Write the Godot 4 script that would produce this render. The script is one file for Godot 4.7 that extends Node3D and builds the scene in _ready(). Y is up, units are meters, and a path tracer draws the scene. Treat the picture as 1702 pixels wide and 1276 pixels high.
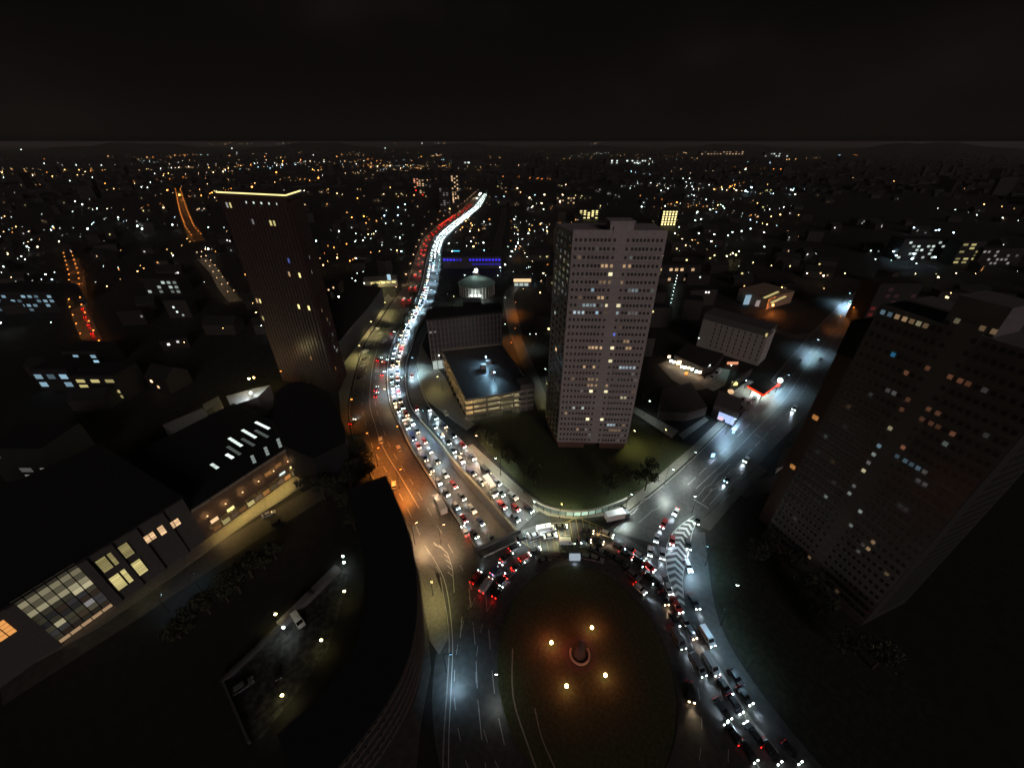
extends Node3D

# ---------------------------------------------------------------- helpers
var rng := RandomNumberGenerator.new()
var taken := {}
var stood := []
var mats := {}
var protos := {}

const CAR_LIGHT := 42.0
const LAMP_WHITE := 120.0
const LAMP_ORANGE := 200.0

func lin(r: float, g: float, b: float) -> Color:
	return Color(r, g, b).linear_to_srgb()

func mat(key: String, c: Color, rough := 0.8, metal := 0.0) -> StandardMaterial3D:
	if mats.has(key):
		return mats[key]
	var m := StandardMaterial3D.new()
	m.albedo_color = c
	m.roughness = rough
	m.metallic = metal
	mats[key] = m
	return m

func noisy(key: String, lo: Color, hi: Color, scale: float, rlo := 0.7, rhi := 0.95, freq := 0.02) -> StandardMaterial3D:
	if mats.has(key):
		return mats[key]
	var m := StandardMaterial3D.new()
	var n := FastNoiseLite.new()
	n.seed = key.hash() % 1000
	n.frequency = freq
	n.fractal_octaves = 5
	var g := Gradient.new()
	g.set_color(0, lo)
	g.set_color(1, hi)
	var t := NoiseTexture2D.new()
	t.width = 512
	t.height = 512
	t.seamless = true
	t.noise = n
	t.color_ramp = g
	m.albedo_texture = t
	var g2 := Gradient.new()
	g2.set_color(0, Color(rlo, rlo, rlo))
	g2.set_color(1, Color(rhi, rhi, rhi))
	var n2 := FastNoiseLite.new()
	n2.seed = key.hash() % 1000 + 7
	n2.frequency = freq * 0.6
	n2.fractal_octaves = 4
	var t2 := NoiseTexture2D.new()
	t2.width = 512
	t2.height = 512
	t2.seamless = true
	t2.noise = n2
	t2.color_ramp = g2
	m.roughness = 1.0
	m.roughness_texture = t2
	m.uv1_triplanar = true
	m.uv1_world_triplanar = true
	m.uv1_scale = Vector3.ONE * scale
	mats[key] = m
	return m

func glow(key: String, c: Color, energy: float) -> StandardMaterial3D:
	if mats.has(key):
		return mats[key]
	var m := StandardMaterial3D.new()
	m.albedo_color = lin(0.05, 0.05, 0.05)
	m.roughness = 0.6
	m.emission_enabled = true
	m.emission = c
	m.emission_energy_multiplier = energy
	mats[key] = m
	return m

func numbered(called: String) -> String:
	var k: int = taken.get(called, 0)
	taken[called] = k + 1
	return called if k == 0 else "%s_%03d" % [called, k]

func tag(o: Node3D, label: String, category: String, group := "") -> Node3D:
	o.set_meta("label", label)
	o.set_meta("category", category)
	if group != "":
		o.set_meta("group", group)
	return o

func thing(called: String, label: String, category: String, at := Vector3.ZERO, turn := 0.0, group := "") -> Node3D:
	var o := Node3D.new()
	o.name = numbered(called)
	add_child(o)
	o.position = at
	o.rotation.y = turn
	tag(o, label, category, group)
	return o

func begin() -> SurfaceTool:
	var st := SurfaceTool.new()
	st.begin(Mesh.PRIMITIVE_TRIANGLES)
	st.set_smooth_group(-1)
	return st

func done(st: SurfaceTool) -> ArrayMesh:
	st.generate_normals()
	return st.commit()

func part(called: String, mesh: Mesh, m: Material, parent: Node, at := Vector3.ZERO) -> MeshInstance3D:
	var o := MeshInstance3D.new()
	o.name = called if parent != self else numbered(called)
	o.mesh = mesh
	o.material_override = m
	o.position = at
	parent.add_child(o, true)
	return o

func struct(called: String, st: SurfaceTool, m: Material) -> MeshInstance3D:
	var o := part(called, done(st), m, self)
	o.set_meta("kind", "structure")
	return o

func dup(src: Node3D, called: String, label: String, at: Vector3, turn := 0.0, group := "") -> Node3D:
	var o: Node3D = src.duplicate()
	o.name = numbered(called)
	add_child(o)
	o.position = at
	o.rotation = Vector3(0, turn, 0)
	o.set_meta("label", label)
	if group != "":
		o.set_meta("group", group)
	return o

func tri(st: SurfaceTool, a: Vector3, b: Vector3, c: Vector3, n: Vector3) -> void:
	if (b - a).cross(c - a).dot(n) > 0.0:
		st.add_vertex(a); st.add_vertex(c); st.add_vertex(b)
	else:
		st.add_vertex(a); st.add_vertex(b); st.add_vertex(c)

func quad(st: SurfaceTool, a: Vector3, b: Vector3, c: Vector3, d: Vector3, n: Vector3) -> void:
	tri(st, a, b, c, n)
	tri(st, a, c, d, n)

func box(st: SurfaceTool, at: Vector3, size: Vector3, bs := Basis.IDENTITY) -> void:
	var x: Vector3 = bs.x * size.x * 0.5
	var y: Vector3 = bs.y * size.y * 0.5
	var z: Vector3 = bs.z * size.z * 0.5
	quad(st, at + x - y - z, at + x + y - z, at + x + y + z, at + x - y + z, x)
	quad(st, at - x - y - z, at - x + y - z, at - x + y + z, at - x - y + z, -x)
	quad(st, at - x + y - z, at + x + y - z, at + x + y + z, at - x + y + z, y)
	quad(st, at - x - y - z, at + x - y - z, at + x - y + z, at - x - y + z, -y)
	quad(st, at - x - y + z, at + x - y + z, at + x + y + z, at - x + y + z, z)
	quad(st, at - x - y - z, at + x - y - z, at + x + y - z, at - x + y - z, -z)

func bx(size: Vector3) -> Mesh:
	var st := begin()
	box(st, Vector3.ZERO, size)
	return done(st)

func prism(st: SurfaceTool, poly: Array, y0: float, y1: float, bottom := false) -> void:
	var pp := PackedVector2Array(poly)
	var cen := Vector2.ZERO
	for q in pp:
		cen += q
	cen /= pp.size()
	var area := 0.0
	for i in pp.size():
		var a: Vector2 = pp[i]
		var b: Vector2 = pp[(i + 1) % pp.size()]
		area += a.x * b.y - b.x * a.y
	for i in pp.size():
		var a: Vector2 = pp[i]
		var b: Vector2 = pp[(i + 1) % pp.size()]
		var n := Vector3(b.y - a.y, 0, -(b.x - a.x)) * signf(area)
		quad(st, Vector3(a.x, y0, a.y), Vector3(b.x, y0, b.y), Vector3(b.x, y1, b.y), Vector3(a.x, y1, a.y), n)
	flat(st, pp, y1)
	if bottom:
		flat(st, pp, y0, -1.0)

func flat(st: SurfaceTool, pp: PackedVector2Array, y: float, up := 1.0) -> void:
	var ix := Geometry2D.triangulate_polygon(pp)
	for i in range(0, ix.size(), 3):
		var a: Vector2 = pp[ix[i]]
		var b: Vector2 = pp[ix[i + 1]]
		var c: Vector2 = pp[ix[i + 2]]
		tri(st, Vector3(a.x, y, a.y), Vector3(b.x, y, b.y), Vector3(c.x, y, c.y), Vector3(0, up, 0))

func tube(st: SurfaceTool, a: Vector3, b: Vector3, ra: float, rb: float, sides := 8) -> void:
	var d := (b - a).normalized()
	var u := d.cross(Vector3.RIGHT if absf(d.x) < 0.8 else Vector3.UP).normalized()
	var v := d.cross(u)
	for i in sides:
		var t0 := TAU * i / sides
		var t1 := TAU * (i + 1) / sides
		var n0 := u * cos(t0) + v * sin(t0)
		var n1 := u * cos(t1) + v * sin(t1)
		quad(st, a + n0 * ra, a + n1 * ra, b + n1 * rb, b + n0 * rb, n0 + n1)
		tri(st, b, b + n0 * rb, b + n1 * rb, d)

func ball(st: SurfaceTool, c: Vector3, r: float, squash := 1.0) -> void:
	for i in 8:
		for j in 6:
			var q := []
			for k in [[i, j], [i + 1, j], [i + 1, j + 1], [i, j + 1]]:
				var t: float = TAU * k[0] / 8
				var f: float = PI * k[1] / 6
				q.append(c + Vector3(cos(t) * sin(f), cos(f) * squash, sin(t) * sin(f)) * r)
			quad(st, q[0], q[1], q[2], q[3], (q[0] + q[1] + q[2] + q[3]) * 0.25 - c)

func v3(p: Vector2, y := 0.0) -> Vector3:
	return Vector3(p.x, y, p.y)

func v2(p: Vector3) -> Vector2:
	return Vector2(p.x, p.z)

func along(line: Array, d: float) -> Array:                # [point, direction] at distance d
	for i in line.size() - 1:
		var a: Vector2 = line[i]
		var b: Vector2 = line[i + 1]
		var l := a.distance_to(b)
		if d <= l or i == line.size() - 2:
			return [a.lerp(b, clampf(d / l, 0, 1)), (b - a).normalized()]
		d -= l
	return [line[0], Vector2.DOWN]

func length_of(line: Array) -> float:
	var s := 0.0
	for i in line.size() - 1:
		s += line[i].distance_to(line[i + 1])
	return s

func smooth_line(line: Array) -> Array:                     # Catmull-Rom, four pieces per station
	var out := []
	for i in line.size() - 1:
		var p0: Vector2 = line[maxi(i - 1, 0)]
		var p1: Vector2 = line[i]
		var p2: Vector2 = line[i + 1]
		var p3: Vector2 = line[mini(i + 2, line.size() - 1)]
		for k in 4:
			out.append(p1.cubic_interpolate(p2, p0, p3, k / 4.0))
	out.append(line[-1])
	return out

func between(edges: Array, f: float, from := 0, to := -1) -> Array:
	var out := []
	var last: int = edges[0].size() - 1 if to < 0 else to
	for i in range(from, last + 1):
		out.append(edges[0][i].lerp(edges[1][i], f))
	return smooth_line(out)

func strip(st: SurfaceTool, left: Array, right: Array, y: float) -> void:
	for i in left.size() - 1:
		quad(st, v3(left[i], y), v3(right[i], y), v3(right[i + 1], y), v3(left[i + 1], y), Vector3.UP)

func stripe(st: SurfaceTool, line: Array, width: float, y: float, dash := 0.0, gap := 0.0, phase := 0.0) -> void:
	var total := length_of(line)
	var d := phase
	var step := dash if dash > 0.0 else 3.0
	while d < total:
		var e := minf(d + step, total)
		var a := along(line, d)
		var b := along(line, e)
		var na: Vector2 = Vector2(-a[1].y, a[1].x) * width * 0.5
		var nb: Vector2 = Vector2(-b[1].y, b[1].x) * width * 0.5
		quad(st, v3(a[0] - na, y), v3(a[0] + na, y), v3(b[0] + nb, y), v3(b[0] - nb, y), Vector3.UP)
		d = e + (gap if dash > 0.0 else 0.0)
		if dash <= 0.0 and e >= total:
			break

func wall_along(st: SurfaceTool, line: Array, width: float, y0: float, y1: float) -> void:
	for i in line.size() - 1:
		var a: Vector2 = line[i]
		var b: Vector2 = line[i + 1]
		var d := (b - a).normalized()
		var mid := (a + b) * 0.5
		box(st, v3(mid, (y0 + y1) * 0.5), Vector3(width, y1 - y0, a.distance_to(b) + width * 0.6), Basis(Vector3(-d.y, 0, d.x), Vector3.UP, Vector3(d.x, 0, d.y)))

func spot(parent: Node, at: Vector3, towards: Vector3, c: Color, e: float, angle := 60.0, size := 0.15, blur := 1.0) -> SpotLight3D:
	var l := SpotLight3D.new()
	l.name = "lamp_light"
	l.light_color = c
	l.light_energy = e
	l.spot_angle = angle
	l.spot_angle_attenuation = blur
	l.spot_attenuation = 2.0
	l.spot_range = 400.0
	l.light_size = size
	l.shadow_enabled = true
	var up := Vector3.FORWARD if absf(towards.normalized().y) > 0.9 else Vector3.UP
	l.transform = Transform3D(Basis.looking_at(towards, up), at)
	parent.add_child(l, true)
	return l

func omni(parent: Node, at: Vector3, c: Color, e: float, size := 0.2) -> OmniLight3D:
	var l := OmniLight3D.new()
	l.name = "lamp_light"
	l.light_color = c
	l.light_energy = e
	l.omni_attenuation = 2.0
	l.omni_range = 400.0
	l.light_size = size
	l.shadow_enabled = true
	l.position = at
	parent.add_child(l, true)
	return l

func nth(k: int) -> String:
	if k % 100 >= 11 and k % 100 <= 13:
		return "%dth" % k
	return "%d%s" % [k, ["th", "st", "nd", "rd", "th", "th", "th", "th", "th", "th"][k % 10]]

# ---------------------------------------------------------------- colours of light
var TINT := {
	"yellow": Color(1.0, 0.93, 0.62), "warm": Color(1.0, 0.82, 0.62), "orange": Color(1.0, 0.68, 0.36), "white": Color(0.93, 1.0, 0.97),
	"cool": Color(0.72, 0.9, 1.0), "blue": Color(0.45, 0.55, 1.0), "pale": Color(0.85, 0.95, 1.0), "cream": Color(1.0, 0.95, 0.76), "cyan": Color(0.3, 0.75, 1.0), "salmon": Color(1.0, 0.66, 0.5), "grey": Color(0.8, 0.78, 0.78), "red": Color(1.0, 0.12, 0.08),
	"amber": Color(1.0, 0.74, 0.44), "sodium": Color(1.0, 0.58, 0.24), "deepblue": Color(0.2, 0.15, 1.0)}

func shine(tint: String, e: float) -> StandardMaterial3D:
	return glow("glow_%s_%.2f" % [tint, e], TINT[tint], e)

# ---------------------------------------------------------------- vehicles
func hull(st: SurfaceTool, prof: Array) -> void:            # prof: [z, y, half width] round a side outline
	var n := prof.size()
	var cz := 0.0
	var cy := 0.0
	for q in prof:
		cz += q[0] / n
		cy += q[1] / n
	for i in n:
		var a: Array = prof[i]
		var b: Array = prof[(i + 1) % n]
		var al := Vector3(-a[2], a[1], a[0])
		var ar := Vector3(a[2], a[1], a[0])
		var bl := Vector3(-b[2], b[1], b[0])
		var br := Vector3(b[2], b[1], b[0])
		quad(st, al, ar, br, bl, Vector3(0, (a[1] + b[1]) * 0.5 - cy, (a[0] + b[0]) * 0.5 - cz))
		var w: float = (a[2] + b[2]) * 0.5
		tri(st, ar, br, Vector3(w, cy, cz), Vector3.RIGHT)
		tri(st, al, bl, Vector3(-w, cy, cz), Vector3.LEFT)

var DIMS := {"hatchback": [4.0, 1.76, 1.48], "saloon": [4.6, 1.8, 1.43], "estate": [4.5, 1.86, 1.66], "van": [5.2, 1.98, 2.15], "minibus": [6.6, 2.1, 2.55], "lorry": [9.0, 2.5, 3.5]}
var PAINT := {"black": [0.012, 0.012, 0.014], "white": [0.72, 0.72, 0.7], "silver": [0.42, 0.43, 0.44], "grey": [0.12, 0.125, 0.13], "dark blue": [0.015, 0.03, 0.09], "red": [0.4, 0.02, 0.015], "beige": [0.5, 0.42, 0.3], "pale pink": [0.6, 0.4, 0.38]}

func make_vehicle(kind: String, colour: String, lights: String, detailed: bool) -> Node3D:
	var key := "%s|%s|%s|%s" % [kind, colour, lights, detailed]
	if protos.has(key):
		return protos[key]
	var o := Node3D.new()
	var L: float = DIMS[kind][0]
	var W: float = DIMS[kind][1]
	var H: float = DIMS[kind][2]
	var pc: Array = PAINT[colour]
	var pm := mat("paint_" + colour, lin(pc[0], pc[1], pc[2]), 0.35)
	pm.clearcoat_enabled = true
	pm.clearcoat = 0.6
	var gm := mat("car_glass", lin(0.008, 0.009, 0.011), 0.08)
	var h := W * 0.5
	var f := -L * 0.5
	var r := L * 0.5
	var st := begin()
	var nose := 0.74
	if kind in ["hatchback", "saloon", "estate"]:
		var tail: float = r - 0.1 if kind != "saloon" else r - 0.75
		hull(st, [[f, 0.3, h - 0.12], [f - 0.04, 0.58, h - 0.1], [f + 0.15, 0.74, h - 0.08], [f + L * 0.26, 0.92, h - 0.02], [r - 0.1, 0.96, h - 0.05], [r, 0.75, h - 0.1], [r, 0.32, h - 0.12]])
		part("body", done(st), pm, o)
		st = begin()
		hull(st, [[f + L * 0.25, 0.9, h - 0.06], [f + L * 0.42, H - 0.07, h - 0.25], [tail - 0.45, H - 0.09, h - 0.25], [tail, 0.94, h - 0.08]])
		part("windows", done(st), gm, o)
		st = begin()
		hull(st, [[f + L * 0.41, H - 0.07, h - 0.24], [f + L * 0.48, H, h - 0.28], [tail - 0.62, H - 0.01, h - 0.28], [tail - 0.42, H - 0.1, h - 0.24]])
		part("roof_panel", done(st), pm, o)
	elif kind == "lorry":
		box(st, Vector3(0, 2.15, 1.0), Vector3(W, 2.7, L - 2.2))
		box(st, Vector3(0, 3.52, 1.0), Vector3(W - 0.1, 0.06, L - 2.4))
		part("cargo_box", done(st), pm, o)
		st = begin()
		hull(st, [[f, 0.5, h - 0.06], [f, 1.5, h - 0.06], [f + 0.25, 2.6, h - 0.15], [f + 0.6, 2.8, h - 0.2], [f + 2.0, 2.8, h - 0.1], [f + 2.0, 0.5, h - 0.06]])
		part("cab", done(st), mat("paint_cab", lin(0.1, 0.11, 0.12), 0.4), o)
		st = begin()
		hull(st, [[f - 0.02, 1.55, h - 0.1], [f + 0.2, 2.45, h - 0.2], [f + 0.3, 2.45, h - 0.2], [f + 0.1, 1.55, h - 0.1]])
		part("windscreen", done(st), gm, o)
		st = begin()
		box(st, Vector3(0, 0.62, 0.6), Vector3(W - 0.5, 0.3, L - 1.6))
		part("chassis", done(st), mat("chassis", lin(0.02, 0.02, 0.02)), o)
		nose = 0.85
	else:
		hull(st, [[f, 0.35, h - 0.1], [f, 0.8, h - 0.08], [f + 0.75, 1.08, h - 0.03], [f + 1.35, H - 0.1, h - 0.13], [f + 1.6, H, h - 0.18], [r - 0.15, H, h - 0.15], [r, H - 0.3, h - 0.1], [r, 0.38, h - 0.06]])
		part("body", done(st), pm, o)
		st = begin()
		hull(st, [[f + 0.74, 1.1, h - 0.12], [f + 1.28, H - 0.16, h - 0.22], [f + 1.36, H - 0.12, h - 0.2], [f + 0.95, 1.1, h - 0.06]])
		box(st, Vector3(h - 0.06, 1.45, f + 1.75), Vector3(0.06, 0.5, 0.8))
		box(st, Vector3(-h + 0.06, 1.45, f + 1.75), Vector3(0.06, 0.5, 0.8))
		part("windows", done(st), gm, o)
		if kind == "minibus":
			st = begin()
			box(st, Vector3(0, H + 0.04, 0.2), Vector3(0.6, 0.08, 0.5))
			part("roof_vent", done(st), mat("vent", lin(0.03, 0.03, 0.03)), o)
	if detailed:
		var wm := mat("rubber", lin(0.012, 0.012, 0.012), 0.9)
		var wheel: Mesh = protos.get("wheel_mesh")
		if wheel == null:
			st = begin()
			tube(st, Vector3(-0.1, 0, 0), Vector3(0.1, 0, 0), 0.31, 0.31, 12)
			tube(st, Vector3(0.1, 0, 0), Vector3(-0.1, 0, 0), 0.31, 0.31, 12)
			wheel = done(st)
			protos["wheel_mesh"] = wheel
		for s in [[-1, -1], [1, -1], [-1, 1], [1, 1]]:
			part("wheel", wheel, wm, o, Vector3(s[0] * (h - 0.13), 0.31, s[1] * L * 0.31))
	var big := kind in ["lorry", "minibus", "van"]
	var hm: Material = shine("warm", 20.0) if lights == "warm" else (shine("white", 22.0) if lights == "on" else (shine("cool", 20.0) if lights == "cool" else mat("lamp_off", lin(0.4, 0.4, 0.4), 0.2)))
	var tm: Material = shine("red", 6.0) if lights == "tail" else shine("red", 0.5) if lights in ["on", "warm", "cool"] else mat("tail_off", lin(0.15, 0.01, 0.01), 0.3)
	if lights == "tail":
		hm = shine("white", 12.0)
	if lights == "brake":
		tm = shine("red", 16.0)
		hm = shine("white", 12.0)
	for s in [-1, 1]:
		part("headlight", bx(Vector3(0.34, 0.18, 0.22)), hm, o, Vector3(s * (h - 0.33), nose - 0.02, f + (0.02 if not big else 0.05)))
		part("tail_light", bx(Vector3(0.26, 0.2, 0.12)), tm, o, Vector3(s * (h - 0.3), 0.82 if not big else 0.95, r + 0.02))
	if lights != "off":
		var c: Color = Color(0.86, 0.94, 1.0) if lights != "warm" else Color(1.0, 0.88, 0.7)
		spot(o, Vector3(0, nose - 0.05, f - 0.3), Vector3(0, -0.13, -1), c, CAR_LIGHT, 38.0, 0.3)
		if lights in ["tail", "brake"]:
			spot(o, Vector3(0, 0.85, r + 0.2), Vector3(0, -0.35, 1), Color(1.0, 0.1, 0.05), 1.2 if lights == "tail" else 3.5, 60.0, 0.3)
	protos[key] = o
	return o

func place_vehicle(at: Vector3, dir: Vector3, kind: String, colour: String, lights: String, label: String, group: String, detailed := true) -> Node3D:
	var src := make_vehicle(kind, colour, lights, detailed)
	var o: Node3D = src.duplicate()
	o.name = numbered({"hatchback": "parked_car", "saloon": "parked_car", "estate": "parked_car"}.get(kind, "parked_" + kind) if lights == "off" else {"hatchback": "hatchback_car", "saloon": "saloon_car", "estate": "estate_car", "van": "panel_van", "minibus": "minibus", "lorry": "box_lorry"}[kind])
	add_child(o)
	stood.append(v2(at))
	o.transform = Transform3D(Basis.looking_at(dir, Vector3.UP), at)
	tag(o, label, {"van": "van", "minibus": "minibus", "lorry": "lorry"}.get(kind, "car"), group)
	return o

func any_kind() -> String:
	var x := rng.randf()
	return "hatchback" if x < 0.45 else ("saloon" if x < 0.65 else ("estate" if x < 0.9 else "van"))

func any_colour() -> String:
	return ["black", "black", "grey", "grey", "silver", "white", "dark blue", "red", "black", "silver"][rng.randi() % 10]

func kind_word(kind: String) -> String:
	return {"saloon": "saloon car", "estate": "estate car", "hatchback": "hatchback"}.get(kind, kind)

# ---------------------------------------------------------------- street lamps
func make_lamp(tint: String, height: float, e: float, angle: float, tilt: float) -> Node3D:
	var key := "lamp%s%.1f%.1f%.0f%.1f" % [tint, height, e, angle, tilt]
	if protos.has(key):
		return protos[key]
	var o := Node3D.new()
	var pm := mat("lamp_pole", lin(0.12, 0.12, 0.12), 0.5, 0.6)
	var st := begin()
	tube(st, Vector3.ZERO, Vector3(0, 1.2, 0), 0.11, 0.1)
	tube(st, Vector3(0, 1.2, 0), Vector3(0, height, 0), 0.075, 0.05)
	part("pole", done(st), pm, o)
	st = begin()
	tube(st, Vector3(0, height - 0.1, 0), Vector3(0, height + 0.1, -1.5), 0.045, 0.035, 6)
	part("arm", done(st), pm, o)
	st = begin()
	box(st, Vector3(0, height + 0.16, -1.75), Vector3(0.3, 0.1, 0.75))
	part("lamp_head", done(st), pm, o)
	part("lens", bx(Vector3(0.26, 0.06, 0.62) if tint == "cool" else Vector3(0.38, 0.18, 0.66)), shine(tint, 40.0 if tint == "cool" else 13.0), o, Vector3(0, height + (0.08 if tint == "cool" else 0.0), -1.75))
	spot(o, Vector3(0, height - 0.26, -1.75), Vector3(0, -1, -0.06 - tilt), TINT[tint], e, angle, 0.1)
	protos[key] = o
	return o

func lamp(at: Vector3, arm: Vector2, tint: String, e: float, label: String, group := "", height := 9.5, angle := 64.0, tilt := 0.0) -> void:
	var src := make_lamp(tint, height, e, angle, tilt)
	var o: Node3D = src.duplicate()
	o.name = numbered("street_lamp")
	add_child(o)
	o.position = at
	o.rotation.y = atan2(-arm.x, -arm.y)
	tag(o, label, "street lamp", group)

# ---------------------------------------------------------------- facades
class Face:
	var o: Vector3
	var u: Vector3
	var n: Vector3
	func _init(a: Vector3, b: Vector3, outward: Vector3) -> void:
		o = a
		u = (b - a).normalized()
		n = u.cross(Vector3.UP).normalized()
		if n.dot(outward) < 0.0:
			n = -n
	func at(s: float, h: float, off := 0.0) -> Vector3:
		return o + u * s + Vector3.UP * h + n * off
	func basis() -> Basis:
		return Basis(u, Vector3.UP, u.cross(Vector3.UP))

func fbox(st: SurfaceTool, f: Face, s: float, h: float, w: float, hh: float, depth: float, off: float) -> void:
	box(st, f.at(s, h, off), Vector3(w, hh, depth), f.basis())

func pane(parent: Node, f: Face, s: float, h: float, w: float, hh: float, tint: String, e: float, called := "window") -> MeshInstance3D:
	var st := begin()
	box(st, Vector3.ZERO, Vector3(w, hh, 0.12), f.basis())
	return part(called, done(st), shine(tint, e), parent, f.at(s, h, 0.1))

func tree_proto(k: int) -> Node3D:
	var key := "tree%d" % k
	if protos.has(key):
		return protos[key]
	var o := Node3D.new()
	var r := RandomNumberGenerator.new()
	r.seed = 900 + k
	var st := begin()
	var h := 6.0 + k * 1.6
	tube(st, Vector3.ZERO, Vector3(0.1, h * 0.45, 0), 0.28, 0.18, 7)
	for i in 6:
		var a := r.randf() * TAU
		var p := Vector3(0.1, h * (0.32 + 0.04 * i), 0)
		tube(st, p, p + Vector3(cos(a) * 2.0, 1.6 + r.randf(), sin(a) * 2.0), 0.1, 0.03, 5)
	part("trunk", done(st), mat("bark", lin(0.05, 0.038, 0.028), 0.95), o)
	st = begin()
	var lobes := []
	for i in 13:
		lobes.append([Vector3(r.randfn(0, 1.25), h * 0.68 + r.randfn(0, 1.1), r.randfn(0, 1.25)), 0.9 + r.randf() * 0.9])
	for i in 520:
		var lb: Array = lobes[r.randi() % 13]
		var d := Vector3(r.randfn(), r.randfn(), r.randfn()).normalized()
		var c: Vector3 = lb[0] + d * lb[1] * (0.55 + 0.5 * r.randf())
		var a := Vector3(r.randfn(), r.randfn(), r.randfn()).normalized() * (0.22 + 0.2 * r.randf())
		var b := a.cross(d).normalized() * (0.2 + 0.12 * r.randf())
		st.set_color(Color.WHITE)
		quad(st, c - a, c + b, c + a, c - b, d)
	part("crown", done(st), noisy("foliage", lin(0.012, 0.017, 0.007), lin(0.055, 0.062, 0.022), 0.6), o)
	protos[key] = o
	return o

func tree(at: Vector3, k: int, label: String, group: String) -> void:
	var o: Node3D = tree_proto(k).duplicate()
	o.name = numbered("leafy_tree")
	add_child(o)
	o.position = at
	o.rotation.y = rng.randf() * TAU
	var s := 0.85 + rng.randf() * 0.4
	o.scale = Vector3(s, s * (0.9 + rng.randf() * 0.25), s)
	tag(o, label, "tree", group)

# ---------------------------------------------------------------- far town, kept clear of the roads
var keep_clear := []
func is_clear(p: Vector2, by: float) -> bool:
	for line in keep_clear:
		for i in range(0, line.size() - 1):
			if Geometry2D.get_closest_point_to_segment(p, line[i], line[i + 1]).distance_to(p) < by:
				return false
	return true

func _ready() -> void:
	rng.seed = 4711
	# camera: on the roof of the tower that stands behind the roundabout, 115 m up
	var cam := Camera3D.new()
	cam.name = "camera"
	cam.fov = 88.06
	cam.near = 0.5
	cam.far = 30000.0
	cam.position = Vector3(0, 115, 0)
	cam.rotation_degrees = Vector3(-31.41, 0, 0)
	add_child(cam)
	cam.current = true
	var we := WorldEnvironment.new()
	var env := Environment.new()
	var sm := ProceduralSkyMaterial.new()
	sm.sky_top_color = Color8(7, 6, 6)
	sm.sky_horizon_color = Color8(19, 16, 14)
	sm.sky_curve = 0.09
	sm.ground_bottom_color = Color8(4, 4, 4)
	sm.ground_horizon_color = Color8(18, 15, 13)
	# thin cloud, faintly lit by the town below
	var cn := FastNoiseLite.new()
	cn.seed = 31
	cn.frequency = 1.6
	cn.fractal_octaves = 5
	var ci := Image.create(512, 256, false, Image.FORMAT_RGBAF)
	for y in 128:
		for x in 512:
			var up := PI * (0.5 - (y + 0.5) / 256.0)
			var ar := TAU * (x + 0.5) / 512.0
			var dir := Vector3(cos(ar) * cos(up), sin(up) * 2.2, sin(ar) * cos(up))
			var v := clampf(0.5 + 0.9 * cn.get_noise_3dv(dir), 0.0, 1.0)
			ci.set_pixel(x, y, Color(0.0034, 0.0027, 0.0023, 1.0) * (v * v))
	sm.sky_cover = ImageTexture.create_from_image(ci)
	var sky := Sky.new()
	sky.sky_material = sm
	env.background_mode = Environment.BG_SKY
	env.sky = sky
	env.tonemap_mode = Environment.TONE_MAPPER_LINEAR
	env.tonemap_exposure = 1.0
	env.sdfgi_enabled = true
	env.ssao_enabled = true
	env.ssil_enabled = true
	env.fog_enabled = true
	env.fog_density = 0.000022
	env.fog_light_color = Color(0.92, 0.89, 0.85)
	we.environment = env
	we.name = "environment"
	add_child(we)
	# the glow of the city centre behind the viewer, low and very soft
	var sun := DirectionalLight3D.new()
	sun.name = "city_glow"
	sun.light_color = Color(1.0, 0.925, 0.91)
	sun.light_energy = 0.165
	sun.light_angular_distance = 20.0
	sun.sky_mode = DirectionalLight3D.SKY_MODE_LIGHT_ONLY
	sun.shadow_enabled = true
	sun.basis = Basis.looking_at(Vector3(-0.32, -0.36, -0.95), Vector3.UP)
	add_child(sun)

	build_ground()
	build_towers()
	build_middle_buildings()
	build_left_block()
	build_right_side()
	build_roundabout()
	build_far_town()
	build_lamps()
	build_traffic()
	build_trees()
	for k in protos:
		if protos[k] is Node:
			protos[k].free()

var inbound: Array
var outbound: Array
var slip: Array
var holloway: Array
var lower_right: Array
var lower_left: Array
const RX := 18.5
const RZ := -50.5

func ring_point(a: float, rx: float, rz: float) -> Vector2:
	return Vector2(RX + cos(a) * rx, RZ + sin(a) * rz)

func trench_depth(i: int) -> float:                         # stations 14 .. 18 of the inbound carriageway drop into the underpass
	return -5.6 * clampf((i - 14) / 4.0, 0.0, 1.0)

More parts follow.
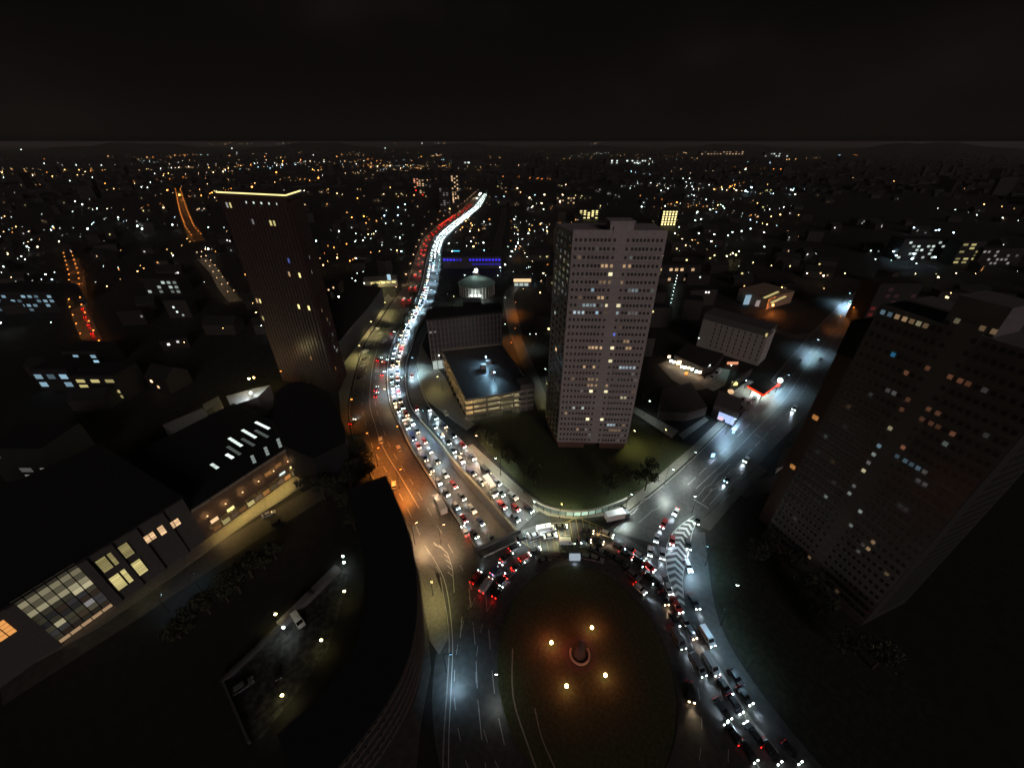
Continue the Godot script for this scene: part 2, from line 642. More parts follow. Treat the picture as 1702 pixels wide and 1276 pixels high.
func build_ground() -> void:
	inbound = [[Vector2(-74.34, -1127.46), Vector2(-80.08, -912.79), Vector2(-91.67, -783.87), Vector2(-104.16, -668.78), Vector2(-108.14, -593.47), Vector2(-103.53, -518.47), Vector2(-93.33, -438.07), Vector2(-84.86, -373.18), Vector2(-80.85, -322.98), Vector2(-79.95, -277.11), Vector2(-79.21, -245.53), Vector2(-75.31, -215.26), Vector2(-68.2, -187.06), Vector2(-60.94, -166.6), Vector2(-53.44, -151.95), Vector2(-43.86, -134.09), Vector2(-32.24, -115.85), Vector2(-22.31, -100.6), Vector2(-10.91, -83.24)], [Vector2(-62.78, -1113.85), Vector2(-62.96, -903.6), Vector2(-74.49, -776.92), Vector2(-87.02, -653.38), Vector2(-91.76, -569.04), Vector2(-85.94, -493.02), Vector2(-75.28, -418.98), Vector2(-68.75, -355.08), Vector2(-66.64, -308.68), Vector2(-69.11, -265.9), Vector2(-67.17, -238.97), Vector2(-65.01, -210.64), Vector2(-59.26, -185.8), Vector2(-52.25, -166.06), Vector2(-44.62, -153.86), Vector2(-33.15, -138.18), Vector2(-23.21, -122.74), Vector2(-14.29, -111), Vector2(1.24, -89.84)]]
	slip = [[Vector2(-64.86, -283), Vector2(-65.51, -250.39), Vector2(-62.76, -215.26), Vector2(-57.56, -187.06), Vector2(-50.11, -166.06), Vector2(-42.78, -154.83), Vector2(-31.39, -139.01), Vector2(-22.04, -123.46), Vector2(-12.93, -111.63), Vector2(1.87, -90.83)], [Vector2(-60.63, -277.11), Vector2(-59.93, -240.82), Vector2(-57.23, -209.88), Vector2(-51.28, -188.98), Vector2(-42.86, -168.22), Vector2(-34.71, -155.32), Vector2(-21.83, -138.18), Vector2(-11.23, -122.74), Vector2(-2.12, -111.63), Vector2(9.64, -99.21)]]
	outbound = [[Vector2(-87.19, -1155.65), Vector2(-97.53, -922.15), Vector2(-107.13, -783.87), Vector2(-118.38, -674.06), Vector2(-123.51, -597.72), Vector2(-118, -518.47), Vector2(-108.45, -438.07), Vector2(-100.34, -373.18), Vector2(-99.66, -322.98), Vector2(-98.36, -277.11), Vector2(-97.59, -245.53), Vector2(-93.4, -215.26), Vector2(-87.5, -187.06), Vector2(-82.99, -166.6), Vector2(-77, -151.95), Vector2(-68.43, -134.09), Vector2(-55.58, -115.85), Vector2(-45.5, -100.6), Vector2(-35.52, -83.24), Vector2(-29.38, -74.5)], [Vector2(-76.77, -1141.39), Vector2(-82.63, -912.79), Vector2(-93.88, -783.87), Vector2(-107.03, -668.78), Vector2(-110.71, -593.47), Vector2(-106.58, -518.47), Vector2(-95.96, -438.07), Vector2(-87.73, -373.18), Vector2(-83.39, -322.98), Vector2(-82.19, -277.11), Vector2(-81.25, -245.53), Vector2(-77.15, -215.26), Vector2(-69.87, -187.06), Vector2(-62.47, -166.6), Vector2(-55.16, -151.95), Vector2(-45.44, -134.09), Vector2(-33.69, -115.85), Vector2(-23.64, -100.6), Vector2(-12.11, -83.24), Vector2(-8.16, -76.54)]]
	holloway = [[Vector2(305.45, -344.91), Vector2(272.98, -315.7), Vector2(220.37, -265.9), Vector2(177.25, -223.3), Vector2(137.7, -183.92), Vector2(104.16, -152.9), Vector2(82.15, -132.11), Vector2(60.04, -112.58), Vector2(42.37, -98.66), Vector2(33.22, -91.33)], [Vector2(328, -344.91), Vector2(288.6, -308.68), Vector2(247.32, -265.9), Vector2(197.13, -215.26), Vector2(149.58, -163.93), Vector2(122.22, -140.28), Vector2(99.14, -120.97), Vector2(82.69, -107.9), Vector2(62.46, -91.33), Vector2(51.7, -84.15)]]
	lower_right = [[Vector2(49.93, -91.33), Vector2(47.31, -79.71), Vector2(44.73, -68.71), Vector2(43.15, -57.63), Vector2(42.96, -48.86), Vector2(43.81, -41.22), Vector2(45.23, -34.5), Vector2(46.49, -28.55)], [Vector2(66.54, -90.09), Vector2(62.06, -76.54), Vector2(58.97, -65.1), Vector2(58.17, -56.85), Vector2(59.56, -48.19), Vector2(62.31, -40.04), Vector2(65.58, -32.44), Vector2(68.81, -26.71)]]
	lower_left = [[Vector2(-30.37, -85.3), Vector2(-22.12, -73.5), Vector2(-17.36, -57.63), Vector2(-16.11, -46.2), Vector2(-15.46, -35.57), Vector2(-14.41, -25.82)], [Vector2(-9.89, -79.71), Vector2(-2.29, -65.99), Vector2(-1.26, -51.65), Vector2(0.29, -42.43), Vector2(2.99, -35.03), Vector2(6.77, -26.71)]]
	keep_clear = [between(inbound, 0.5), between(holloway, 0.5), between(outbound, 0.2)]
	var dark := noisy("ground_earth", lin(0.008, 0.008, 0.007), lin(0.022, 0.022, 0.018), 0.03)
	var asphalt := noisy("asphalt", lin(0.034, 0.034, 0.035), lin(0.08, 0.079, 0.076), 0.045, 0.24, 0.55)
	var asphalt_old := noisy("asphalt_old", lin(0.042, 0.041, 0.038), lin(0.09, 0.085, 0.078), 0.05, 0.28, 0.6)
	var paving := noisy("paving", lin(0.14, 0.13, 0.11), lin(0.24, 0.22, 0.18), 0.08, 0.5, 0.9)
	var concrete := noisy("concrete", lin(0.2, 0.19, 0.175), lin(0.34, 0.32, 0.29), 0.07)
	var lawn := noisy("lawn", lin(0.022, 0.03, 0.01), lin(0.06, 0.068, 0.025), 0.09, 0.85, 1.0)
	# ground: one sheet with the underpass ramp left open, and wide outskirts round it
	var hole := []
	for i in range(14, 19):
		hole.append(inbound[0][i])
	for i in range(18, 13, -1):
		hole.append(inbound[1][i])
	var st := begin()
	var S := 900.0
	var z0: float = hole[4].y
	# keyholed polygon: outer square, cut in to the hole and back
	var outer := [Vector2(-S, S), Vector2(S, S), Vector2(S, -S), Vector2(-S, -S)]
	var left := [Vector2(-S, S), Vector2(-S, -S), hole[0]]
	for i in range(1, 5):
		left.append(hole[i])
	flat(st, PackedVector2Array(left), 0.0)
	var right := [hole[4], hole[5], hole[6], hole[7], hole[8], hole[9], hole[0], Vector2(-S, -S), Vector2(S, -S), Vector2(S, S), Vector2(-S, S)]
	flat(st, PackedVector2Array(right), 0.0)
	struct("ground", st, dark)
	st = begin()
	var B := 13000.0
	for q in [[-B, -B, B, -S], [-B, S, B, B], [-B, -S, -S, S], [S, -S, B, S]]:
		quad(st, Vector3(q[0], 0, q[1]), Vector3(q[2], 0, q[1]), Vector3(q[2], 0, q[3]), Vector3(q[0], 0, q[3]), Vector3.UP)
	struct("ground", st, dark)
	# hills on the horizon
	for k in 7:
		st = begin()
		var a0 := -1.1 + k * 0.36
		var r := 7600.0 + 700.0 * sin(k * 2.3)
		var n := 24
		var top := []
		for i in n + 1:
			var a := a0 + (i - n / 2.0) * 0.022
			var hh := (95.0 + 60.0 * sin(k * 1.7 + i * 0.4) + 18.0 * sin(i * 1.9 + k)) * 0.7 * sin(PI * i / n)
			top.append([Vector3(sin(a) * (r - 900), -1, -cos(a) * (r - 900)), Vector3(sin(a) * r, maxf(hh, -1), -cos(a) * r), Vector3(sin(a) * (r + 900), -1, -cos(a) * (r + 900))])
		for i in n:
			quad(st, top[i][0], top[i + 1][0], top[i + 1][1], top[i][1], Vector3.UP)
			quad(st, top[i][1], top[i + 1][1], top[i + 1][2], top[i][2], Vector3.UP)
		struct("hill", st, dark)
	# roads, each sheet a little above the last
	st = begin()
	strip(st, between(inbound, 0, 0, 14), between(inbound, 1, 0, 14), 0.06)
	struct("road", st, asphalt)
	st = begin()
	for i in range(14, 18):
		var a: float = trench_depth(i) + 0.06
		var b := trench_depth(i + 1) + 0.06
		quad(st, v3(inbound[0][i], a), v3(inbound[1][i], a), v3(inbound[1][i + 1], b), v3(inbound[0][i + 1], b), Vector3.UP)
	var mouth_dir: Vector2 = ((inbound[0][18] + inbound[1][18]) - (inbound[0][17] + inbound[1][17])).normalized()
	quad(st, v3(inbound[0][18], -5.54), v3(inbound[1][18], -5.54), v3(inbound[1][18] + mouth_dir * 40, -5.54), v3(inbound[0][18] + mouth_dir * 40, -5.54), Vector3.UP)
	struct("underpass_road", st, asphalt)
	st = begin()
	strip(st, between(slip, 0), between(slip, 1), 0.04)
	struct("slip_road", st, asphalt_old)
	st = begin()
	strip(st, between(outbound, 0), between(outbound, 1), 0.05)
	struct("road", st, asphalt_old)
	st = begin()
	strip(st, between(holloway, 0), between(holloway, 1), 0.045)
	struct("road", st, asphalt)
	st = begin()
	strip(st, between(lower_right, 0), between(lower_right, 1), 0.035)
	struct("road", st, asphalt)
	st = begin()
	strip(st, between(lower_left, 0), between(lower_left, 1), 0.03)
	struct("road", st, asphalt)
	st = begin()
	var ra := []
	var rb := []
	for i in 65:
		ra.append(ring_point(TAU * i / 64, 22.5, 27))
		rb.append(ring_point(TAU * i / 64, 38.5, 44))
	strip(st, ra, rb, 0.07)
	struct("roundabout_road", st, asphalt)
	# side streets
	for q in [
		[[Vector2(2.9, -250.39), Vector2(-0.47, -295.39), Vector2(-2.64, -338.4), Vector2(6.31, -373.18)], 9.0, 0.04], [[Vector2(2.9, -250.39), Vector2(7.21, -223.3), Vector2(11.75, -196.96), Vector2(16.35, -163.93), Vector2(21.56, -128.25)], 7.0, 0.05],
		[[Vector2(-125.32, -43.66), Vector2(-117.26, -53.83), Vector2(-107.62, -65.99), Vector2(-98.36, -78.64), Vector2(-89.35, -90.09), Vector2(-69.4, -114.2)], 9.0, 0.02],
		[[Vector2(-24.12, -24.94), Vector2(-26.02, -32.44), Vector2(-26.37, -41.22), Vector2(-28.54, -53.09), Vector2(-28.36, -65.99)], 6.0, 0.02],
		[[Vector2(238.63, -265.9), Vector2(198.59, -250.39), Vector2(188.99, -262.68)], 8.0, 0.04],
		[[Vector2(86.89, -109.43), Vector2(107.08, -114.2), Vector2(128.2, -124.54)], 7.0, 0.04],
		[[Vector2(-260.38, -223.3), Vector2(-290.63, -250.39), Vector2(-339.46, -295.39), Vector2(-413.4, -373.18), Vector2(-506.5, -464.13)], 10.0, 0.03], [[Vector2(-425.46, -561.29), Vector2(-478.79, -624.44), Vector2(-639.74, -835.85), Vector2(-899.37, -1185.18)], 16.0, 0.03],
		[[Vector2(-234.4, -322.98), Vector2(-265.61, -358.58), Vector2(-310.85, -414.42), Vector2(-356.55, -464.13)], 9.0, 0.03], [[Vector2(57.54, -493.02), Vector2(64.85, -581.02), Vector2(79.67, -690.35), Vector2(96.74, -820.37)], 14.0, 0.03], [[Vector2(-19.06, -438.07), Vector2(-18.78, -561.29), Vector2(-15.97, -701.62), Vector2(-15.92, -877.04)], 12.0, 0.03]]:
		st = begin()
		var line: Array = smooth_line(q[0])
		stripe(st, line, q[1], q[2])
		struct("side_street", st, asphalt_old)
		keep_clear.append(line)
	# pavements and paved places, with a kerb step
	for q in [
		[[Vector2(-60.96, -239.89), Vector2(-57.95, -209.88), Vector2(-51.62, -188.98), Vector2(-43.25, -170.42), Vector2(-21.33, -146.86), Vector2(-17.49, -151.48), Vector2(-23.4, -158.79), Vector2(-39.04, -196.96), Vector2(-49.84, -215.26)], "pavement", paving],
		[[Vector2(-110.45, -223.3), Vector2(-108.21, -250.39), Vector2(-111.16, -301.92), Vector2(-109.71, -341.63), Vector2(-102.34, -327.48), Vector2(-100.16, -277.11), Vector2(-99.22, -245.53), Vector2(-94.87, -215.26), Vector2(-88.83, -187.06), Vector2(-83.91, -166.6), Vector2(-78.15, -151.95), Vector2(-69.49, -134.09), Vector2(-76.49, -140.28), Vector2(-84.4, -158.79), Vector2(-96.15, -187.06)], "pavement", paving],
		[[Vector2(-31.51, -79.28), Vector2(-29.38, -79.28), Vector2(-24.31, -75.51), Vector2(-20.03, -66.88), Vector2(-17.31, -56.08), Vector2(-19.11, -51.94), Vector2(-22.24, -55.32), Vector2(-25.56, -64.23)], "pavement", paving],
		[[Vector2(-25.49, -63.88), Vector2(-22.32, -54.87), Vector2(-20.79, -48.86), Vector2(-21.08, -37.76), Vector2(-20.56, -28.55), Vector2(-25.03, -28.55), Vector2(-26.11, -37.76), Vector2(-24.79, -48.86), Vector2(-24.96, -57.63)], "pavement", asphalt_old],
		[[Vector2(-21.4, -134.09), Vector2(-11.17, -121.67), Vector2(-2.11, -111), Vector2(6.88, -101.44), Vector2(12.78, -97.3), Vector2(22.31, -95.7), Vector2(32.23, -97.03), Vector2(41.85, -99.21), Vector2(39.73, -101.44), Vector2(30.55, -99.76), Vector2(21.62, -98.66), Vector2(12.03, -102.01), Vector2(4.41, -109.43), Vector2(-7.81, -124.54), Vector2(-17.68, -136.93)], "footpath", paving],
		[[Vector2(58.74, -163.93), Vector2(62.33, -166.06), Vector2(77.6, -146.41), Vector2(72.7, -141.14)], "footpath", concrete],
		[[Vector2(76.64, -143.74), Vector2(94.44, -157.29), Vector2(95.16, -154.83), Vector2(77.58, -140.28)], "footpath", concrete],
		[[Vector2(42.64, -99.76), Vector2(60.57, -114.2), Vector2(82.96, -134.09), Vector2(105.06, -154.83), Vector2(104.83, -158.79), Vector2(81.44, -136.93), Vector2(59.24, -117.53), Vector2(40.98, -102.01)], "pavement", paving],
		[[Vector2(64.94, -93.36), Vector2(84.82, -108.51), Vector2(103.13, -123.82), Vector2(104.44, -120.27), Vector2(86.56, -106.39), Vector2(68.52, -90.83)], "pavement", asphalt_old],
		[[Vector2(-105.71, -91.33), Vector2(-95.66, -105.49), Vector2(-83.36, -124.54), Vector2(-74.38, -138.18), Vector2(-69.87, -132.9), Vector2(-77.65, -116.85), Vector2(-90.05, -99.21), Vector2(-98.74, -85.3), Vector2(-107.97, -68.71), Vector2(-114.95, -58.42), Vector2(-123.22, -50.24), Vector2(-127.24, -48.19)], "pavement", paving]]:
		st = begin()
		prism(st, q[0], 0.0, 0.13)
		struct(q[1], st, q[2])
	# grass round the tower block and on the island
	st = begin()
	prism(st, [Vector2(-14.78, -153.86), Vector2(14.84, -163.93), Vector2(57.45, -158.79), Vector2(72.49, -138.18), Vector2(82.12, -135.3), Vector2(59.24, -117.53), Vector2(40.98, -102.01), Vector2(29.55, -100.32), Vector2(20.66, -99.76), Vector2(12.11, -103.16), Vector2(2.15, -114.2), Vector2(-9.33, -130.16), Vector2(-16.77, -142.43)], 0.0, 0.1)
	struct("lawn", st, lawn)
	st = begin()
	var isle := []
	for i in 64:
		isle.append(ring_point(TAU * i / 64, 22.3, 26.8))
	prism(st, isle, 0.0, 0.14)
	struct("island_lawn", st, lawn)
	st = begin()
	prism(st, [Vector2(67.17, -85.3), Vector2(88.58, -91.33), Vector2(89.02, -73.5), Vector2(96.2, -56.08), Vector2(101.09, -40.04), Vector2(70.66, -25.82), Vector2(66.57, -32.95), Vector2(62.93, -40.63), Vector2(60.37, -48.86), Vector2(59.02, -57.63), Vector2(60.06, -65.99)], 0.0, 0.03)
	struct("verge_lawn", st, noisy("verge", lin(0.006, 0.008, 0.004), lin(0.035, 0.038, 0.016), 0.05, 0.85, 1.0))
	# painted lines
	var paint := mat("road_paint", lin(0.42, 0.42, 0.4), 0.6)
	var yellow := mat("yellow_paint", lin(0.3, 0.22, 0.05), 0.6)
	st = begin()
	for f in [0.32, 0.66]:
		stripe(st, between(outbound, f, 8), 0.16, 0.09, 4.0, 5.0, 1.0)
	stripe(st, between(outbound, 0.52, 10, 17), 0.25, 0.1)
	stripe(st, between(inbound, 0.5, 4, 14), 0.14, 0.1, 4.0, 6.0)
	stripe(st, between(slip, 0.96), 0.2, 0.09)
	stripe(st, between(slip, 0.5, 4), 0.14, 0.09, 3.0, 5.0)
	stripe(st, between(holloway, 0.33, 2, 7), 0.2, 0.09, 6.0, 3.0)
	stripe(st, between(holloway, 0.5, 2, 7), 0.2, 0.09)
	stripe(st, between(holloway, 0.72, 2, 7), 0.2, 0.09, 6.0, 3.0)
	stripe(st, between(lower_left, 0.46, 1), 0.2, 0.08, 6.0, 4.0)
	stripe(st, between(lower_left, 0.72, 1), 0.18, 0.08, 5.0, 5.0)
	stripe(st, between(lower_left, 0.06), 0.2, 0.08)
	stripe(st, between(lower_right, 0.33, 3), 0.15, 0.09, 4.0, 5.0)
	for r in [[27.8, 32.6], [33.2, 38.4]]:
		var cl := []
		for i in 65:
			cl.append(ring_point(TAU * i / 64, r[0], r[1]))
		stripe(st, cl, 0.14, 0.11, 2.5, 3.5)
	struct("lane_marking", st, paint)
	# wavy approach lines on the right road
	st = begin()
	for q in [[Vector2(69.08, -105.49), Vector2(79.65, -114.2), Vector2(91.68, -124.54)], [Vector2(70.98, -104.03), Vector2(81.18, -112.26), Vector2(94.07, -122.74)], [Vector2(73.07, -102.58), Vector2(83.37, -110.37), Vector2(95.82, -120.27)], [Vector2(75.25, -101.44), Vector2(86.19, -109.43), Vector2(97.36, -117.53)], [Vector2(43.9, -98.66), Vector2(48.98, -104.32), Vector2(52.76, -106.39)], [Vector2(44.49, -94.39), Vector2(51.27, -99.21), Vector2(55.46, -102.01)], [Vector2(35.3, -91.33), Vector2(40.62, -95.97), Vector2(46.76, -101.16)]]:
		var wavy := []
		var L := length_of(q)
		var d := 0.0
		while d < L:
			var p := along(q, d)
			wavy.append(p[0] + Vector2(-p[1].y, p[1].x) * 0.35 * (1.0 if int(d / 1.6) % 2 == 0 else -1.0))
			d += 1.6
		stripe(st, wavy, 0.18, 0.12)
	stripe(st, [Vector2(68.39, -104.9), Vector2(72.23, -100.6)], 0.3, 0.12)
	stripe(st, [Vector2(111.78, -143.74), Vector2(114.49, -138.6)], 0.3, 0.12)
	struct("lane_marking", st, paint)
	# zebra of studs across the service road, seen as a ladder
	st = begin()
	for i in 9:
		var p := along([Vector2(-81.65, -212.93), Vector2(-76.19, -187.06)], i * 1.4)
		box(st, v3(p[0], 0.1), Vector3(2.4, 0.02, 0.5))
	struct("crossing_marking", st, paint)
	# yellow box junction
	st = begin()
	var jbox := PackedVector2Array([Vector2(2.24, -87.18), Vector2(11.21, -90.33), Vector2(23.5, -96.5), Vector2(32.06, -91.83), Vector2(26.95, -85.3), Vector2(17.21, -79.28), Vector2(9.61, -81.45)])
	for i in jbox.size():
		stripe(st, [jbox[i], jbox[(i + 1) % jbox.size()]], 0.22, 0.12)
	for i in 16:
		for way in [[[Vector2(-0.21, -91.33), Vector2(2.07, -75.51)], [Vector2(34.28, -96.5), Vector2(33.15, -79.71)]]]:
			var a: Vector2 = way[0][0].lerp(way[1][0], i / 15.0)
			var b: Vector2 = way[0][1].lerp(way[1][1], i / 15.0)
			for seg in Geometry2D.intersect_polyline_with_polygon(PackedVector2Array([a + (a - b), b + (b - a)]), jbox):
				stripe(st, [seg[0], seg[seg.size() - 1]], 0.16, 0.12)
	struct("box_junction_marking", st, yellow)
	# hatched tail on the lower left: white border and bars
	st = begin()
	var ha := [Vector2(-25.94, -85.3), Vector2(-21.6, -83.01), Vector2(-18.79, -76.54), Vector2(-17.25, -68.71)]
	stripe(st, ha, 0.2, 0.1)
	for i in 7:
		var p := along(ha, 1.5 + i * 2.2)
		stripe(st, [p[0], p[0] + Vector2(-1.8, -1.5)], 0.22, 0.1)
	for q in [[Vector2(-13.29, -72.52), Vector2(-12.12, -69.64), Vector2(-9.95, -69.64), Vector2(-9.41, -72.52)], [Vector2(-12.64, -67.43), Vector2(-11.82, -64.23), Vector2(-11.3, -64.23), Vector2(-11.01, -67.06)], [Vector2(-14.05, -56.08), Vector2(-14.16, -61.68)]]:
		stripe(st, q, 0.22, 0.1)
	stripe(st, [Vector2(-14.71, -60.52), Vector2(-14.35, -61.84), Vector2(-13.69, -60.52)], 0.3, 0.1)
	struct("arrow_marking", st, paint)
	# big chevrons on the right island
	st = begin()
	var cl := smooth_line([Vector2(65.97, -96.5), Vector2(60.37, -91.33), Vector2(56.08, -85.77), Vector2(52.73, -79.71), Vector2(50.86, -74.9), Vector2(49.87, -70.02), Vector2(49.17, -65.1), Vector2(49, -59.54), Vector2(49.27, -53.09), Vector2(50.45, -46.59), Vector2(52.9, -40.04), Vector2(56.19, -33.98)])
	var CL := length_of(cl)
	var cd := 2.0
	var k := 0
	while cd < 36.0:
		var p := along(cl, cd)
		var hw := lerpf(1.0, 3.1, clampf(cd / 14.0, 0, 1)) if cd < 20 else lerpf(3.1, 1.0, (cd - 20) / 16.0)
		var nn := Vector2(-p[1].y, p[1].x)
		for s in [-1.0, 1.0]:
			var a: Vector2 = p[0]
			var b: Vector2 = p[0] + nn * hw * s + p[1] * hw * 0.75
			var t: Vector2 = p[1] * 1.1
			quad(st, v3(a, 0.12), v3(b, 0.12), v3(b + t, 0.12), v3(a + t, 0.12), Vector3.UP)
		cd += 2.35
		k += 1
	for s in [-1.0, 1.0]:
		var edge := []
		var d := 0.0
		while d < 36.0:
			var p := along(cl, d)
			var hw := lerpf(0.8, 3.3, clampf(d / 14.0, 0, 1)) if d < 20 else lerpf(3.3, 1.0, (d - 20) / 16.0)
			edge.append(p[0] + Vector2(-p[1].y, p[1].x) * hw * s)
			d += 2.0
		stripe(st, edge, 0.2, 0.125)
	struct("chevron_marking", st, mat("white_chevron", lin(0.6, 0.6, 0.57), 0.6))
	st = begin()
	wall_along(st, smooth_line([Vector2(51.49, -53.83), Vector2(52.67, -48.19), Vector2(54.04, -42.43), Vector2(55.7, -37.2), Vector2(58.28, -32.44)]), 1.2, 0.0, 0.18)
	struct("kerb", st, concrete)
	# kerbs along the roads
	st = begin()
	wall_along(st, between(outbound, 0.0, 6), 0.3, 0.0, 0.16)
	wall_along(st, between(slip, 1.0), 0.3, 0.0, 0.16)
	wall_along(st, between(holloway, 0.0, 1, 8), 0.3, 0.0, 0.16)
	wall_along(st, between(lower_left, 0.0, 1), 0.3, 0.0, 0.16)
	wall_along(st, smooth_line([Vector2(0.16, -53.24), Vector2(0.29, -42.55), Vector2(3.87, -32.85), Vector2(6.2, -27.62)]), 0.35, 0.07, 0.2)
	wall_along(st, smooth_line([Vector2(5.43, -40.28), Vector2(6.67, -35.03), Vector2(9.19, -29.87), Vector2(11.16, -26.71)]), 0.25, 0.14, 0.24)
	struct("kerb", st, concrete)
	# road lettering in three faint rows
	var f := begin()
	for row in [[Vector3(-9.46, 0, -65.28), 3], [Vector3(-9.94, 0, -62.35), 4], [Vector3(-10.07, 0, -59.54), 4]]:
		var o3: Vector3 = row[0]
		var n: int = row[1]
		for i in n:
			for b in [[-0.28, 0.0, 0.16, 2.4], [0.0, 0.95, 0.5, 0.3], [0.0, -0.95, 0.5, 0.3], [0.28, 0.1 * i, 0.16, 1.6]]:
				if (i + b.size() + int(o3.z)) % 3 == 0 and b[0] == 0.0:
					continue
				box(f, o3 + Vector3((i - n / 2.0) * 0.95 + b[0], 0.1, b[1]), Vector3(b[2], 0.015, b[3]))
	struct("lettering_marking", f, mat("faint_paint", lin(0.13, 0.13, 0.12), 0.7))
	# barriers and walls
	var walls := thing("central_barrier", "long low concrete barrier between the oncoming queue and outbound lanes", "barrier")
	st = begin()
	wall_along(st, between(inbound, -0.06, 0, 14), 0.6, 0.0, 0.8)
	part("barrier_wall", done(st), concrete, walls)
	st = begin()
	wall_along(st, between(inbound, -0.03, 14, 18), 0.45, 0.0, 1.0)
	part("parapet", done(st), concrete, walls)
	var sep := thing("ramp_parapet", "sandy lit parapet between the underpass ramp and slip road", "wall")
	st = begin()
	wall_along(st, between(inbound, 1.04, 14, 18), 0.9, 0.0, 1.0)
	part("parapet", done(st), noisy("sandstone", lin(0.3, 0.25, 0.17), lin(0.45, 0.38, 0.27), 0.2), sep)
	st = begin()
	wall_along(st, between(inbound, 1.1, 8, 14), 0.5, 0.0, 0.7)
	part("barrier_wall", done(st), concrete, sep)
	var rw := thing("ramp_wall", "concrete side walls of the sunken underpass ramp", "wall")
	for e in 2:
		st = begin()
		for i in range(14, 18):
			quad(st, v3(inbound[e][i], trench_depth(i)), v3(inbound[e][i + 1], trench_depth(i + 1)), v3(inbound[e][i + 1], 0.0), v3(inbound[e][i], 0.0), Vector3.RIGHT if e == 0 else Vector3.LEFT)
		part("side_wall", done(st), concrete, rw)
	var br := thing("underpass_bridge", "concrete bridge edge over the underpass mouth", "bridge")
	st = begin()
	var m0: Vector2 = inbound[0][18]
	var m1: Vector2 = inbound[1][18]
	prism(st, [m0 + Vector2(-1.5, 0.6), m1 + Vector2(1.5, -0.6), m1 + mouth_dir * 3.0, m0 + mouth_dir * 3.0], -0.5, 0.06, true)
	part("deck", done(st), asphalt_old, br)
	st = begin()
	wall_along(st, [m0 + Vector2(-1.5, 0.6), m1 + Vector2(1.5, -0.6)], 0.7, -0.9, 1.2)
	part("parapet", done(st), mat("dark_stone", lin(0.06, 0.055, 0.05)), br)
	st = begin()
	wall_along(st, [m0 + mouth_dir * 3.2, m1 + mouth_dir * 3.2], 0.3, 0.05, 0.35)
	part("kerb_edge", done(st), concrete, br)
	# guard rails by the lower road, thin posts and rails
	var rail := thing("guard_rail", "thin metal guard rail along the paving by the curved building", "railing")
	st = begin()
	var gl := smooth_line([Vector2(-52.23, -114.2), Vector2(-43.29, -100.6), Vector2(-31.21, -79.71), Vector2(-26.05, -68.71), Vector2(-22.65, -57.63), Vector2(-19.66, -53.38)])
	for i in gl.size() - 1:
		tube(st, v3(gl[i], 1.1), v3(gl[i + 1], 1.1), 0.04, 0.04, 5)
		tube(st, v3(gl[i], 0.1), v3(gl[i], 1.1), 0.04, 0.04, 5)
	part("rails", done(st), mat("galvanised", lin(0.3, 0.3, 0.3), 0.4, 0.8), rail)

# ---------------------------------------------------------------- the three residential towers
func tower_front(o: Node3D, f: Face, width: float, floors: int, h0: float, fh: float, core: Array, lit: Array, dark: Material, band: Material, cols: Array, dim_e: float) -> void:
	var st := begin()
	var bands := begin()
	var taken_cells := {}
	for q in lit:                                           # [Vector2(s, h), how many, tint, energy]
		var row := roundi((q[0].y - h0 - fh * 0.5) / fh)
		var best := 0
		for i in cols.size():
			if absf(cols[i] - q[0].x) < absf(cols[best] - q[0].x):
				best = i
		for k in q[1]:
			var c: int = mini(best + k, cols.size() - 1)
			if taken_cells.has([row, c]):
				continue
			taken_cells[[row, c]] = true
			var big: bool = q[3] > 1.6
			pane(o, f, cols[c], h0 + fh * (row + 0.52), 1.3 if big else 0.84, 1.15 if big else 1.0, ({"orange": "warm", "cool": "pale", "deepblue": "cool", "yellow": "cream"}.get(q[2], q[2]) if dim_e > 0.1 else {"orange": "salmon", "blue": "cool", "yellow": "cream"}.get(q[2], q[2])), q[3] * (0.65 if dim_e > 0.1 else 0.3) * rng.randf_range(0.6, 1.15))
	for row in floors:
		for i in cols.size():
			if taken_cells.has([row, i]):
				continue
			var s: float = cols[i]
			if rng.randf() < 0.045:
				pane(o, f, s, h0 + fh * (row + 0.52), 0.85, 1.0, ["grey", "warm", "grey", "white"][rng.randi() % 4], dim_e * (0.5 + rng.randf()))
			else:
				fbox(st, f, s, h0 + fh * (row + 0.52), 0.8, 1.0, 0.1, 0.075)
		fbox(bands, f, width * 0.5, h0 + fh * row, width, 0.22, 0.16, 0.06)
	var w := part("window", done(st), dark, o)
	w.set_meta("kind", "stuff")
	part("floor_band", done(bands), band, o).set_meta("kind", "stuff")

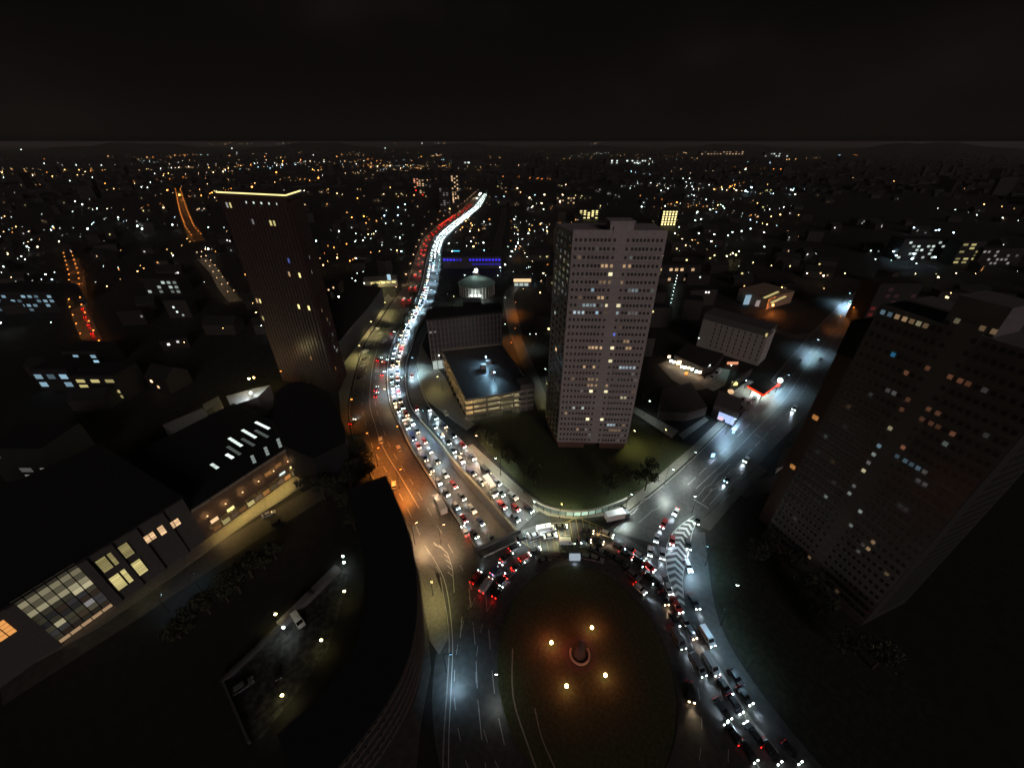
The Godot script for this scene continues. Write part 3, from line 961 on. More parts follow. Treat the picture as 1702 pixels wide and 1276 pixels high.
func build_towers() -> void:
	var dark := mat("window_dark", lin(0.055, 0.05, 0.05), 0.25)
	# middle tower
	var wall := noisy("tower_concrete", lin(0.26, 0.235, 0.23), lin(0.36, 0.33, 0.32), 0.05)
	var t := thing("tower_block", "tall pale grey tower block with scattered lit windows on the lawn", "tower block")
	var st := begin()
	prism(st, [Vector2(19.6, -134.1), Vector2(49.6, -132.9), Vector2(51, -151), Vector2(15.8, -152)], 4.0, 90.0)
	part("wall", done(st), wall, t)
	st = begin()
	prism(st, [Vector2(20.2, -134.9), Vector2(31.5, -134.5), Vector2(31.5, -137), Vector2(38.2, -137), Vector2(38.2, -134.2), Vector2(49, -133.7), Vector2(50.4, -150), Vector2(16.8, -151)], 0.0, 4.0)
	part("podium", done(st), noisy("brick_red", lin(0.09, 0.045, 0.035), lin(0.18, 0.09, 0.07), 0.3), t)
	var f := Face.new(Vector3(19.6, 0, -134.1), Vector3(49.6, 0, -132.9), Vector3(0, 0, 1))
	st = begin()
	fbox(st, f, 15.6, 48.0, 5.4, 88.0, 0.2, 0.0)
	part("stair_core", done(st), noisy("tower_core", lin(0.28, 0.255, 0.25), lin(0.36, 0.335, 0.33), 0.05), t)
	st = begin()
	box(st, Vector3(35.2, 91.4, -137.4), Vector3(7.6, 3.4, 6.4))
	box(st, Vector3(35.2, 93.3, -137.4), Vector3(8.2, 0.4, 7.0))
	part("roof_house", done(st), noisy("tower_core", lin(0, 0, 0), lin(0, 0, 0), 1), t)
	st = begin()
	for q in [[f.at(15, 90.45, -0.3), 30.0, 0.4, f.basis()]]:
		box(st, q[0], Vector3(q[1], 0.9, q[2]), q[3])
	part("roof_parapet", done(st), wall, t)
	var cols := [1.2, 2.7, 4.2, 5.7, 7.0, 8.2, 9.4, 10.6, 11.9, 13.6, 17.8, 19.6, 20.8, 22.0, 23.2, 24.4, 25.8, 27.2, 28.6]
	var lit := [[Vector2(10.6, 80.7), 4, "warm", 1.0], [Vector2(13.63, 78.14), 1, "yellow", 2.0], [Vector2(18.64, 78.2), 2, "orange", 0.6], [Vector2(10.25, 75.05), 4, "warm", 0.3], [Vector2(8.48, 72.61), 1, "deepblue", 0.6], [Vector2(21.59, 72.48), 2, "cool", 0.35],
		[Vector2(10.05, 69.57), 2, "orange", 0.8], [Vector2(5.95, 66.9), 4, "cool", 0.5], [Vector2(3.23, 64.2), 3, "cool", 0.9], [Vector2(11.09, 64.09), 1, "deepblue", 0.9], [Vector2(13.35, 64.57), 1, "yellow", 1.2], [Vector2(18.43, 64.43), 1, "yellow", 1.9], [Vector2(18.36, 61.95), 1, "cool", 0.8], [Vector2(21.86, 64.03), 3, "grey", 0.3],
		[Vector2(9.77, 50.16), 4, "orange", 0.9], [Vector2(23.05, 50.42), 2, "warm", 0.6], [Vector2(17.82, 48.07), 1, "yellow", 2.0], [Vector2(17.76, 42.57), 1, "yellow", 2.0], [Vector2(22.49, 42.02), 5, "cool", 0.8], [Vector2(11.52, 42.04), 1, "warm", 0.9], [Vector2(7.86, 41.96), 1, "warm", 0.8],
		[Vector2(21.76, 53.18), 2, "orange", 0.6], [Vector2(18.18, 53.74), 1, "blue", 0.9], [Vector2(10.48, 36.4), 3, "warm", 0.35], [Vector2(10.05, 33.64), 4, "orange", 0.6], [Vector2(12.67, 28.91), 1, "yellow", 2.0], [Vector2(17.34, 29.03), 1, "yellow", 1.7], [Vector2(24.94, 28.2), 2, "yellow", 0.8],
		[Vector2(8.82, 22.53), 1, "white", 0.9], [Vector2(6.26, 22.31), 1, "white", 0.8], [Vector2(12.38, 14.98), 1, "yellow", 2.0], [Vector2(17.38, 14.98), 1, "yellow", 2.0], [Vector2(20.48, 14.13), 3, "cool", 0.8], [Vector2(8.7, 11.23), 1, "orange", 0.6], [Vector2(2.78, 19.49), 1, "warm", 0.7], [Vector2(21.8, 11.64), 4, "orange", 0.25]]
	tower_front(t, f, 30.0, 31, 3.9, 2.75, [], lit, dark, noisy("tower_band", lin(0.23, 0.21, 0.205), lin(0.31, 0.285, 0.275), 0.05), cols, 0.12)
	var sd := Face.new(Vector3(19.6, 0, -134.1), Vector3(15.8, 0, -152), Vector3(-1, 0, 0))
	st = begin()
	for row in 31:
		for s in [2.2, 6.4, 10.6, 14.8]:
			fbox(st, sd, s, 4.0 + 2.75 * (row + 0.5), 2.2, 1.5, 0.12, 0.0)
	part("balcony_opening", done(st), dark, t).set_meta("kind", "stuff")
	pane(t, sd, 9.0, 44.0, 1.2, 1.2, "warm", 1.0)
	pane(t, sd, 13.0, 58.0, 0.8, 1.0, "white", 0.6)

	# right tower
	var t2 := thing("tower_block", "near dark tower block on the right with few lit windows", "tower block")
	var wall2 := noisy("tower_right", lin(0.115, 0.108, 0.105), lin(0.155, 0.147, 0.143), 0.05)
	st = begin()
	prism(st, [Vector2(86.2, -88.9), Vector2(96.9, -59.2), Vector2(114.6, -65.6), Vector2(103.9, -95.3)], 0.0, 82.4)
	part("wall", done(st), wall2, t2)
	st = begin()
	prism(st, [Vector2(90.0, -91.6), Vector2(99.5, -95.0), Vector2(99.2, -99.5), Vector2(88.2, -96.2)], 0.0, 66.0)
	part("side_wing", done(st), noisy("brick_brown", lin(0.06, 0.035, 0.025), lin(0.11, 0.065, 0.045), 0.3), t2)
	st = begin()
	prism(st, [Vector2(89.9, -91.5), Vector2(99.6, -94.9), Vector2(99.4, -99.6), Vector2(88.0, -96.3)], 66.0, 75.5)
	part("black_wing_top", done(st), mat("black_cladding", lin(0.004, 0.004, 0.004), 0.9), t2)  # black upper section of the side wing
	f = Face.new(Vector3(86.2, 0, -88.9), Vector3(96.9, 0, -59.2), Vector3(-1, 0, 0.3))
	st = begin()
	fbox(st, f, 15.8, 43.0, 5.4, 82.0, 0.2, 0.0)
	box(st, f.at(15.8, 85.5, -5), Vector3(8, 6, 9), f.basis())
	part("stair_core", done(st), wall2, t2)
	cols = [1.2, 2.7, 4.2, 5.7, 7.1, 8.4, 9.7, 11.0, 12.2, 13.9, 17.9, 19.6, 20.9, 22.2, 23.5, 24.8, 26.2, 27.7, 29.2, 30.5]
	lit = [[Vector2(1.14, 81.69), 2, "cool", 0.5], [Vector2(3.69, 81.31), 2, "warm", 0.75], [Vector2(5.74, 81.07), 2, "warm", 0.45], [Vector2(6.86, 80.93), 2, "yellow", 0.75], [Vector2(7.9, 80.91), 2, "warm", 0.4], [Vector2(14.52, 83.52), 1, "yellow", 0.4], [Vector2(17.59, 82.68), 2, "warm", 0.4], [Vector2(6.57, 72.71), 1, "cyan", 0.6], [Vector2(10.61, 69.56), 1, "orange", 0.35], [Vector2(10.32, 63.8), 2, "grey", 0.3],
		[Vector2(15.86, 73.73), 4, "salmon", 0.3], [Vector2(15.63, 65.1), 3, "salmon", 0.22], [Vector2(18.31, 64.72), 1, "salmon", 0.25], [Vector2(15.59, 62.09), 4, "orange", 0.22], [Vector2(14.42, 57.27), 1, "yellow", 0.8], [Vector2(23.92, 60.57), 1, "orange", 0.35], [Vector2(14.31, 51.65), 1, "cool", 0.7], [Vector2(14.32, 48.55), 1, "white", 0.7], [Vector2(14.2, 45.65), 1, "grey", 0.5], [Vector2(17.36, 52.76), 1, "orange", 0.5],
		[Vector2(16.46, 50.14), 4, "blue", 0.3], [Vector2(15.55, 41.28), 1, "yellow", 1.3], [Vector2(14.17, 36.92), 1, "grey", 0.4], [Vector2(14.12, 34.17), 1, "white", 0.7], [Vector2(16.12, 32.1), 1, "white", 0.7], [Vector2(16.21, 26.01), 1, "white", 0.5], [Vector2(23.42, 26.79), 1, "warm", 0.7], [Vector2(23.96, 23.58), 1, "warm", 0.8], [Vector2(22.63, 51.66), 2, "grey", 0.3], [Vector2(23.7, 51.13), 1, "white", 0.35], [Vector2(23.47, 48.29), 2, "grey", 0.4], [Vector2(23.35, 39.54), 2, "grey", 0.2], [Vector2(15.53, 5.47), 1, "warm", 0.6], [Vector2(10.11, 27.97), 1, "white", 0.7]]
	tower_front(t2, f, 31.5, 29, 2.6, 2.75, [], lit, mat("window_dark_right", lin(0.03, 0.028, 0.028), 0.25), noisy("band_right", lin(0.1, 0.094, 0.091), lin(0.135, 0.128, 0.124), 0.05), cols, 0.05)
	var gab := Face.new(Vector3(96.9, 0, -59.2), Vector3(114.6, 0, -65.6), Vector3(0.3, 0, 1))
	st = begin()
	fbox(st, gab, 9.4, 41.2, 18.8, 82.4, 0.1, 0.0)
	part("shaded_gable_face", done(st), noisy("gable_dark", lin(0.018, 0.017, 0.017), lin(0.028, 0.026, 0.026), 0.05), t2)  # shade put into the colour: gable darker than the other walls
	st = begin()
	for row in 29:
		fbox(st, gab, 11.0, 3.6 + 2.75 * (row + 0.4), 12.5, 1.3, 0.12, 0.05)
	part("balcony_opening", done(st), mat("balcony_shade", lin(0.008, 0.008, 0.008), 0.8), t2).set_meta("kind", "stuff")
	pane(t2, Face.new(Vector3(88.2, 0, -96.2), Vector3(90, 0, -91.6), Vector3(-1, 0, 0)), 2.2, 46.0, 1.6, 1.4, "orange", 0.35)
	pane(t2, Face.new(Vector3(88.2, 0, -96.2), Vector3(90, 0, -91.6), Vector3(-1, 0, 0)), 2.6, 27.0, 1.6, 1.4, "orange", 0.35)
	# low canopy between the right tower and the street
	var can := thing("entrance_canopy", "pale lit canopy wall at the foot of the right tower", "canopy")
	st = begin()
	prism(st, [Vector2(106.48, -118.2), Vector2(115.24, -128.25), Vector2(130.52, -134.09), Vector2(128.07, -128.25), Vector2(113.28, -122.74)], 0.0, 3.0)
	part("wall", done(st), noisy("concrete", lin(0, 0, 0), lin(0, 0, 0), 1), can)
	st = begin()
	prism(st, [Vector2(104.88, -117.53), Vector2(115.35, -129.78), Vector2(133.14, -136.11), Vector2(128.63, -126.75), Vector2(112.74, -120.97)], 3.0, 3.4, true)
	part("roof_slab", done(st), mat("felt", lin(0.05, 0.045, 0.04), 0.9), can)

	# left tower, brown, with a glowing line round its roof
	var t3 := thing("tower_block", "dark brown brick tower with a glowing yellow line round its roof edge", "tower block")
	var brown := noisy("tower_brown", lin(0.026, 0.012, 0.009), lin(0.045, 0.021, 0.016), 0.06)
	st = begin()
	prism(st, [Vector2(-129.6, -192.3), Vector2(-93.3, -179.9), Vector2(-95.6, -198.2), Vector2(-131.4, -210.4)], 0.0, 95.5)
	part("wall", done(st), brown, t3)
	var fa := Face.new(Vector3(-129.6, 0, -192.3), Vector3(-93.3, 0, -179.9), Vector3(0.3, 0, 1))
	var fb := Face.new(Vector3(-93.3, 0, -179.9), Vector3(-95.6, 0, -198.2), Vector3(1, 0, 0))
	st = begin()
	for i in 19:
		fbox(st, fa, 1.0 + i * 2.02, 47.0, 0.5, 93.0, 0.5, 0.2)
	for i in 9:
		fbox(st, fb, 0.8 + i * 2.1, 47.0, 0.5, 93.0, 0.5, 0.2)
	part("pier", done(st), brown, t3).set_meta("kind", "stuff")
	st = begin()
	for i in 18:
		for row in 28:
			fbox(st, fa, 2.0 + i * 2.02, 6.0 + row * 3.15, 1.0, 1.7, 0.1, 0.0)
	for i in 8:
		for row in 28:
			fbox(st, fb, 1.85 + i * 2.1, 6.0 + row * 3.15, 1.0, 1.7, 0.1, 0.0)
	part("window", done(st), dark, t3).set_meta("kind", "stuff")
	st = begin()
	fbox(st, fa, 19.1, 96.1, 38.5, 0.5, 0.3, 0.15)
	part("roof_light_strip", done(st), shine("yellow", 1.5), t3)
	st = begin()
	fbox(st, fb, 9.1, 96.1, 18.0, 0.5, 0.3, 0.15)
	part("roof_light_strip", done(st), shine("yellow", 1.5), t3)
	for i in 5:
		pane(t3, fa, 15.5 + i * 4.3, 92.6, 0.8, 0.8, "white", 0.9, "soffit_light")
	for q in [[Vector2(26.4, 83.9), 0.7, "yellow"], [Vector2(27.43, 83.95), 0.5, "yellow"], [Vector2(3.02, 90.4), 0.5, "grey"], [Vector2(6.88, 90.32), 0.6, "yellow"], [Vector2(15.52, 84.05), 0.25, "grey"], [Vector2(1, 46.02), 0.6, "warm"], [Vector2(4.16, 46.07), 1.0, "yellow"], [Vector2(28.73, 62.27), 0.4, "warm"], [Vector2(34.84, 62.84), 1.2, "yellow"], [Vector2(28.1, 47.05), 1.5, "yellow"], [Vector2(34.67, 47.84), 1.5, "yellow"], [Vector2(29.54, 69.18), 0.3, "blue"], [Vector2(27.23, 19.45), 0.35, "orange"], [Vector2(-24.61, 38.72), 0.4, "yellow"]]:
		pane(t3, fa, clampf(2.0 + roundi((q[0].x - 2.0) / 2.02) * 2.02, 2.0, 36.0), 6.0 + roundi((q[0].y - 6.0) / 3.15) * 3.15, 1.35, 2.1, q[2], q[1])
	for q in [[6.0, 62.0, "grey", 0.35], [7.9, 70.0, "white", 0.3], [9.9, 38.0, "warm", 0.9], [12.0, 33.0, "grey", 0.5], [12.0, 27.0, "white", 0.6], [5.9, 43.0, "warm", 0.3], [10.0, 22.0, "white", 0.8], [12.1, 18.6, "white", 0.9], [14.0, 19.0, "white", 0.6], [4.0, 12.0, "orange", 0.6]]:
		pane(t3, fb, q[0], 6.0 + roundi((q[1] - 6.0) / 3.15) * 3.15, 1.3, 1.6, q[2], q[3])

# ---------------------------------------------------------------- car park, office, church and neighbours
func build_middle_buildings() -> void:
	var dark := mat("window_dark", lin(0, 0, 0))
	var deck := noisy("deck", lin(0.05, 0.05, 0.052), lin(0.1, 0.1, 0.1), 0.06, 0.25, 0.6)
	var slab_m := noisy("carpark_concrete", lin(0.2, 0.18, 0.14), lin(0.3, 0.27, 0.21), 0.1)
	var cp := thing("car_park_building", "multi-storey car park with lit decks and a wet open roof", "car park")
	var foot := [Vector2(-40.5, -205.7), Vector2(-6.5, -214.2), Vector2(10.5, -163.3), Vector2(-21.6, -153.9)]
	var inner := [Vector2(-39.4, -204.8), Vector2(-7.2, -212.9), Vector2(9.2, -163.9), Vector2(-21.0, -155.2)]
	for k in 4:
		var st := begin()
		prism(st, foot, 2.55 + k * 2.95, 2.85 + k * 2.95, true)
		part("deck_slab", done(st), deck if k == 3 else slab_m, cp)
	var st := begin()
	for i in 4:
		var a: Vector2 = foot[i]
		var b: Vector2 = foot[(i + 1) % 4]
		for k in 3:
			wall_along(st, [a, b], 0.2, 2.86 + k * 2.95, 3.75 + k * 2.95)
	part("deck_parapet", done(st), slab_m, cp)
	st = begin()
	for i in 4:
		wall_along(st, [foot[i], foot[(i + 1) % 4]], 0.3, 11.71, 12.6)
	part("roof_parapet", done(st), slab_m, cp)
	for i in 4:
		var a: Vector2 = foot[i]
		var b: Vector2 = foot[(i + 1) % 4]
		var n := int(a.distance_to(b) / 6.0)
		for j in n:
			st = begin()
			box(st, v3(a.lerp(b, (j + 0.5) / n) * 0.995 + Vector2(-15, -184) * 0.005, 5.8), Vector3(0.45, 11.5, 0.45))
			part("column", done(st), slab_m, cp)
	# lit ceilings of the decks: long lamps under each slab
	for k in 4:
		for q in [[0.06, 0.5], [0.9, 0.15], [0.9, 0.5], [0.9, 0.82]]:
			var a: Vector2 = inner[0].lerp(inner[1], q[1])
			var b: Vector2 = inner[3].lerp(inner[2], q[1])
			var p: Vector2 = a.lerp(b, q[0])
			part("ceiling_lamp", bx(Vector3(2.2, 0.1, 0.3)), shine("cream", 8.0), cp, v3(p, 2.4 + k * 2.95))
			omni(cp, v3(p, 2.2 + k * 2.95), TINT["cream"], 22.0, 0.3)
		for j in 8:
			var p: Vector2 = inner[0].lerp(inner[3], (j + 0.5) / 8.0) + Vector2(2.2, 0.5)
			part("ceiling_lamp", bx(Vector3(0.3, 0.1, 1.4)), shine("orange", 6.0), cp, v3(p, 2.4 + k * 2.95))
			if k > 0:
				omni(cp, v3(p, 2.2 + k * 2.95), Color(1.0, 0.8, 0.5), 9.0, 0.3)
	st = begin()
	prism(st, [Vector2(4.2, -161.6), Vector2(10.9, -163.5), Vector2(8.6, -170.2), Vector2(2.2, -168.2)], 0.0, 15.5)
	part("stair_tower", done(st), noisy("carpark_tower", lin(0.07, 0.065, 0.06), lin(0.11, 0.105, 0.1), 0.1), cp)
	st = begin()
	for p in [Vector2(-15.41, -185.19), Vector2(-12.76, -189.89), Vector2(-10.32, -178.78)]:
		box(st, v3(p, 13.0), Vector3(2.6, 2.4, 2.0), Basis(Vector3.UP, 0.3))
	part("plant_box", done(st), mat("plant_grey", lin(0.3, 0.3, 0.3), 0.6), cp)
	st = begin()
	for i in 6:
		stripe(st, [Vector2(-19.28, -181.3), Vector2(-13.66, -182.59)], 0.15, 11.73)
		var q := along([Vector2(-18.94, -185.19), Vector2(-8.46, -162.46)], i * 3.0)
		stripe(st, [q[0] + Vector2(-5, 0.6), q[0] + Vector2(0.5, -0.6)], 0.16, 11.74 + i * 0.002)
	part("bay_marking", done(st), mat("road_paint", lin(0, 0, 0)), cp)
	# roof flood lights
	for p in [Vector3(-14.03, 11.7, -189.21), Vector3(-8.84, 11.7, -172.69)]:
		var fl := thing("roof_floodlight", "white floodlight on a short mast above the %s of the car park roof" % ("middle" if p.z < -180 else "near end"), "floodlight", p)
		st = begin()
		tube(st, Vector3.ZERO, Vector3(0, 4.5, 0), 0.08, 0.06)
		part("mast", done(st), mat("lamp_pole", lin(0, 0, 0)), fl)
		part("lamp", bx(Vector3(0.5, 0.3, 0.5)), shine("cool", 30.0), fl, Vector3(0, 4.7, 0))
		spot(fl, Vector3(-0.5, 4.4, 0.6), Vector3(-0.3, -1, 0.4), Color(0.66, 0.88, 1.0), 75.0 if p.z < -180 else 65.0, 82.0, 0.1, 0.4)

	# office block behind
	var off := thing("office_block", "dark office block with pale vertical piers behind the car park", "office building")
	st = begin()
	prism(st, [Vector2(-47.0, -204.0), Vector2(-6.1, -216.0), Vector2(-6.7, -228.4), Vector2(-48.3, -218.5)], 6.0, 31.0)
	part("wall", done(st), noisy("office_wall", lin(0.06, 0.05, 0.05), lin(0.095, 0.082, 0.08), 0.1), off)
	st = begin()
	prism(st, [Vector2(-46.0, -205.2), Vector2(-6.8, -217.0), Vector2(-7.4, -227.6), Vector2(-47.6, -217.6)], 0.0, 6.0)
	part("ground_floor", done(st), mat("dark_stone", lin(0, 0, 0)), off)
	st = begin()
	prism(st, [Vector2(-47.6, -203.4), Vector2(-5.4, -215.8), Vector2(-6.0, -229.2), Vector2(-49.0, -219.0)], 31.0, 32.2, true)
	part("roof_slab", done(st), mat("roof_dark", lin(0.012, 0.012, 0.013), 0.9), off)
	var ff := Face.new(Vector3(-47.0, 0, -204.0), Vector3(-6.1, 0, -216.0), Vector3(0.3, 0, 1))
	st = begin()
	var wst := begin()
	for i in 20:
		fbox(st, ff, 0.4 + i * 2.2, 18.5, 0.5, 25.0, 0.6, 0.25)
		if i < 19:
			for row in 7:
				fbox(wst, ff, 1.5 + i * 2.2, 8.0 + row * 3.4, 1.5, 2.2, 0.1, 0.0)
	part("pier", done(st), noisy("office_pier", lin(0.13, 0.118, 0.116), lin(0.19, 0.172, 0.168), 0.1), off).set_meta("kind", "stuff")
	part("window", done(wst), dark, off).set_meta("kind", "stuff")
	pane(off, ff, 1.5, 24.0, 1.3, 1.2, "grey", 0.3)
	pane(off, ff, 3.9, 24.0, 1.0, 1.0, "grey", 0.25)
	for i in 3:
		pane(off, ff, 2.0 + i * 3.0, 3.0, 2.6, 5.4, "white", 0.45, "glazing")

	# round church
	var ch := thing("round_church", "round church with ribbed walls, shallow copper roof and a lit lantern", "church", Vector3(-30.86, 0, -327.48) + Vector3(0, 0, -14))
	st = begin()
	var ring := []
	for i in 32:
		ring.append(Vector2(cos(TAU * i / 32), sin(TAU * i / 32)) * 15.0)
	prism(st, ring, 0.0, 10.0)
	part("wall", done(st), noisy("church_wall", lin(0.1, 0.1, 0.09), lin(0.16, 0.155, 0.14), 0.2), ch)
	for i in 32:
		st = begin()
		var d := Vector3(cos(TAU * i / 32), 0, sin(TAU * i / 32))
		box(st, d * 15.2 + Vector3(0, 5.0, 0), Vector3(0.7, 10.0, 0.6), Basis(Vector3.UP, -TAU * i / 32))
		part("rib", done(st), mat("pale_stone", lin(0.4, 0.38, 0.34)), ch)
	st = begin()
	for i in 32:
		var a0 := TAU * i / 32
		var a1 := TAU * (i + 1) / 32
		for lv in [[16.2, 10.0, 10.0, 13.5], [10.0, 13.5, 2.6, 16.5]]:
			quad(st, Vector3(cos(a0) * lv[0], lv[1], sin(a0) * lv[0]), Vector3(cos(a1) * lv[0], lv[1], sin(a1) * lv[0]), Vector3(cos(a1) * lv[2], lv[3], sin(a1) * lv[2]), Vector3(cos(a0) * lv[2], lv[3], sin(a0) * lv[2]), Vector3(0, 1, 0))
	part("roof", done(st), noisy("copper", lin(0.07, 0.11, 0.1), lin(0.12, 0.17, 0.155), 0.1), ch)
	st = begin()
	tube(st, Vector3(0, 16.4, 0), Vector3(0, 19.0, 0), 2.4, 2.0, 12)
	part("lantern_drum", done(st), mat("pale_stone", lin(0, 0, 0)), ch)
	st = begin()
	ball(st, Vector3(0, 20.6, 0), 1.5)
	part("lantern_lamp", done(st), shine("white", 12.0), ch)
	omni(ch, Vector3(0, 23.0, 1.0), TINT["white"], 160.0, 0.5)
	for i in 3:
		part("porch_lamp", bx(Vector3(1.1, 0.8, 0.6)), shine("white", 12.0), ch, Vector3(-3.5 + i * 3.6, 4.0, 16.4))
		omni(ch, Vector3(-3.5 + i * 3.6, 3.6, 18.0), TINT["white"], 40.0, 0.4)

	# blue lit hall beyond the church
	var bl := thing("blue_lit_building", "low building with rows of deep blue lit windows beyond the church", "building")
	var bc := Vector3(-42.15, 0, -423.61)
	st = begin()
	box(st, bc + Vector3(0, 6, -12), Vector3(62, 12, 24))
	part("wall", done(st), mat("hall_wall", lin(0.05, 0.045, 0.06)), bl)
	var bf := Face.new(bc + Vector3(-31, 0, 0), bc + Vector3(31, 0, 0), Vector3(0, 0, 1))
	for i in 18:
		if i == 6 or i == 7:
			continue
		pane(bl, bf, 2.0 + i * 3.4, 9.0, 2.0, 1.8, "deepblue", 1.3 if i != 4 and i != 5 else 0.5)
		if i > 8:
			pane(bl, bf, 2.0 + i * 3.4, 4.5, 2.0, 1.4, "deepblue", 0.5)
	var pn := thing("blue_sign", "bright blue sign panel on the roof of the blue lit building", "sign", Vector3(-66.3, 0, -481.1))
	part("panel", bx(Vector3(9, 3.5, 0.6)), shine("cyan", 1.5), pn, Vector3(0, 3.5, 0))
	st = begin()
	tube(st, Vector3(-3, 0, 0), Vector3(-3, 2, 0), 0.2, 0.2)
	tube(st, Vector3(3, 0, 0), Vector3(3, 2, 0), 0.2, 0.2)
	part("post", done(st), mat("lamp_pole", lin(0, 0, 0)), pn)
	# lit shop with a bright sign band and glazed front
	var ls := thing("lit_shop", "small shop with a bright cream sign band and lit glass front", "shop")
	var lc := Vector3(9.5, 0, -362.14)
	st = begin()
	box(st, lc + Vector3(0, 3.6, -6), Vector3(17, 7.2, 12))
	part("wall", done(st), mat("shop_wall", lin(0.06, 0.055, 0.05)), ls)
	part("sign_band", bx(Vector3(16, 2.8, 0.3)), shine("warm", 1.2), ls, lc + Vector3(0, 5.8, 0.2))
	for i in 3:
		part("shop_window", bx(Vector3(3.6, 2.6, 0.3)), shine("white", 0.5), ls, lc + Vector3(-5.4 + i * 4.6, 1.9, 0.2))
	# block beside the left tower with an orange screen
	var sc := thing("corner_building", "dark corner building with a bright orange screen facing the road", "building")
	st = begin()
	prism(st, [Vector2(-112.96, -215.26), Vector2(-102.33, -211.4), Vector2(-102.85, -277.11), Vector2(-105.3, -315.7), Vector2(-127.62, -322.98), Vector2(-130.77, -271.41)], 0.0, 14.0)
	part("wall", done(st), mat("corner_wall", lin(0.03, 0.025, 0.024)), sc)
	var sb := thing("orange_screen", "orange and white advertising screen beside the outbound road", "screen", Vector3(-107.46, 0, -254.39))
	st = begin()
	box(st, Vector3(-1.6, 5.2, 0), Vector3(5.2, 3.4, 0.4))
	part("screen", done(st), glow("screen_orange", Color(1.0, 0.45, 0.12), 1.6), sb)
	part("screen", bx(Vector3(2.6, 3.4, 0.4)), glow("screen_cream", Color(1.0, 0.85, 0.6), 1.6), sb, Vector3(2.32, 5.2, 0))
	st = begin()
	tube(st, Vector3(0, 0, -0.3), Vector3(0, 3.5, -0.3), 0.25, 0.25)
	part("post", done(st), mat("lamp_pole", lin(0, 0, 0)), sb)
	omni(sb, Vector3(0, 5.0, 1.2), Color(1.0, 0.6, 0.3), 25.0, 0.6)
	# yellow lit forecourt further up the outbound side
	var yf := thing("yellow_forecourt", "forecourt shop with yellow lit fascia beside the outbound road", "shop")
	var yc := Vector3(-119.22, 0, -358.58)
	st = begin()
	box(st, yc + Vector3(-4, 3, -9), Vector3(30, 6, 16), Basis(Vector3.UP, 0.25))
	part("wall", done(st), mat("forecourt_wall", lin(0.22, 0.2, 0.17)), yf)
	for i in 5:
		part("fascia", bx(Vector3(3.4, 1.2, 0.4)), shine("yellow", 1.6 if i % 2 == 0 else 0.9), yf, yc + Vector3(-8 + i * 4.5, 4.5, 0.6 - i * 1.15 + 1.0))
	part("tall_sign", bx(Vector3(3.2, 5.0, 0.6)), shine("cool", 0.7), yf, yc + Vector3(6, 8.5, -4))
	omni(yf, yc + Vector3(0, 6.0, 4.0), TINT["yellow"], 90.0, 0.5)

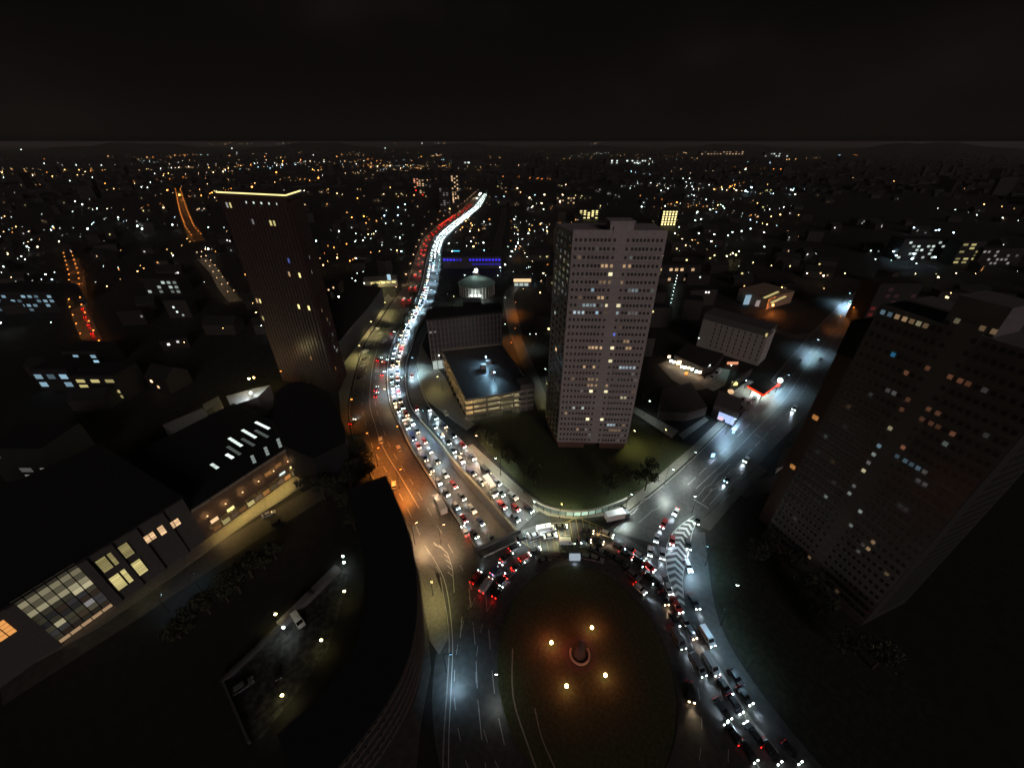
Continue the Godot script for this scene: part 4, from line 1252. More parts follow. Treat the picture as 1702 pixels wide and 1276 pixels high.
# ---------------------------------------------------------------- the long block on the left
func build_left_block() -> void:
	var roofm := mat("roof_black", lin(0.008, 0.008, 0.009), 0.9)
	var brick := noisy("brick_arcade", lin(0.09, 0.06, 0.04), lin(0.16, 0.11, 0.075), 0.3)
	var grey := noisy("render_grey", lin(0.06, 0.055, 0.052), lin(0.085, 0.08, 0.075), 0.1)
	var a := Vector3(-84.31, 0, -123.82)
	var b := Vector3(-118.07, 0, -60.03)
	var f := Face.new(a, b, Vector3(1, 0, 0.4))
	var mall := thing("arcade_block", "long brick arcade block with black roof, skylights and lit windows", "building")
	var poly := func(s0: float, s1: float, d0: float, d1: float) -> Array:
		return [v2(f.at(s0, 0, -d0)), v2(f.at(s1, 0, -d0)), v2(f.at(s1, 0, -d1)), v2(f.at(s0, 0, -d1))]
	var st := begin()
	prism(st, poly.call(-2.0, 41.0, 0.0, 48.0), 0.0, 13.4)
	part("wall", done(st), brick, mall)
	st = begin()
	prism(st, poly.call(-2.5, 41.2, -0.4, 48.5), 13.4, 14.0, true)
	part("roof_slab", done(st), roofm, mall)
	st = begin()
	for i in 7:
		fbox(st, f, 2.0 + i * 6.0, 13.7, 5.7, 0.8, 0.5, 0.55)
	part("eaves", done(st), mat("eaves_stone", lin(0.3, 0.26, 0.2)), mall)
	st = begin()
	prism(st, poly.call(41.0, 100.0, 0.0, 55.0), 0.0, 19.5)
	part("wall", done(st), grey, mall)
	st = begin()
	prism(st, poly.call(40.8, 100.4, -0.3, 55.4), 19.5, 20.1, true)
	part("roof_slab", done(st), roofm, mall)
	st = begin()
	for q in [[59.2, 60.6]]:
		fbox(st, f, (q[0] + q[1]) * 0.5, 9.7, 1.2, 19.2, 0.6, 0.3)
	part("wall_panel", done(st), grey, mall)
	for s in [47.6, 54.3, 65.6, 79.2]:
		st = begin()
		fbox(st, f, s, 9.7, 1.6, 19.3, 0.7, 0.35)
		part("pilaster", done(st), grey, mall)
	# lit windows, each a frame of panes
	var wins := [[Vector2(53.54, 12.26), Vector2(50.84, 15.07), 2, 3, "warm", 0.85], [Vector2(49.96, 11.76), Vector2(48.31, 15.21), 1, 3, "warm", 0.9], [Vector2(47.41, 11.57), Vector2(44.39, 14.2), 2, 3, "warm", 0.85], [Vector2(64.17, 11.97), Vector2(56.53, 16.91), 3, 6, "yellow", 0.24], [Vector2(64.37, 3.71), Vector2(56.52, 9.38), 3, 7, "yellow", 0.62]]
	for q in wins:
		var s0: float = minf(q[0].x, q[1].x)
		var s1: float = maxf(q[0].x, q[1].x)
		var h0: float = minf(q[0].y, q[1].y)
		var h1: float = maxf(q[0].y, q[1].y)
		if s1 - s0 < 1.4:
			s0 -= 0.6
			s1 += 0.6
		var fr := begin()
		fbox(fr, f, (s0 + s1) * 0.5, (h0 + h1) * 0.5, s1 - s0 + 0.3, h1 - h0 + 0.3, 0.1, 0.0)
		var win := part("window", done(fr), mat("frame_black", lin(0.01, 0.01, 0.01), 0.5), mall)
		for i in q[2]:
			for j in q[3]:
				var w: float = (s1 - s0) / q[2]
				var hh: float = (h1 - h0) / q[3]
				pane(win, f, s0 + w * (i + 0.5), h0 + hh * (j + 0.5), w - (0.45 if q[2] > 2 else 0.2), hh - 0.16, q[4], q[5] * (0.75 + 0.5 * rng.randf()), "glass_pane")
	# glazed hall at the near end
	st = begin()
	fbox(st, f, 72.8, 11.0, 12.2, 19.0, 0.1, 0.0)
	var hall := part("glazed_front", done(st), mat("frame_black", lin(0, 0, 0)), mall)
	for i in 6:
		for j in 10:
			var e: float = [0.015, 0.05, 0.04, 0.02, 0.03, 0.025, 0.3, 0.07, 0.2, 0.03][j] * (0.65 + 0.6 * rng.randf())
			if j == 2 and i in [1, 4]:
				e = 0.35
			if j == 5 and i < 2:
				e = 0.45
			pane(hall, f, 67.7 + i * 2.03, 2.6 + j * 1.86, 1.8, 1.66, "cream" if j > 4 else ["warm", "grey", "cream"][rng.randi() % 3], e, "glass_pane")
	for i in 5:
		pane(mall, f, 68.0 + i * 2.3, 1.0, 2.1, 1.1, "warm", 0.35, "door_light")
	for i in 3:
		for j in 4:
			pane(mall, f, 82.0 + i * 1.5, 12.5 + j * 1.3, 1.3, 1.1, "orange", 0.8, "window")
	# arcade shopfronts and small upper windows
	for i in 13:
		pane(mall, f, 1.0 + i * 3.0, 2.0, 2.4, 2.6, ["orange", "warm", "yellow"][i % 3], [0.06, 0.3, 0.12, 0.45, 0.1][i % 5], "shop_window")
	for q in [[Vector2(1.07, 5.8), "warm", 1.2], [Vector2(6.77, 3.63), "yellow", 1.3], [Vector2(11.3, 3.61), "white", 1.0], [Vector2(31.28, 4.75), "yellow", 1.2], [Vector2(36.74, 4.93), "warm", 1.0], [Vector2(15.91, 8.53), "orange", 0.25], [Vector2(11.5, 9.13), "orange", 0.2]]:
		pane(mall, f, q[0].x, clampf(q[0].y, 4.4, 10.0), 2.4, 1.5, q[1], q[2])
	st = begin()
	for i in 9:
		fbox(st, f, 2.5 + i * 4.4, 4.2, 4.0, 0.2, 2.0, 1.0)
	part("awning", done(st), mat("awning", lin(0.2, 0.16, 0.1)), mall)
	for i in 7:  # unseen lamps, placed to warm the facade and eaves
		part("unseen_wall_lamp", bx(Vector3(0.3, 0.3, 0.3)), shine("warm", 2.0), mall, f.at(2.0 + i * 6.0, 8.4, 0.5))
		omni(mall, f.at(2.0 + i * 6.0, 8.4, 1.1), Color(1.0, 0.8, 0.55), 2.4, 0.2)
	for i in 9:  # lamps out of view under the awnings, lighting the pavement
		part("unseen_awning_lamp", bx(Vector3(0.4, 0.12, 0.4)), shine("orange", 12.0), mall, f.at(2.5 + i * 4.4, 4.02, 1.5))
		spot(mall, f.at(2.5 + i * 4.4, 3.9, 1.6), f.n * 0.5 - Vector3.UP, Color(1.0, 0.83, 0.5), 22.0, 75.0, 0.1)
	# skylights on the black roof
	for q in [[Vector2(25.49, 137.68), [Vector2(-107.96, -134.08), Vector2(-99.56, -129.38)], 5, 1.4], [Vector2(25.49, 137.68), [Vector2(-110.46, -128.78), Vector2(-101.81, -123.58)], 5, 1.1], [Vector2(25.49, 137.68), [Vector2(-112.71, -123.58), Vector2(-104.48, -118.47)], 5, 1.1], [Vector2(25.49, 137.68), [Vector2(-107.89, -113.98), Vector2(-103.77, -111.65)], 2, 1.6], [Vector2(25.49, 137.68), [Vector2(-110.19, -108.74), Vector2(-105.96, -106.24)], 2, 0.8],
		[Vector2(25.49, 137.68), [Vector2(-105.05, -128.59), Vector2(-97.22, -123.95)], 5, 0.09], [Vector2(25.49, 137.68), [Vector2(-107.34, -123.2), Vector2(-99.9, -118.83)], 5, 0.08], [Vector2(25.49, 137.68), [Vector2(-110.19, -118.47), Vector2(-102.24, -113.64)], 5, 0.08], [Vector2(25.49, 137.68), [Vector2(-93.12, -123.2), Vector2(-89.1, -117.77)], 3, 0.25], [Vector2(25.49, 137.68), [Vector2(-95.44, -118.12), Vector2(-91.64, -113.31)], 3, 0.25], [Vector2(25.49, 137.68), [Vector2(-97.86, -113.31), Vector2(-94.27, -109.06)], 3, 0.25]]:
		var sl := thing("skylight", "", "skylight", Vector3.ZERO)
		var p0: Vector2 = q[1][0]
		var p1: Vector2 = q[1][1]
		var d := (p1 - p0).normalized()
		var bs := Basis(Vector3(d.x, 0, d.y), Vector3.UP, Vector3(-d.y, 0, d.x))
		var n: int = q[2]
		var w := p0.distance_to(p1) / n
		st = begin()
		box(st, v3((p0 + p1) * 0.5, 14.2), Vector3(w * n + 0.3, 0.4, 1.5), bs)
		part("frame", done(st), mat("frame_black", lin(0, 0, 0)), sl)
		for i in n:
			st = begin()
			box(st, Vector3.ZERO, Vector3(w * 0.82, 0.12, 1.1), bs)
			part("glass_pane", done(st), shine("white", q[3]), sl, v3(p0 + d * w * (i + 0.5), 14.44))
	var which := ["bright five-pane skylight, furthest of its row on the black arcade roof", "bright five-pane skylight, middle one of three on the black roof", "bright five-pane skylight, nearest of three on the black roof", "small very bright two-pane skylight on the black roof", "small two-pane skylight, nearest to the viewer on the black roof", "dim skylight just below the furthest bright one", "dim skylight just below the middle bright one", "dim skylight just below the nearest bright one", "short dim strip skylight near the eaves, furthest of three", "short dim strip skylight near the eaves, middle of three", "short dim strip skylight near the eaves, nearest of three"]
	for i in which.size():
		get_node("skylight" if i == 0 else "skylight_%03d" % i).set_meta("label", which[i])
	var cy := thing("light_pylon", "pale blue lit vertical strip sign on the arcade roof edge", "sign")
	for i in 6:
		if i == 4:
			continue
		part("panel", bx(Vector3(1.0, 1.0, 0.5)), shine("cool", 1.1), cy, Vector3(-108.72, 14, -90.09) + Vector3(0.35 * i, 4.5 - i * 0.9, 0.25 * i))
	st = begin()
	tube(st, Vector3(-106.14, 14, -88.11), Vector3(-106.14, 14, -88.11) + Vector3(-0.8, 4.0, 0), 0.15, 0.15)
	part("post", done(st), mat("lamp_pole", lin(0, 0, 0)), cy)
	# grey roofs with plant further back
	var gr := thing("grey_roof_building", "grey flat-roofed building with roof plant lit by a floodlight", "building")
	var gm := noisy("grey_felt", lin(0.13, 0.125, 0.135), lin(0.2, 0.19, 0.2), 0.1)
	st = begin()
	prism(st, [Vector2(-152.02, -137.88), Vector2(-143.02, -150.64), Vector2(-137.09, -144.98), Vector2(-144.42, -132.86)], 0.0, 10.0)
	prism(st, [Vector2(-147.75, -156.52), Vector2(-144.93, -163.86), Vector2(-141.01, -158.57), Vector2(-142.68, -150.59)], 0.0, 8.0)
	prism(st, [Vector2(-137.12, -159.27), Vector2(-126.61, -166.33), Vector2(-121.25, -169.17), Vector2(-121.28, -158.22), Vector2(-129.33, -150.66)], 0.0, 11.0)
	part("wall", done(st), gm, gr)
	st = begin()
	prism(st, [Vector2(-149.92, -137.92), Vector2(-142.31, -150.5), Vector2(-128.91, -164.74), Vector2(-123.66, -157.39), Vector2(-133.3, -139.2), Vector2(-140.74, -130.97)], 0.0, 6.0)
	part("lower_roof", done(st), mat("felt_blue", lin(0.045, 0.047, 0.055), 0.8), gr)
	st = begin()
	for i in 14:
		var q := along([Vector2(-147.02, -137.92), Vector2(-140.48, -148.14), Vector2(-128.31, -163.66)], 1.0 + i * 2.6)
		box(st, v3(q[0], 6.7 + 0.2 * (i % 3)), Vector3(1.2 + 0.4 * (i % 4), 1.2, 0.9), Basis(Vector3.UP, 0.4))
	part("plant_box", done(st), mat("plant_grey", lin(0, 0, 0)), gr)
	for q in [[Vector3(-123.86, 11, -158.22), 130.0, "white"], [Vector3(-132.19, 11, -171.49), 150.0, "yellow"], [Vector3(-134.17, 8, -177.65), 22.0, "orange"]]:
		var fl := thing("roof_floodlight", {"white": "white floodlight at the end of the grey roof", "yellow": "bright yellowish floodlight above the grey roof", "orange": "small orange lamp beside the yellowish floodlight"}[q[2]], "floodlight", q[0])
		st = begin()
		tube(st, Vector3.ZERO, Vector3(0, 2.2, 0), 0.07, 0.05)
		part("mast", done(st), mat("lamp_pole", lin(0, 0, 0)), fl)
		st = begin()
		ball(st, Vector3(0, 2.4, 0), 0.42)
		part("lamp", done(st), shine(q[2], 30.0), fl)
		omni(fl, Vector3(0, 3.0, 0), TINT[q[2]], q[1], 0.3)
	# dark rounded block in front of the brown tower
	var rb := thing("rounded_block", "unlit black building with a rounded end before the brown tower", "building")
	st = begin()
	prism(st, [Vector2(-109.37, -153.12), Vector2(-109.12, -161.03), Vector2(-104.37, -164.37), Vector2(-95.27, -162.13), Vector2(-84.92, -154.15), Vector2(-75.85, -141.13), Vector2(-67.85, -127.6), Vector2(-64.26, -118.95), Vector2(-72.86, -109.76), Vector2(-87.51, -117.18), Vector2(-99.53, -132.46)], 0.0, 16.0)
	part("wall", done(st), roofm, rb)
	# curved building with long ledges
	var cb := thing("curved_building", "long black curved building with thin pale ledges along its front", "building")
	var curve := smooth_line([Vector2(-43.65, -100.15), Vector2(-37.12, -88.9), Vector2(-31.15, -77.83), Vector2(-26.57, -67.01), Vector2(-24.19, -58.55), Vector2(-22.96, -50.47), Vector2(-23.23, -42.81), Vector2(-25.09, -36.68), Vector2(-28.09, -31.05), Vector2(-32.1, -25.46), Vector2(-36.64, -20.88)])
	var back := []
	for i in curve.size():
		var q0: Vector2 = curve[maxi(i - 1, 0)]
		var q1: Vector2 = curve[mini(i + 1, curve.size() - 1)]
		var d := (q1 - q0).normalized()
		back.append(curve[i] + Vector2(-d.y, d.x).normalized() * 13.0 * signf(Vector2(-d.y, d.x).dot(Vector2(-1, -0.2))))
	var ring := curve.duplicate()
	for i in range(back.size() - 1, -1, -1):
		ring.append(back[i])
	st = begin()
	for i in curve.size() - 1:
		quad(st, v3(curve[i], 0), v3(curve[i + 1], 0), v3(curve[i + 1], 17), v3(curve[i], 17), Vector3.RIGHT)
		quad(st, v3(back[i], 0), v3(back[i + 1], 0), v3(back[i + 1], 17), v3(back[i], 17), Vector3.LEFT)
		quad(st, v3(curve[i], 17), v3(curve[i + 1], 17), v3(back[i + 1], 17), v3(back[i], 17), Vector3.UP)
	quad(st, v3(curve[0], 0), v3(back[0], 0), v3(back[0], 17), v3(curve[0], 17), Vector3.FORWARD)
	part("wall", done(st), roofm, cb)
	for k in 5:
		st = begin()
		wall_along(st, curve, 0.7, 3.4 + k * 3.1, 3.7 + k * 3.1)
		part("ledge", done(st), mat("ledge_stone", lin(0.12, 0.1, 0.085)), cb)
	# yard behind it
	st = begin()
	flat(st, PackedVector2Array([Vector2(-71.71, -45.56), Vector2(-67.13, -53.09), Vector2(-61.82, -65.99), Vector2(-54.84, -75.51), Vector2(-51.41, -77.58), Vector2(-49.32, -60.85), Vector2(-48.91, -53.38), Vector2(-51.34, -46.2), Vector2(-54.33, -40.04), Vector2(-57.12, -33.46)]), 0.06)
	struct("yard", st, noisy("yard_asphalt", lin(0.002, 0.002, 0.003), lin(0.1, 0.1, 0.1), 0.03, 0.4, 0.9, 0.03))
	var yw := thing("yard_wall", "low grey wall round the small lit yard", "wall")
	st = begin()
	wall_along(st, [Vector2(-71.71, -45.56), Vector2(-67.13, -53.09), Vector2(-64.21, -58.42)], 0.9, 0.0, 1.6)
	part("wall_section", done(st), mat("yard_stone", lin(0.06, 0.06, 0.06)), yw)
	st = begin()
	wall_along(st, [Vector2(-71.71, -45.56), Vector2(-58.75, -33.98)], 0.5, 0.0, 1.2)
	part("wall_section", done(st), mat("yard_stone", lin(0.06, 0.06, 0.06)), yw)
	st = begin()
	wall_along(st, [Vector2(-63.77, -59.22), Vector2(-59.07, -67.79), Vector2(-54.84, -75.51)], 2.2, 0.0, 2.0)
	part("wall_section", done(st), gm, yw)
	for q in [[Vector3(-61.22, 0, -56.7), "white", 16.0, "white floodlight at the yard entrance beside the white van"], [Vector3(-65.1, 0, -60.19), "yellow", 10.0, "dim yellow lamp on the yard wall"], [Vector3(-49.77, 0, -53.53), "yellow", 9.0, "yellowish lamp at the right edge of the yard"], [Vector3(-48.51, 0, -66.7), "yellow", 7.0, "yellowish lamp beyond the yard near the curved building"], [Vector3(-54.01, 0, -41.46), "yellow", 12.0, "yellowish lamp at the near corner of the yard"], [Vector3(-53.09, 0, -78), "white", 6.0, "upper of two white lamps at the far end of the yard"], [Vector3(-51.97, 0, -75.92), "white", 6.0, "lower of two white lamps at the far end of the yard"]]:
		var fl := thing("yard_lamp", q[3], "lamp", q[0])
		st = begin()
		tube(st, Vector3.ZERO, Vector3(0, 4.0, 0), 0.07, 0.05)
		part("post", done(st), mat("lamp_pole", lin(0, 0, 0)), fl)
		part("lamp_head", bx(Vector3(0.55, 0.25, 0.4)), shine(q[1], 30.0), fl, Vector3(0, 4.1, 0))
		spot(fl, Vector3(-0.4, 3.7, 0.4), Vector3(-0.1, -1, 0.1), TINT[q[1]], q[2] * 0.35, 76.0, 0.1)
	place_vehicle(Vector3(-59.91, 0.06, -60.32), v3(Vector2(0.75, 0.66)), "van", "white", "off", "white van parked in the small yard", "")
	place_vehicle(Vector3(-66.22, 0.06, -44.64), v3(Vector2(0.75, -0.66)), "estate", "grey", "off", "grey car parked at the near end of the yard", "")
	place_vehicle(Vector3(-59.18, 0.06, -47.76), v3(Vector2(0.5, 0.86)), "hatchback", "black", "off", "black car parked alone in the middle of the yard", "")
	# pale strip of light along the lower street
	for q in [[Vector3(-98.09, 0, -62.86), "cool", 9.0, "nearer of two lamps on the dark lower street"], [Vector3(-93.69, 0, -69.64), "cool", 9.0, "further of two lamps on the dark lower street"], [Vector3(-159.55, 0, -102.58), "yellow", 20.0, "lone yellow lamp among the black roofs at far left"]]:
		lamp(q[0], Vector2(-0.5, -0.8), q[1], q[2], q[3], "", 6.0)
	place_vehicle(Vector3(-87.55, 0.14, -97.45), v3(Vector2(0.8, -0.6)), "saloon", "white", "off", "white car parked on the pavement by the arcade", "")
	place_vehicle(Vector3(-82.44, 0.14, -93.76), v3(Vector2(0.8, -0.6)), "hatchback", "black", "off", "black car parked near the white car by the arcade", "")

# ---------------------------------------------------------------- right hand side
func build_right_side() -> void:
	var dark := mat("window_dark", lin(0, 0, 0))
	# pale hotel
	var h := thing("pale_hotel", "pale slab building with columns of dark slit windows beside the street", "building")
	var A := Vector3(121.3, 0, -236.2)
	var B := Vector3(147.4, 0, -209.1)
	var f := Face.new(A, B, Vector3(-0.7, 0, 0.7))
	var wallm := noisy("hotel_wall", lin(0.3, 0.28, 0.26), lin(0.38, 0.355, 0.33), 0.1)
	var st := begin()
	prism(st, [v2(f.at(0, 0)), v2(f.at(37.6, 0)), v2(f.at(37.6, 0, -14)), v2(f.at(0, 0, -14))], 0.0, 19.0)
	part("wall", done(st), wallm, h)
	st = begin()
	prism(st, [v2(f.at(0, 0)), v2(f.at(37.6, 0)), v2(f.at(37.6, 0, -14)), v2(f.at(0, 0, -14))], 19.0, 23.0)
	part("attic", done(st), mat("attic_grey", lin(0.1, 0.095, 0.09)), h)
	for i in 9:
		st = begin()
		for row in 6:
			fbox(st, f, 8.5 + i * 3.4, 3.5 + row * 2.8, 0.6, 1.9, 0.1, 0.0)
		part("window_column", done(st), dark, h)
	pane(h, f, 36.6, 20.0, 1.0, 2.0, "yellow", 0.6)
	var e := Face.new(B, f.at(37.6, 0, -14), Vector3(1, 0, 0.5))
	for i in 7:
		pane(h, e, 10.0, 3.0 + i * 2.8, 1.6, 1.3, "grey", 0.14)
	# petrol station canopy
	var pc := thing("petrol_canopy", "black petrol station canopy with a glowing orange red edge", "canopy")
	var cpoly := [Vector2(123.68, -177.07), Vector2(127.2, -168.4), Vector2(139.83, -178.28), Vector2(135.95, -186.41)]
	st = begin()
	prism(st, cpoly, 5.0, 5.7, true)
	part("roof_slab", done(st), mat("roof_black", lin(0, 0, 0)), pc)
	st = begin()
	wall_along(st, [cpoly[0], cpoly[1]], 0.2, 5.0, 5.75)
	wall_along(st, [cpoly[1], cpoly[2]], 0.2, 5.0, 5.75)
	part("fascia", done(st), glow("fascia_red", Color(1.0, 0.22, 0.08), 1.6), pc)
	for i in 4:
		st = begin()
		var cen: Vector2 = (cpoly[0] + cpoly[1] + cpoly[2] + cpoly[3]) * 0.25
		var p: Vector2 = cpoly[i].lerp(cen, 0.35)
		tube(st, v3(p, 0), v3(p, 5.0), 0.25, 0.25)
		part("column", done(st), mat("pale_stone", lin(0, 0, 0)), pc)
		part("ceiling_lamp", bx(Vector3(1.0, 0.1, 1.0)), shine("white", 15.0), pc, v3(p.lerp(cen, 0.5), 4.9))
		spot(pc, v3(p.lerp(cen, 0.5), 4.75), Vector3(-0.15, -1, 0.1), TINT["white"], 60.0, 80.0, 0.4)
	st = begin()
	prism(st, [Vector2(116.46, -177.87), Vector2(133.73, -192.25), Vector2(145.78, -180.86), Vector2(121.71, -158.79), Vector2(117.79, -163.93)], 0.0, 0.12)
	struct("forecourt", st, noisy("concrete", lin(0, 0, 0), lin(0, 0, 0), 1))
	var sg := thing("station_sign", "round white lamp and red pole sign at the petrol station corner", "sign", Vector3(141.53, 0, -179.66))
	st = begin()
	ball(st, Vector3(0, 7.5, 0), 1.3)
	part("lamp", done(st), shine("white", 5.0), sg)
	part("panel", bx(Vector3(1.6, 2.0, 0.4)), glow("fascia_red", Color.RED, 1), sg, Vector3(0, 4.6, 0))
	st = begin()
	tube(st, Vector3.ZERO, Vector3(0, 6.2, 0), 0.15, 0.15)
	part("post", done(st), mat("lamp_pole", lin(0, 0, 0)), sg)
	omni(sg, Vector3(0, 7.0, 2.0), TINT["white"], 40.0, 0.5)
	var kiosk := thing("petrol_kiosk", "small kiosk with lit window behind the petrol station canopy", "shop")
	st = begin()
	prism(st, [Vector2(117.78, -182.08), Vector2(128.66, -190.93), Vector2(138.23, -199.03), Vector2(128.6, -193.57)], 0.0, 4.0)
	part("wall", done(st), mat("shop_wall", lin(0, 0, 0)), kiosk)
	part("shop_window", bx(Vector3(2.2, 1.4, 2.2)), shine("yellow", 1.2), kiosk, Vector3(121.83, 0, -185.8) + Vector3(0, 2.2, 0.5))
	part("shop_window", bx(Vector3(2.2, 1.4, 2.2)), shine("warm", 0.8), kiosk, Vector3(116.41, 0, -178.46) + Vector3(0, 1.6, 0.5))
	for i in 3:
		var cc := [Vector3(120.61, 0, -172.67), Vector3(122.35, 0, -169.32), Vector3(127.17, 0, -173.8)]
		place_vehicle(cc[i] + Vector3(0, 0.12, 0), Vector3(0.7, 0, -0.7), ["hatchback", "van", "saloon"][i], ["black", "grey", "black"][i], "off", ["black hatchback at the pumps under the petrol canopy", "grey van parked at the edge of the petrol forecourt", "black saloon waiting beside the petrol canopy"][i], "")
	# building with the video screen
	var vb := thing("screen_building", "small grey building with a large blue white screen on its end wall", "building")
	st = begin()
	prism(st, [Vector2(97.3, -157.79), Vector2(105.49, -170.42), Vector2(113.34, -162.89), Vector2(106.14, -151.01)], 0.0, 7.0)
	part("wall", done(st), mat("screen_wall", lin(0.13, 0.115, 0.11)), vb)
	var vs := thing("video_screen", "bright blue white video screen with a pink corner and dark figures", "screen")
	var s0 := Vector3(98.31, 0, -153.38)
	var s1 := Vector3(103.39, 0, -148.23)
	var sf := Face.new(s0, s1, Vector3(-0.3, 0, 1))
	var L := s0.distance_to(s1)
	st = begin()
	fbox(st, sf, L * 0.5, 4.1, L + 0.4, 4.6, 0.3, 0.3)
	part("frame", done(st), mat("frame_black", lin(0, 0, 0)), vs)
	st = begin()
	fbox(st, sf, L * 0.5, 4.1, L, 4.2, 0.1, 0.5)
	part("screen", done(st), glow("screen_blue", Color(0.68, 0.76, 1.0), 1.1), vs)
	st = begin()
	fbox(st, sf, L * 0.2, 3.1, L * 0.34, 1.8, 0.06, 0.56)
	part("picture_corner", done(st), glow("screen_pink", Color(1.0, 0.8, 0.84), 1.0), vs)
	st = begin()
	for q in [[0.36, 0.7, 1.0], [0.42, 0.5, 1.5], [0.47, 0.6, 1.1]]:
		fbox(st, sf, L * q[0], 2.05 + q[2] * 0.5, 0.35, q[2], 0.06, 0.6)
	part("picture_figure", done(st), mat("frame_black", lin(0, 0, 0)), vs)
	spot(vs, sf.at(L * 0.5, 4.1, 0.9), sf.n + Vector3(0, -0.3, 0), Color(0.68, 0.76, 1.0), 30.0, 80.0, 1.0)
	# illuminated bus shelter and small panel by the kerb
	var ip := thing("kerb_hoarding", "small glowing white advertising panel standing at the kerb", "sign", Vector3(85.3, 0, -127.88))
	part("panel", bx(Vector3(1.5, 2.0, 0.3)), shine("cool", 1.8), ip, Vector3(0, 1.5, 0))
	st = begin()
	box(st, Vector3(0, 0.25, 0), Vector3(0.6, 0.5, 0.3))
	part("post", done(st), mat("lamp_pole", lin(0, 0, 0)), ip)
	spot(ip, Vector3(0, 1.6, 0.3), Vector3(0, -0.4, 1), Color(0.8, 0.88, 1), 12.0, 75.0)
	var bs := thing("bus_shelter", "long lit bus shelter beside the video screen", "bus shelter")
	var b0 := Vector3(101.27, 0, -143.74)
	var b1 := Vector3(115.2, 0, -158.79)
	var bf := Face.new(b0, b1, Vector3(1, 0, 0.5))
	var bl := b0.distance_to(b1)
	st = begin()
	fbox(st, bf, bl * 0.5, 2.6, bl, 0.15, 1.8, 0.0)
	part("roof_slab", done(st), mat("shelter_roof", lin(0.3, 0.32, 0.35), 0.3), bs)
	for i in 5:
		st = begin()
		fbox(st, bf, (i + 0.5) * bl / 5, 1.3, bl / 5 - 0.15, 2.2, 0.06, -0.7)
		part("glass_pane", done(st), glow("shelter_glass", Color(0.55, 0.65, 1.0), 0.3), bs)
	part("end_panel", bx(Vector3(1.2, 1.8, 0.2)), shine("cool", 1.6), bs, bf.at(0.3, 1.4, 0.2))
	spot(bs, bf.at(bl * 0.5, 2.45, 0.5), Vector3(0.3, -1, 0.2), Color(0.75, 0.82, 1), 35.0, 80.0, 0.5)
	# flat hall next to the tower
	var fh := thing("flat_hall", "low grey flat-roofed hall right of the tower block", "building")
	st = begin()
	prism(st, [Vector2(70.14, -154.83), Vector2(78.31, -174.95), Vector2(95.92, -182.08), Vector2(95.06, -158.79), Vector2(83.74, -153.86)], 0.0, 5.0)
	part("wall", done(st), noisy("hall_grey", lin(0.08, 0.075, 0.07), lin(0.12, 0.11, 0.1), 0.1), fh)
	st = begin()
	for i in 7:
		var q := along([Vector2(70.87, -155.32), Vector2(83.34, -154.35)], 1.5 + i * 1.8)
		box(st, v3(q[0], 2.5) + Vector3(0, 0, 0.1), Vector3(0.3, 4.6, 0.3))
	part("pier", done(st), mat("attic_grey", lin(0, 0, 0)), fh)
	# row of lit shops behind it
	var sr := thing("shop_row", "dark flat-roofed shop row with a line of small bright lamps", "shops")
	st = begin()
	prism(st, [Vector2(98.03, -213.7), Vector2(112.22, -230.06), Vector2(128.84, -215.26), Vector2(115.94, -199.03), Vector2(109.11, -197.64)], 0.0, 5.0)
	part("wall", done(st), mat("corner_wall", lin(0, 0, 0)), sr)
	st = begin()
	prism(st, [Vector2(87.89, -210.64), Vector2(96.88, -216.83), Vector2(109.24, -196.27), Vector2(108.12, -183.92), Vector2(97.08, -180.86), Vector2(90.62, -192.25)], 0.0, 0.12)
	struct("pavement", st, noisy("paving", lin(0, 0, 0), lin(0, 0, 0), 1))
	var pts := [Vector2(96.25, -216.04), Vector2(95.52, -210.64), Vector2(96.81, -209.13), Vector2(99.44, -208.39), Vector2(99.38, -203.27), Vector2(100.88, -202.55), Vector2(102.73, -201.84), Vector2(104.29, -200.43), Vector2(105.65, -197.64), Vector2(107.45, -196.96)]
	for i in pts.size():
		part("shop_lamp", bx(Vector3(1.5, 1.5, 0.4) * (1.6 if i == 3 else 1.0)), shine("yellow" if i == 6 else ("white" if i % 3 else "warm"), 5.0), sr, v3(pts[i], 2.6))
		if i % 2 == 1:
			omni(sr, v3(pts[i] + Vector2(-0.8, 2.0), 2.2), Color(1.0, 0.8, 0.6), 5.0, 0.4)
	part("window_sign", bx(Vector3(1.6, 1.6, 0.5)), shine("sodium", 2.0), sr, Vector3(100.62, 0, -199.03) + Vector3(0, 1.0, 0.5))
	var ap := thing("lit_apron", "pale lit yard with parked vehicles behind the shop row", "yard")
	st = begin()
	prism(st, [Vector2(104.47, -187.06), Vector2(120.01, -207.64), Vector2(129.07, -203.99), Vector2(117.78, -187.06), Vector2(108.77, -180.86)], 0.0, 0.14)
	part("slab", done(st), noisy("concrete", lin(0, 0, 0), lin(0, 0, 0), 1), ap)
	part("sign_band", bx(Vector3(6.5, 1.6, 0.5)), shine("salmon", 0.8), ap, Vector3(132.57, 0, -209.88) + Vector3(0, 1.5, 0))
	for q in [[Vector3(126.69, 0, -200.43), 30.0, "lamp above the pale lit yard behind the shops"], [Vector3(114.44, 0, -200.43), 12.0, "lamp at the left edge of the pale lit yard"], [Vector3(122.82, 0, -237.15), 30.0, "white lamp at the left corner of the pale slab building"], [Vector3(126.55, 0, -183.3), 26.0, "white lamp beside the petrol canopy"]]:
		lamp(q[0], Vector2(-0.7, 0.7), "white", q[1], q[2], "", 6.0)
	place_vehicle(Vector3(114.03, 0.14, -194.68), Vector3(-0.7, 0, 0.7), "van", "silver", "off", "silver van parked in the pale lit yard", "")
	place_vehicle(Vector3(119.24, 0.14, -199.48), Vector3(-0.7, 0, 0.7), "minibus", "white", "off", "white minibus parked in the pale lit yard", "")
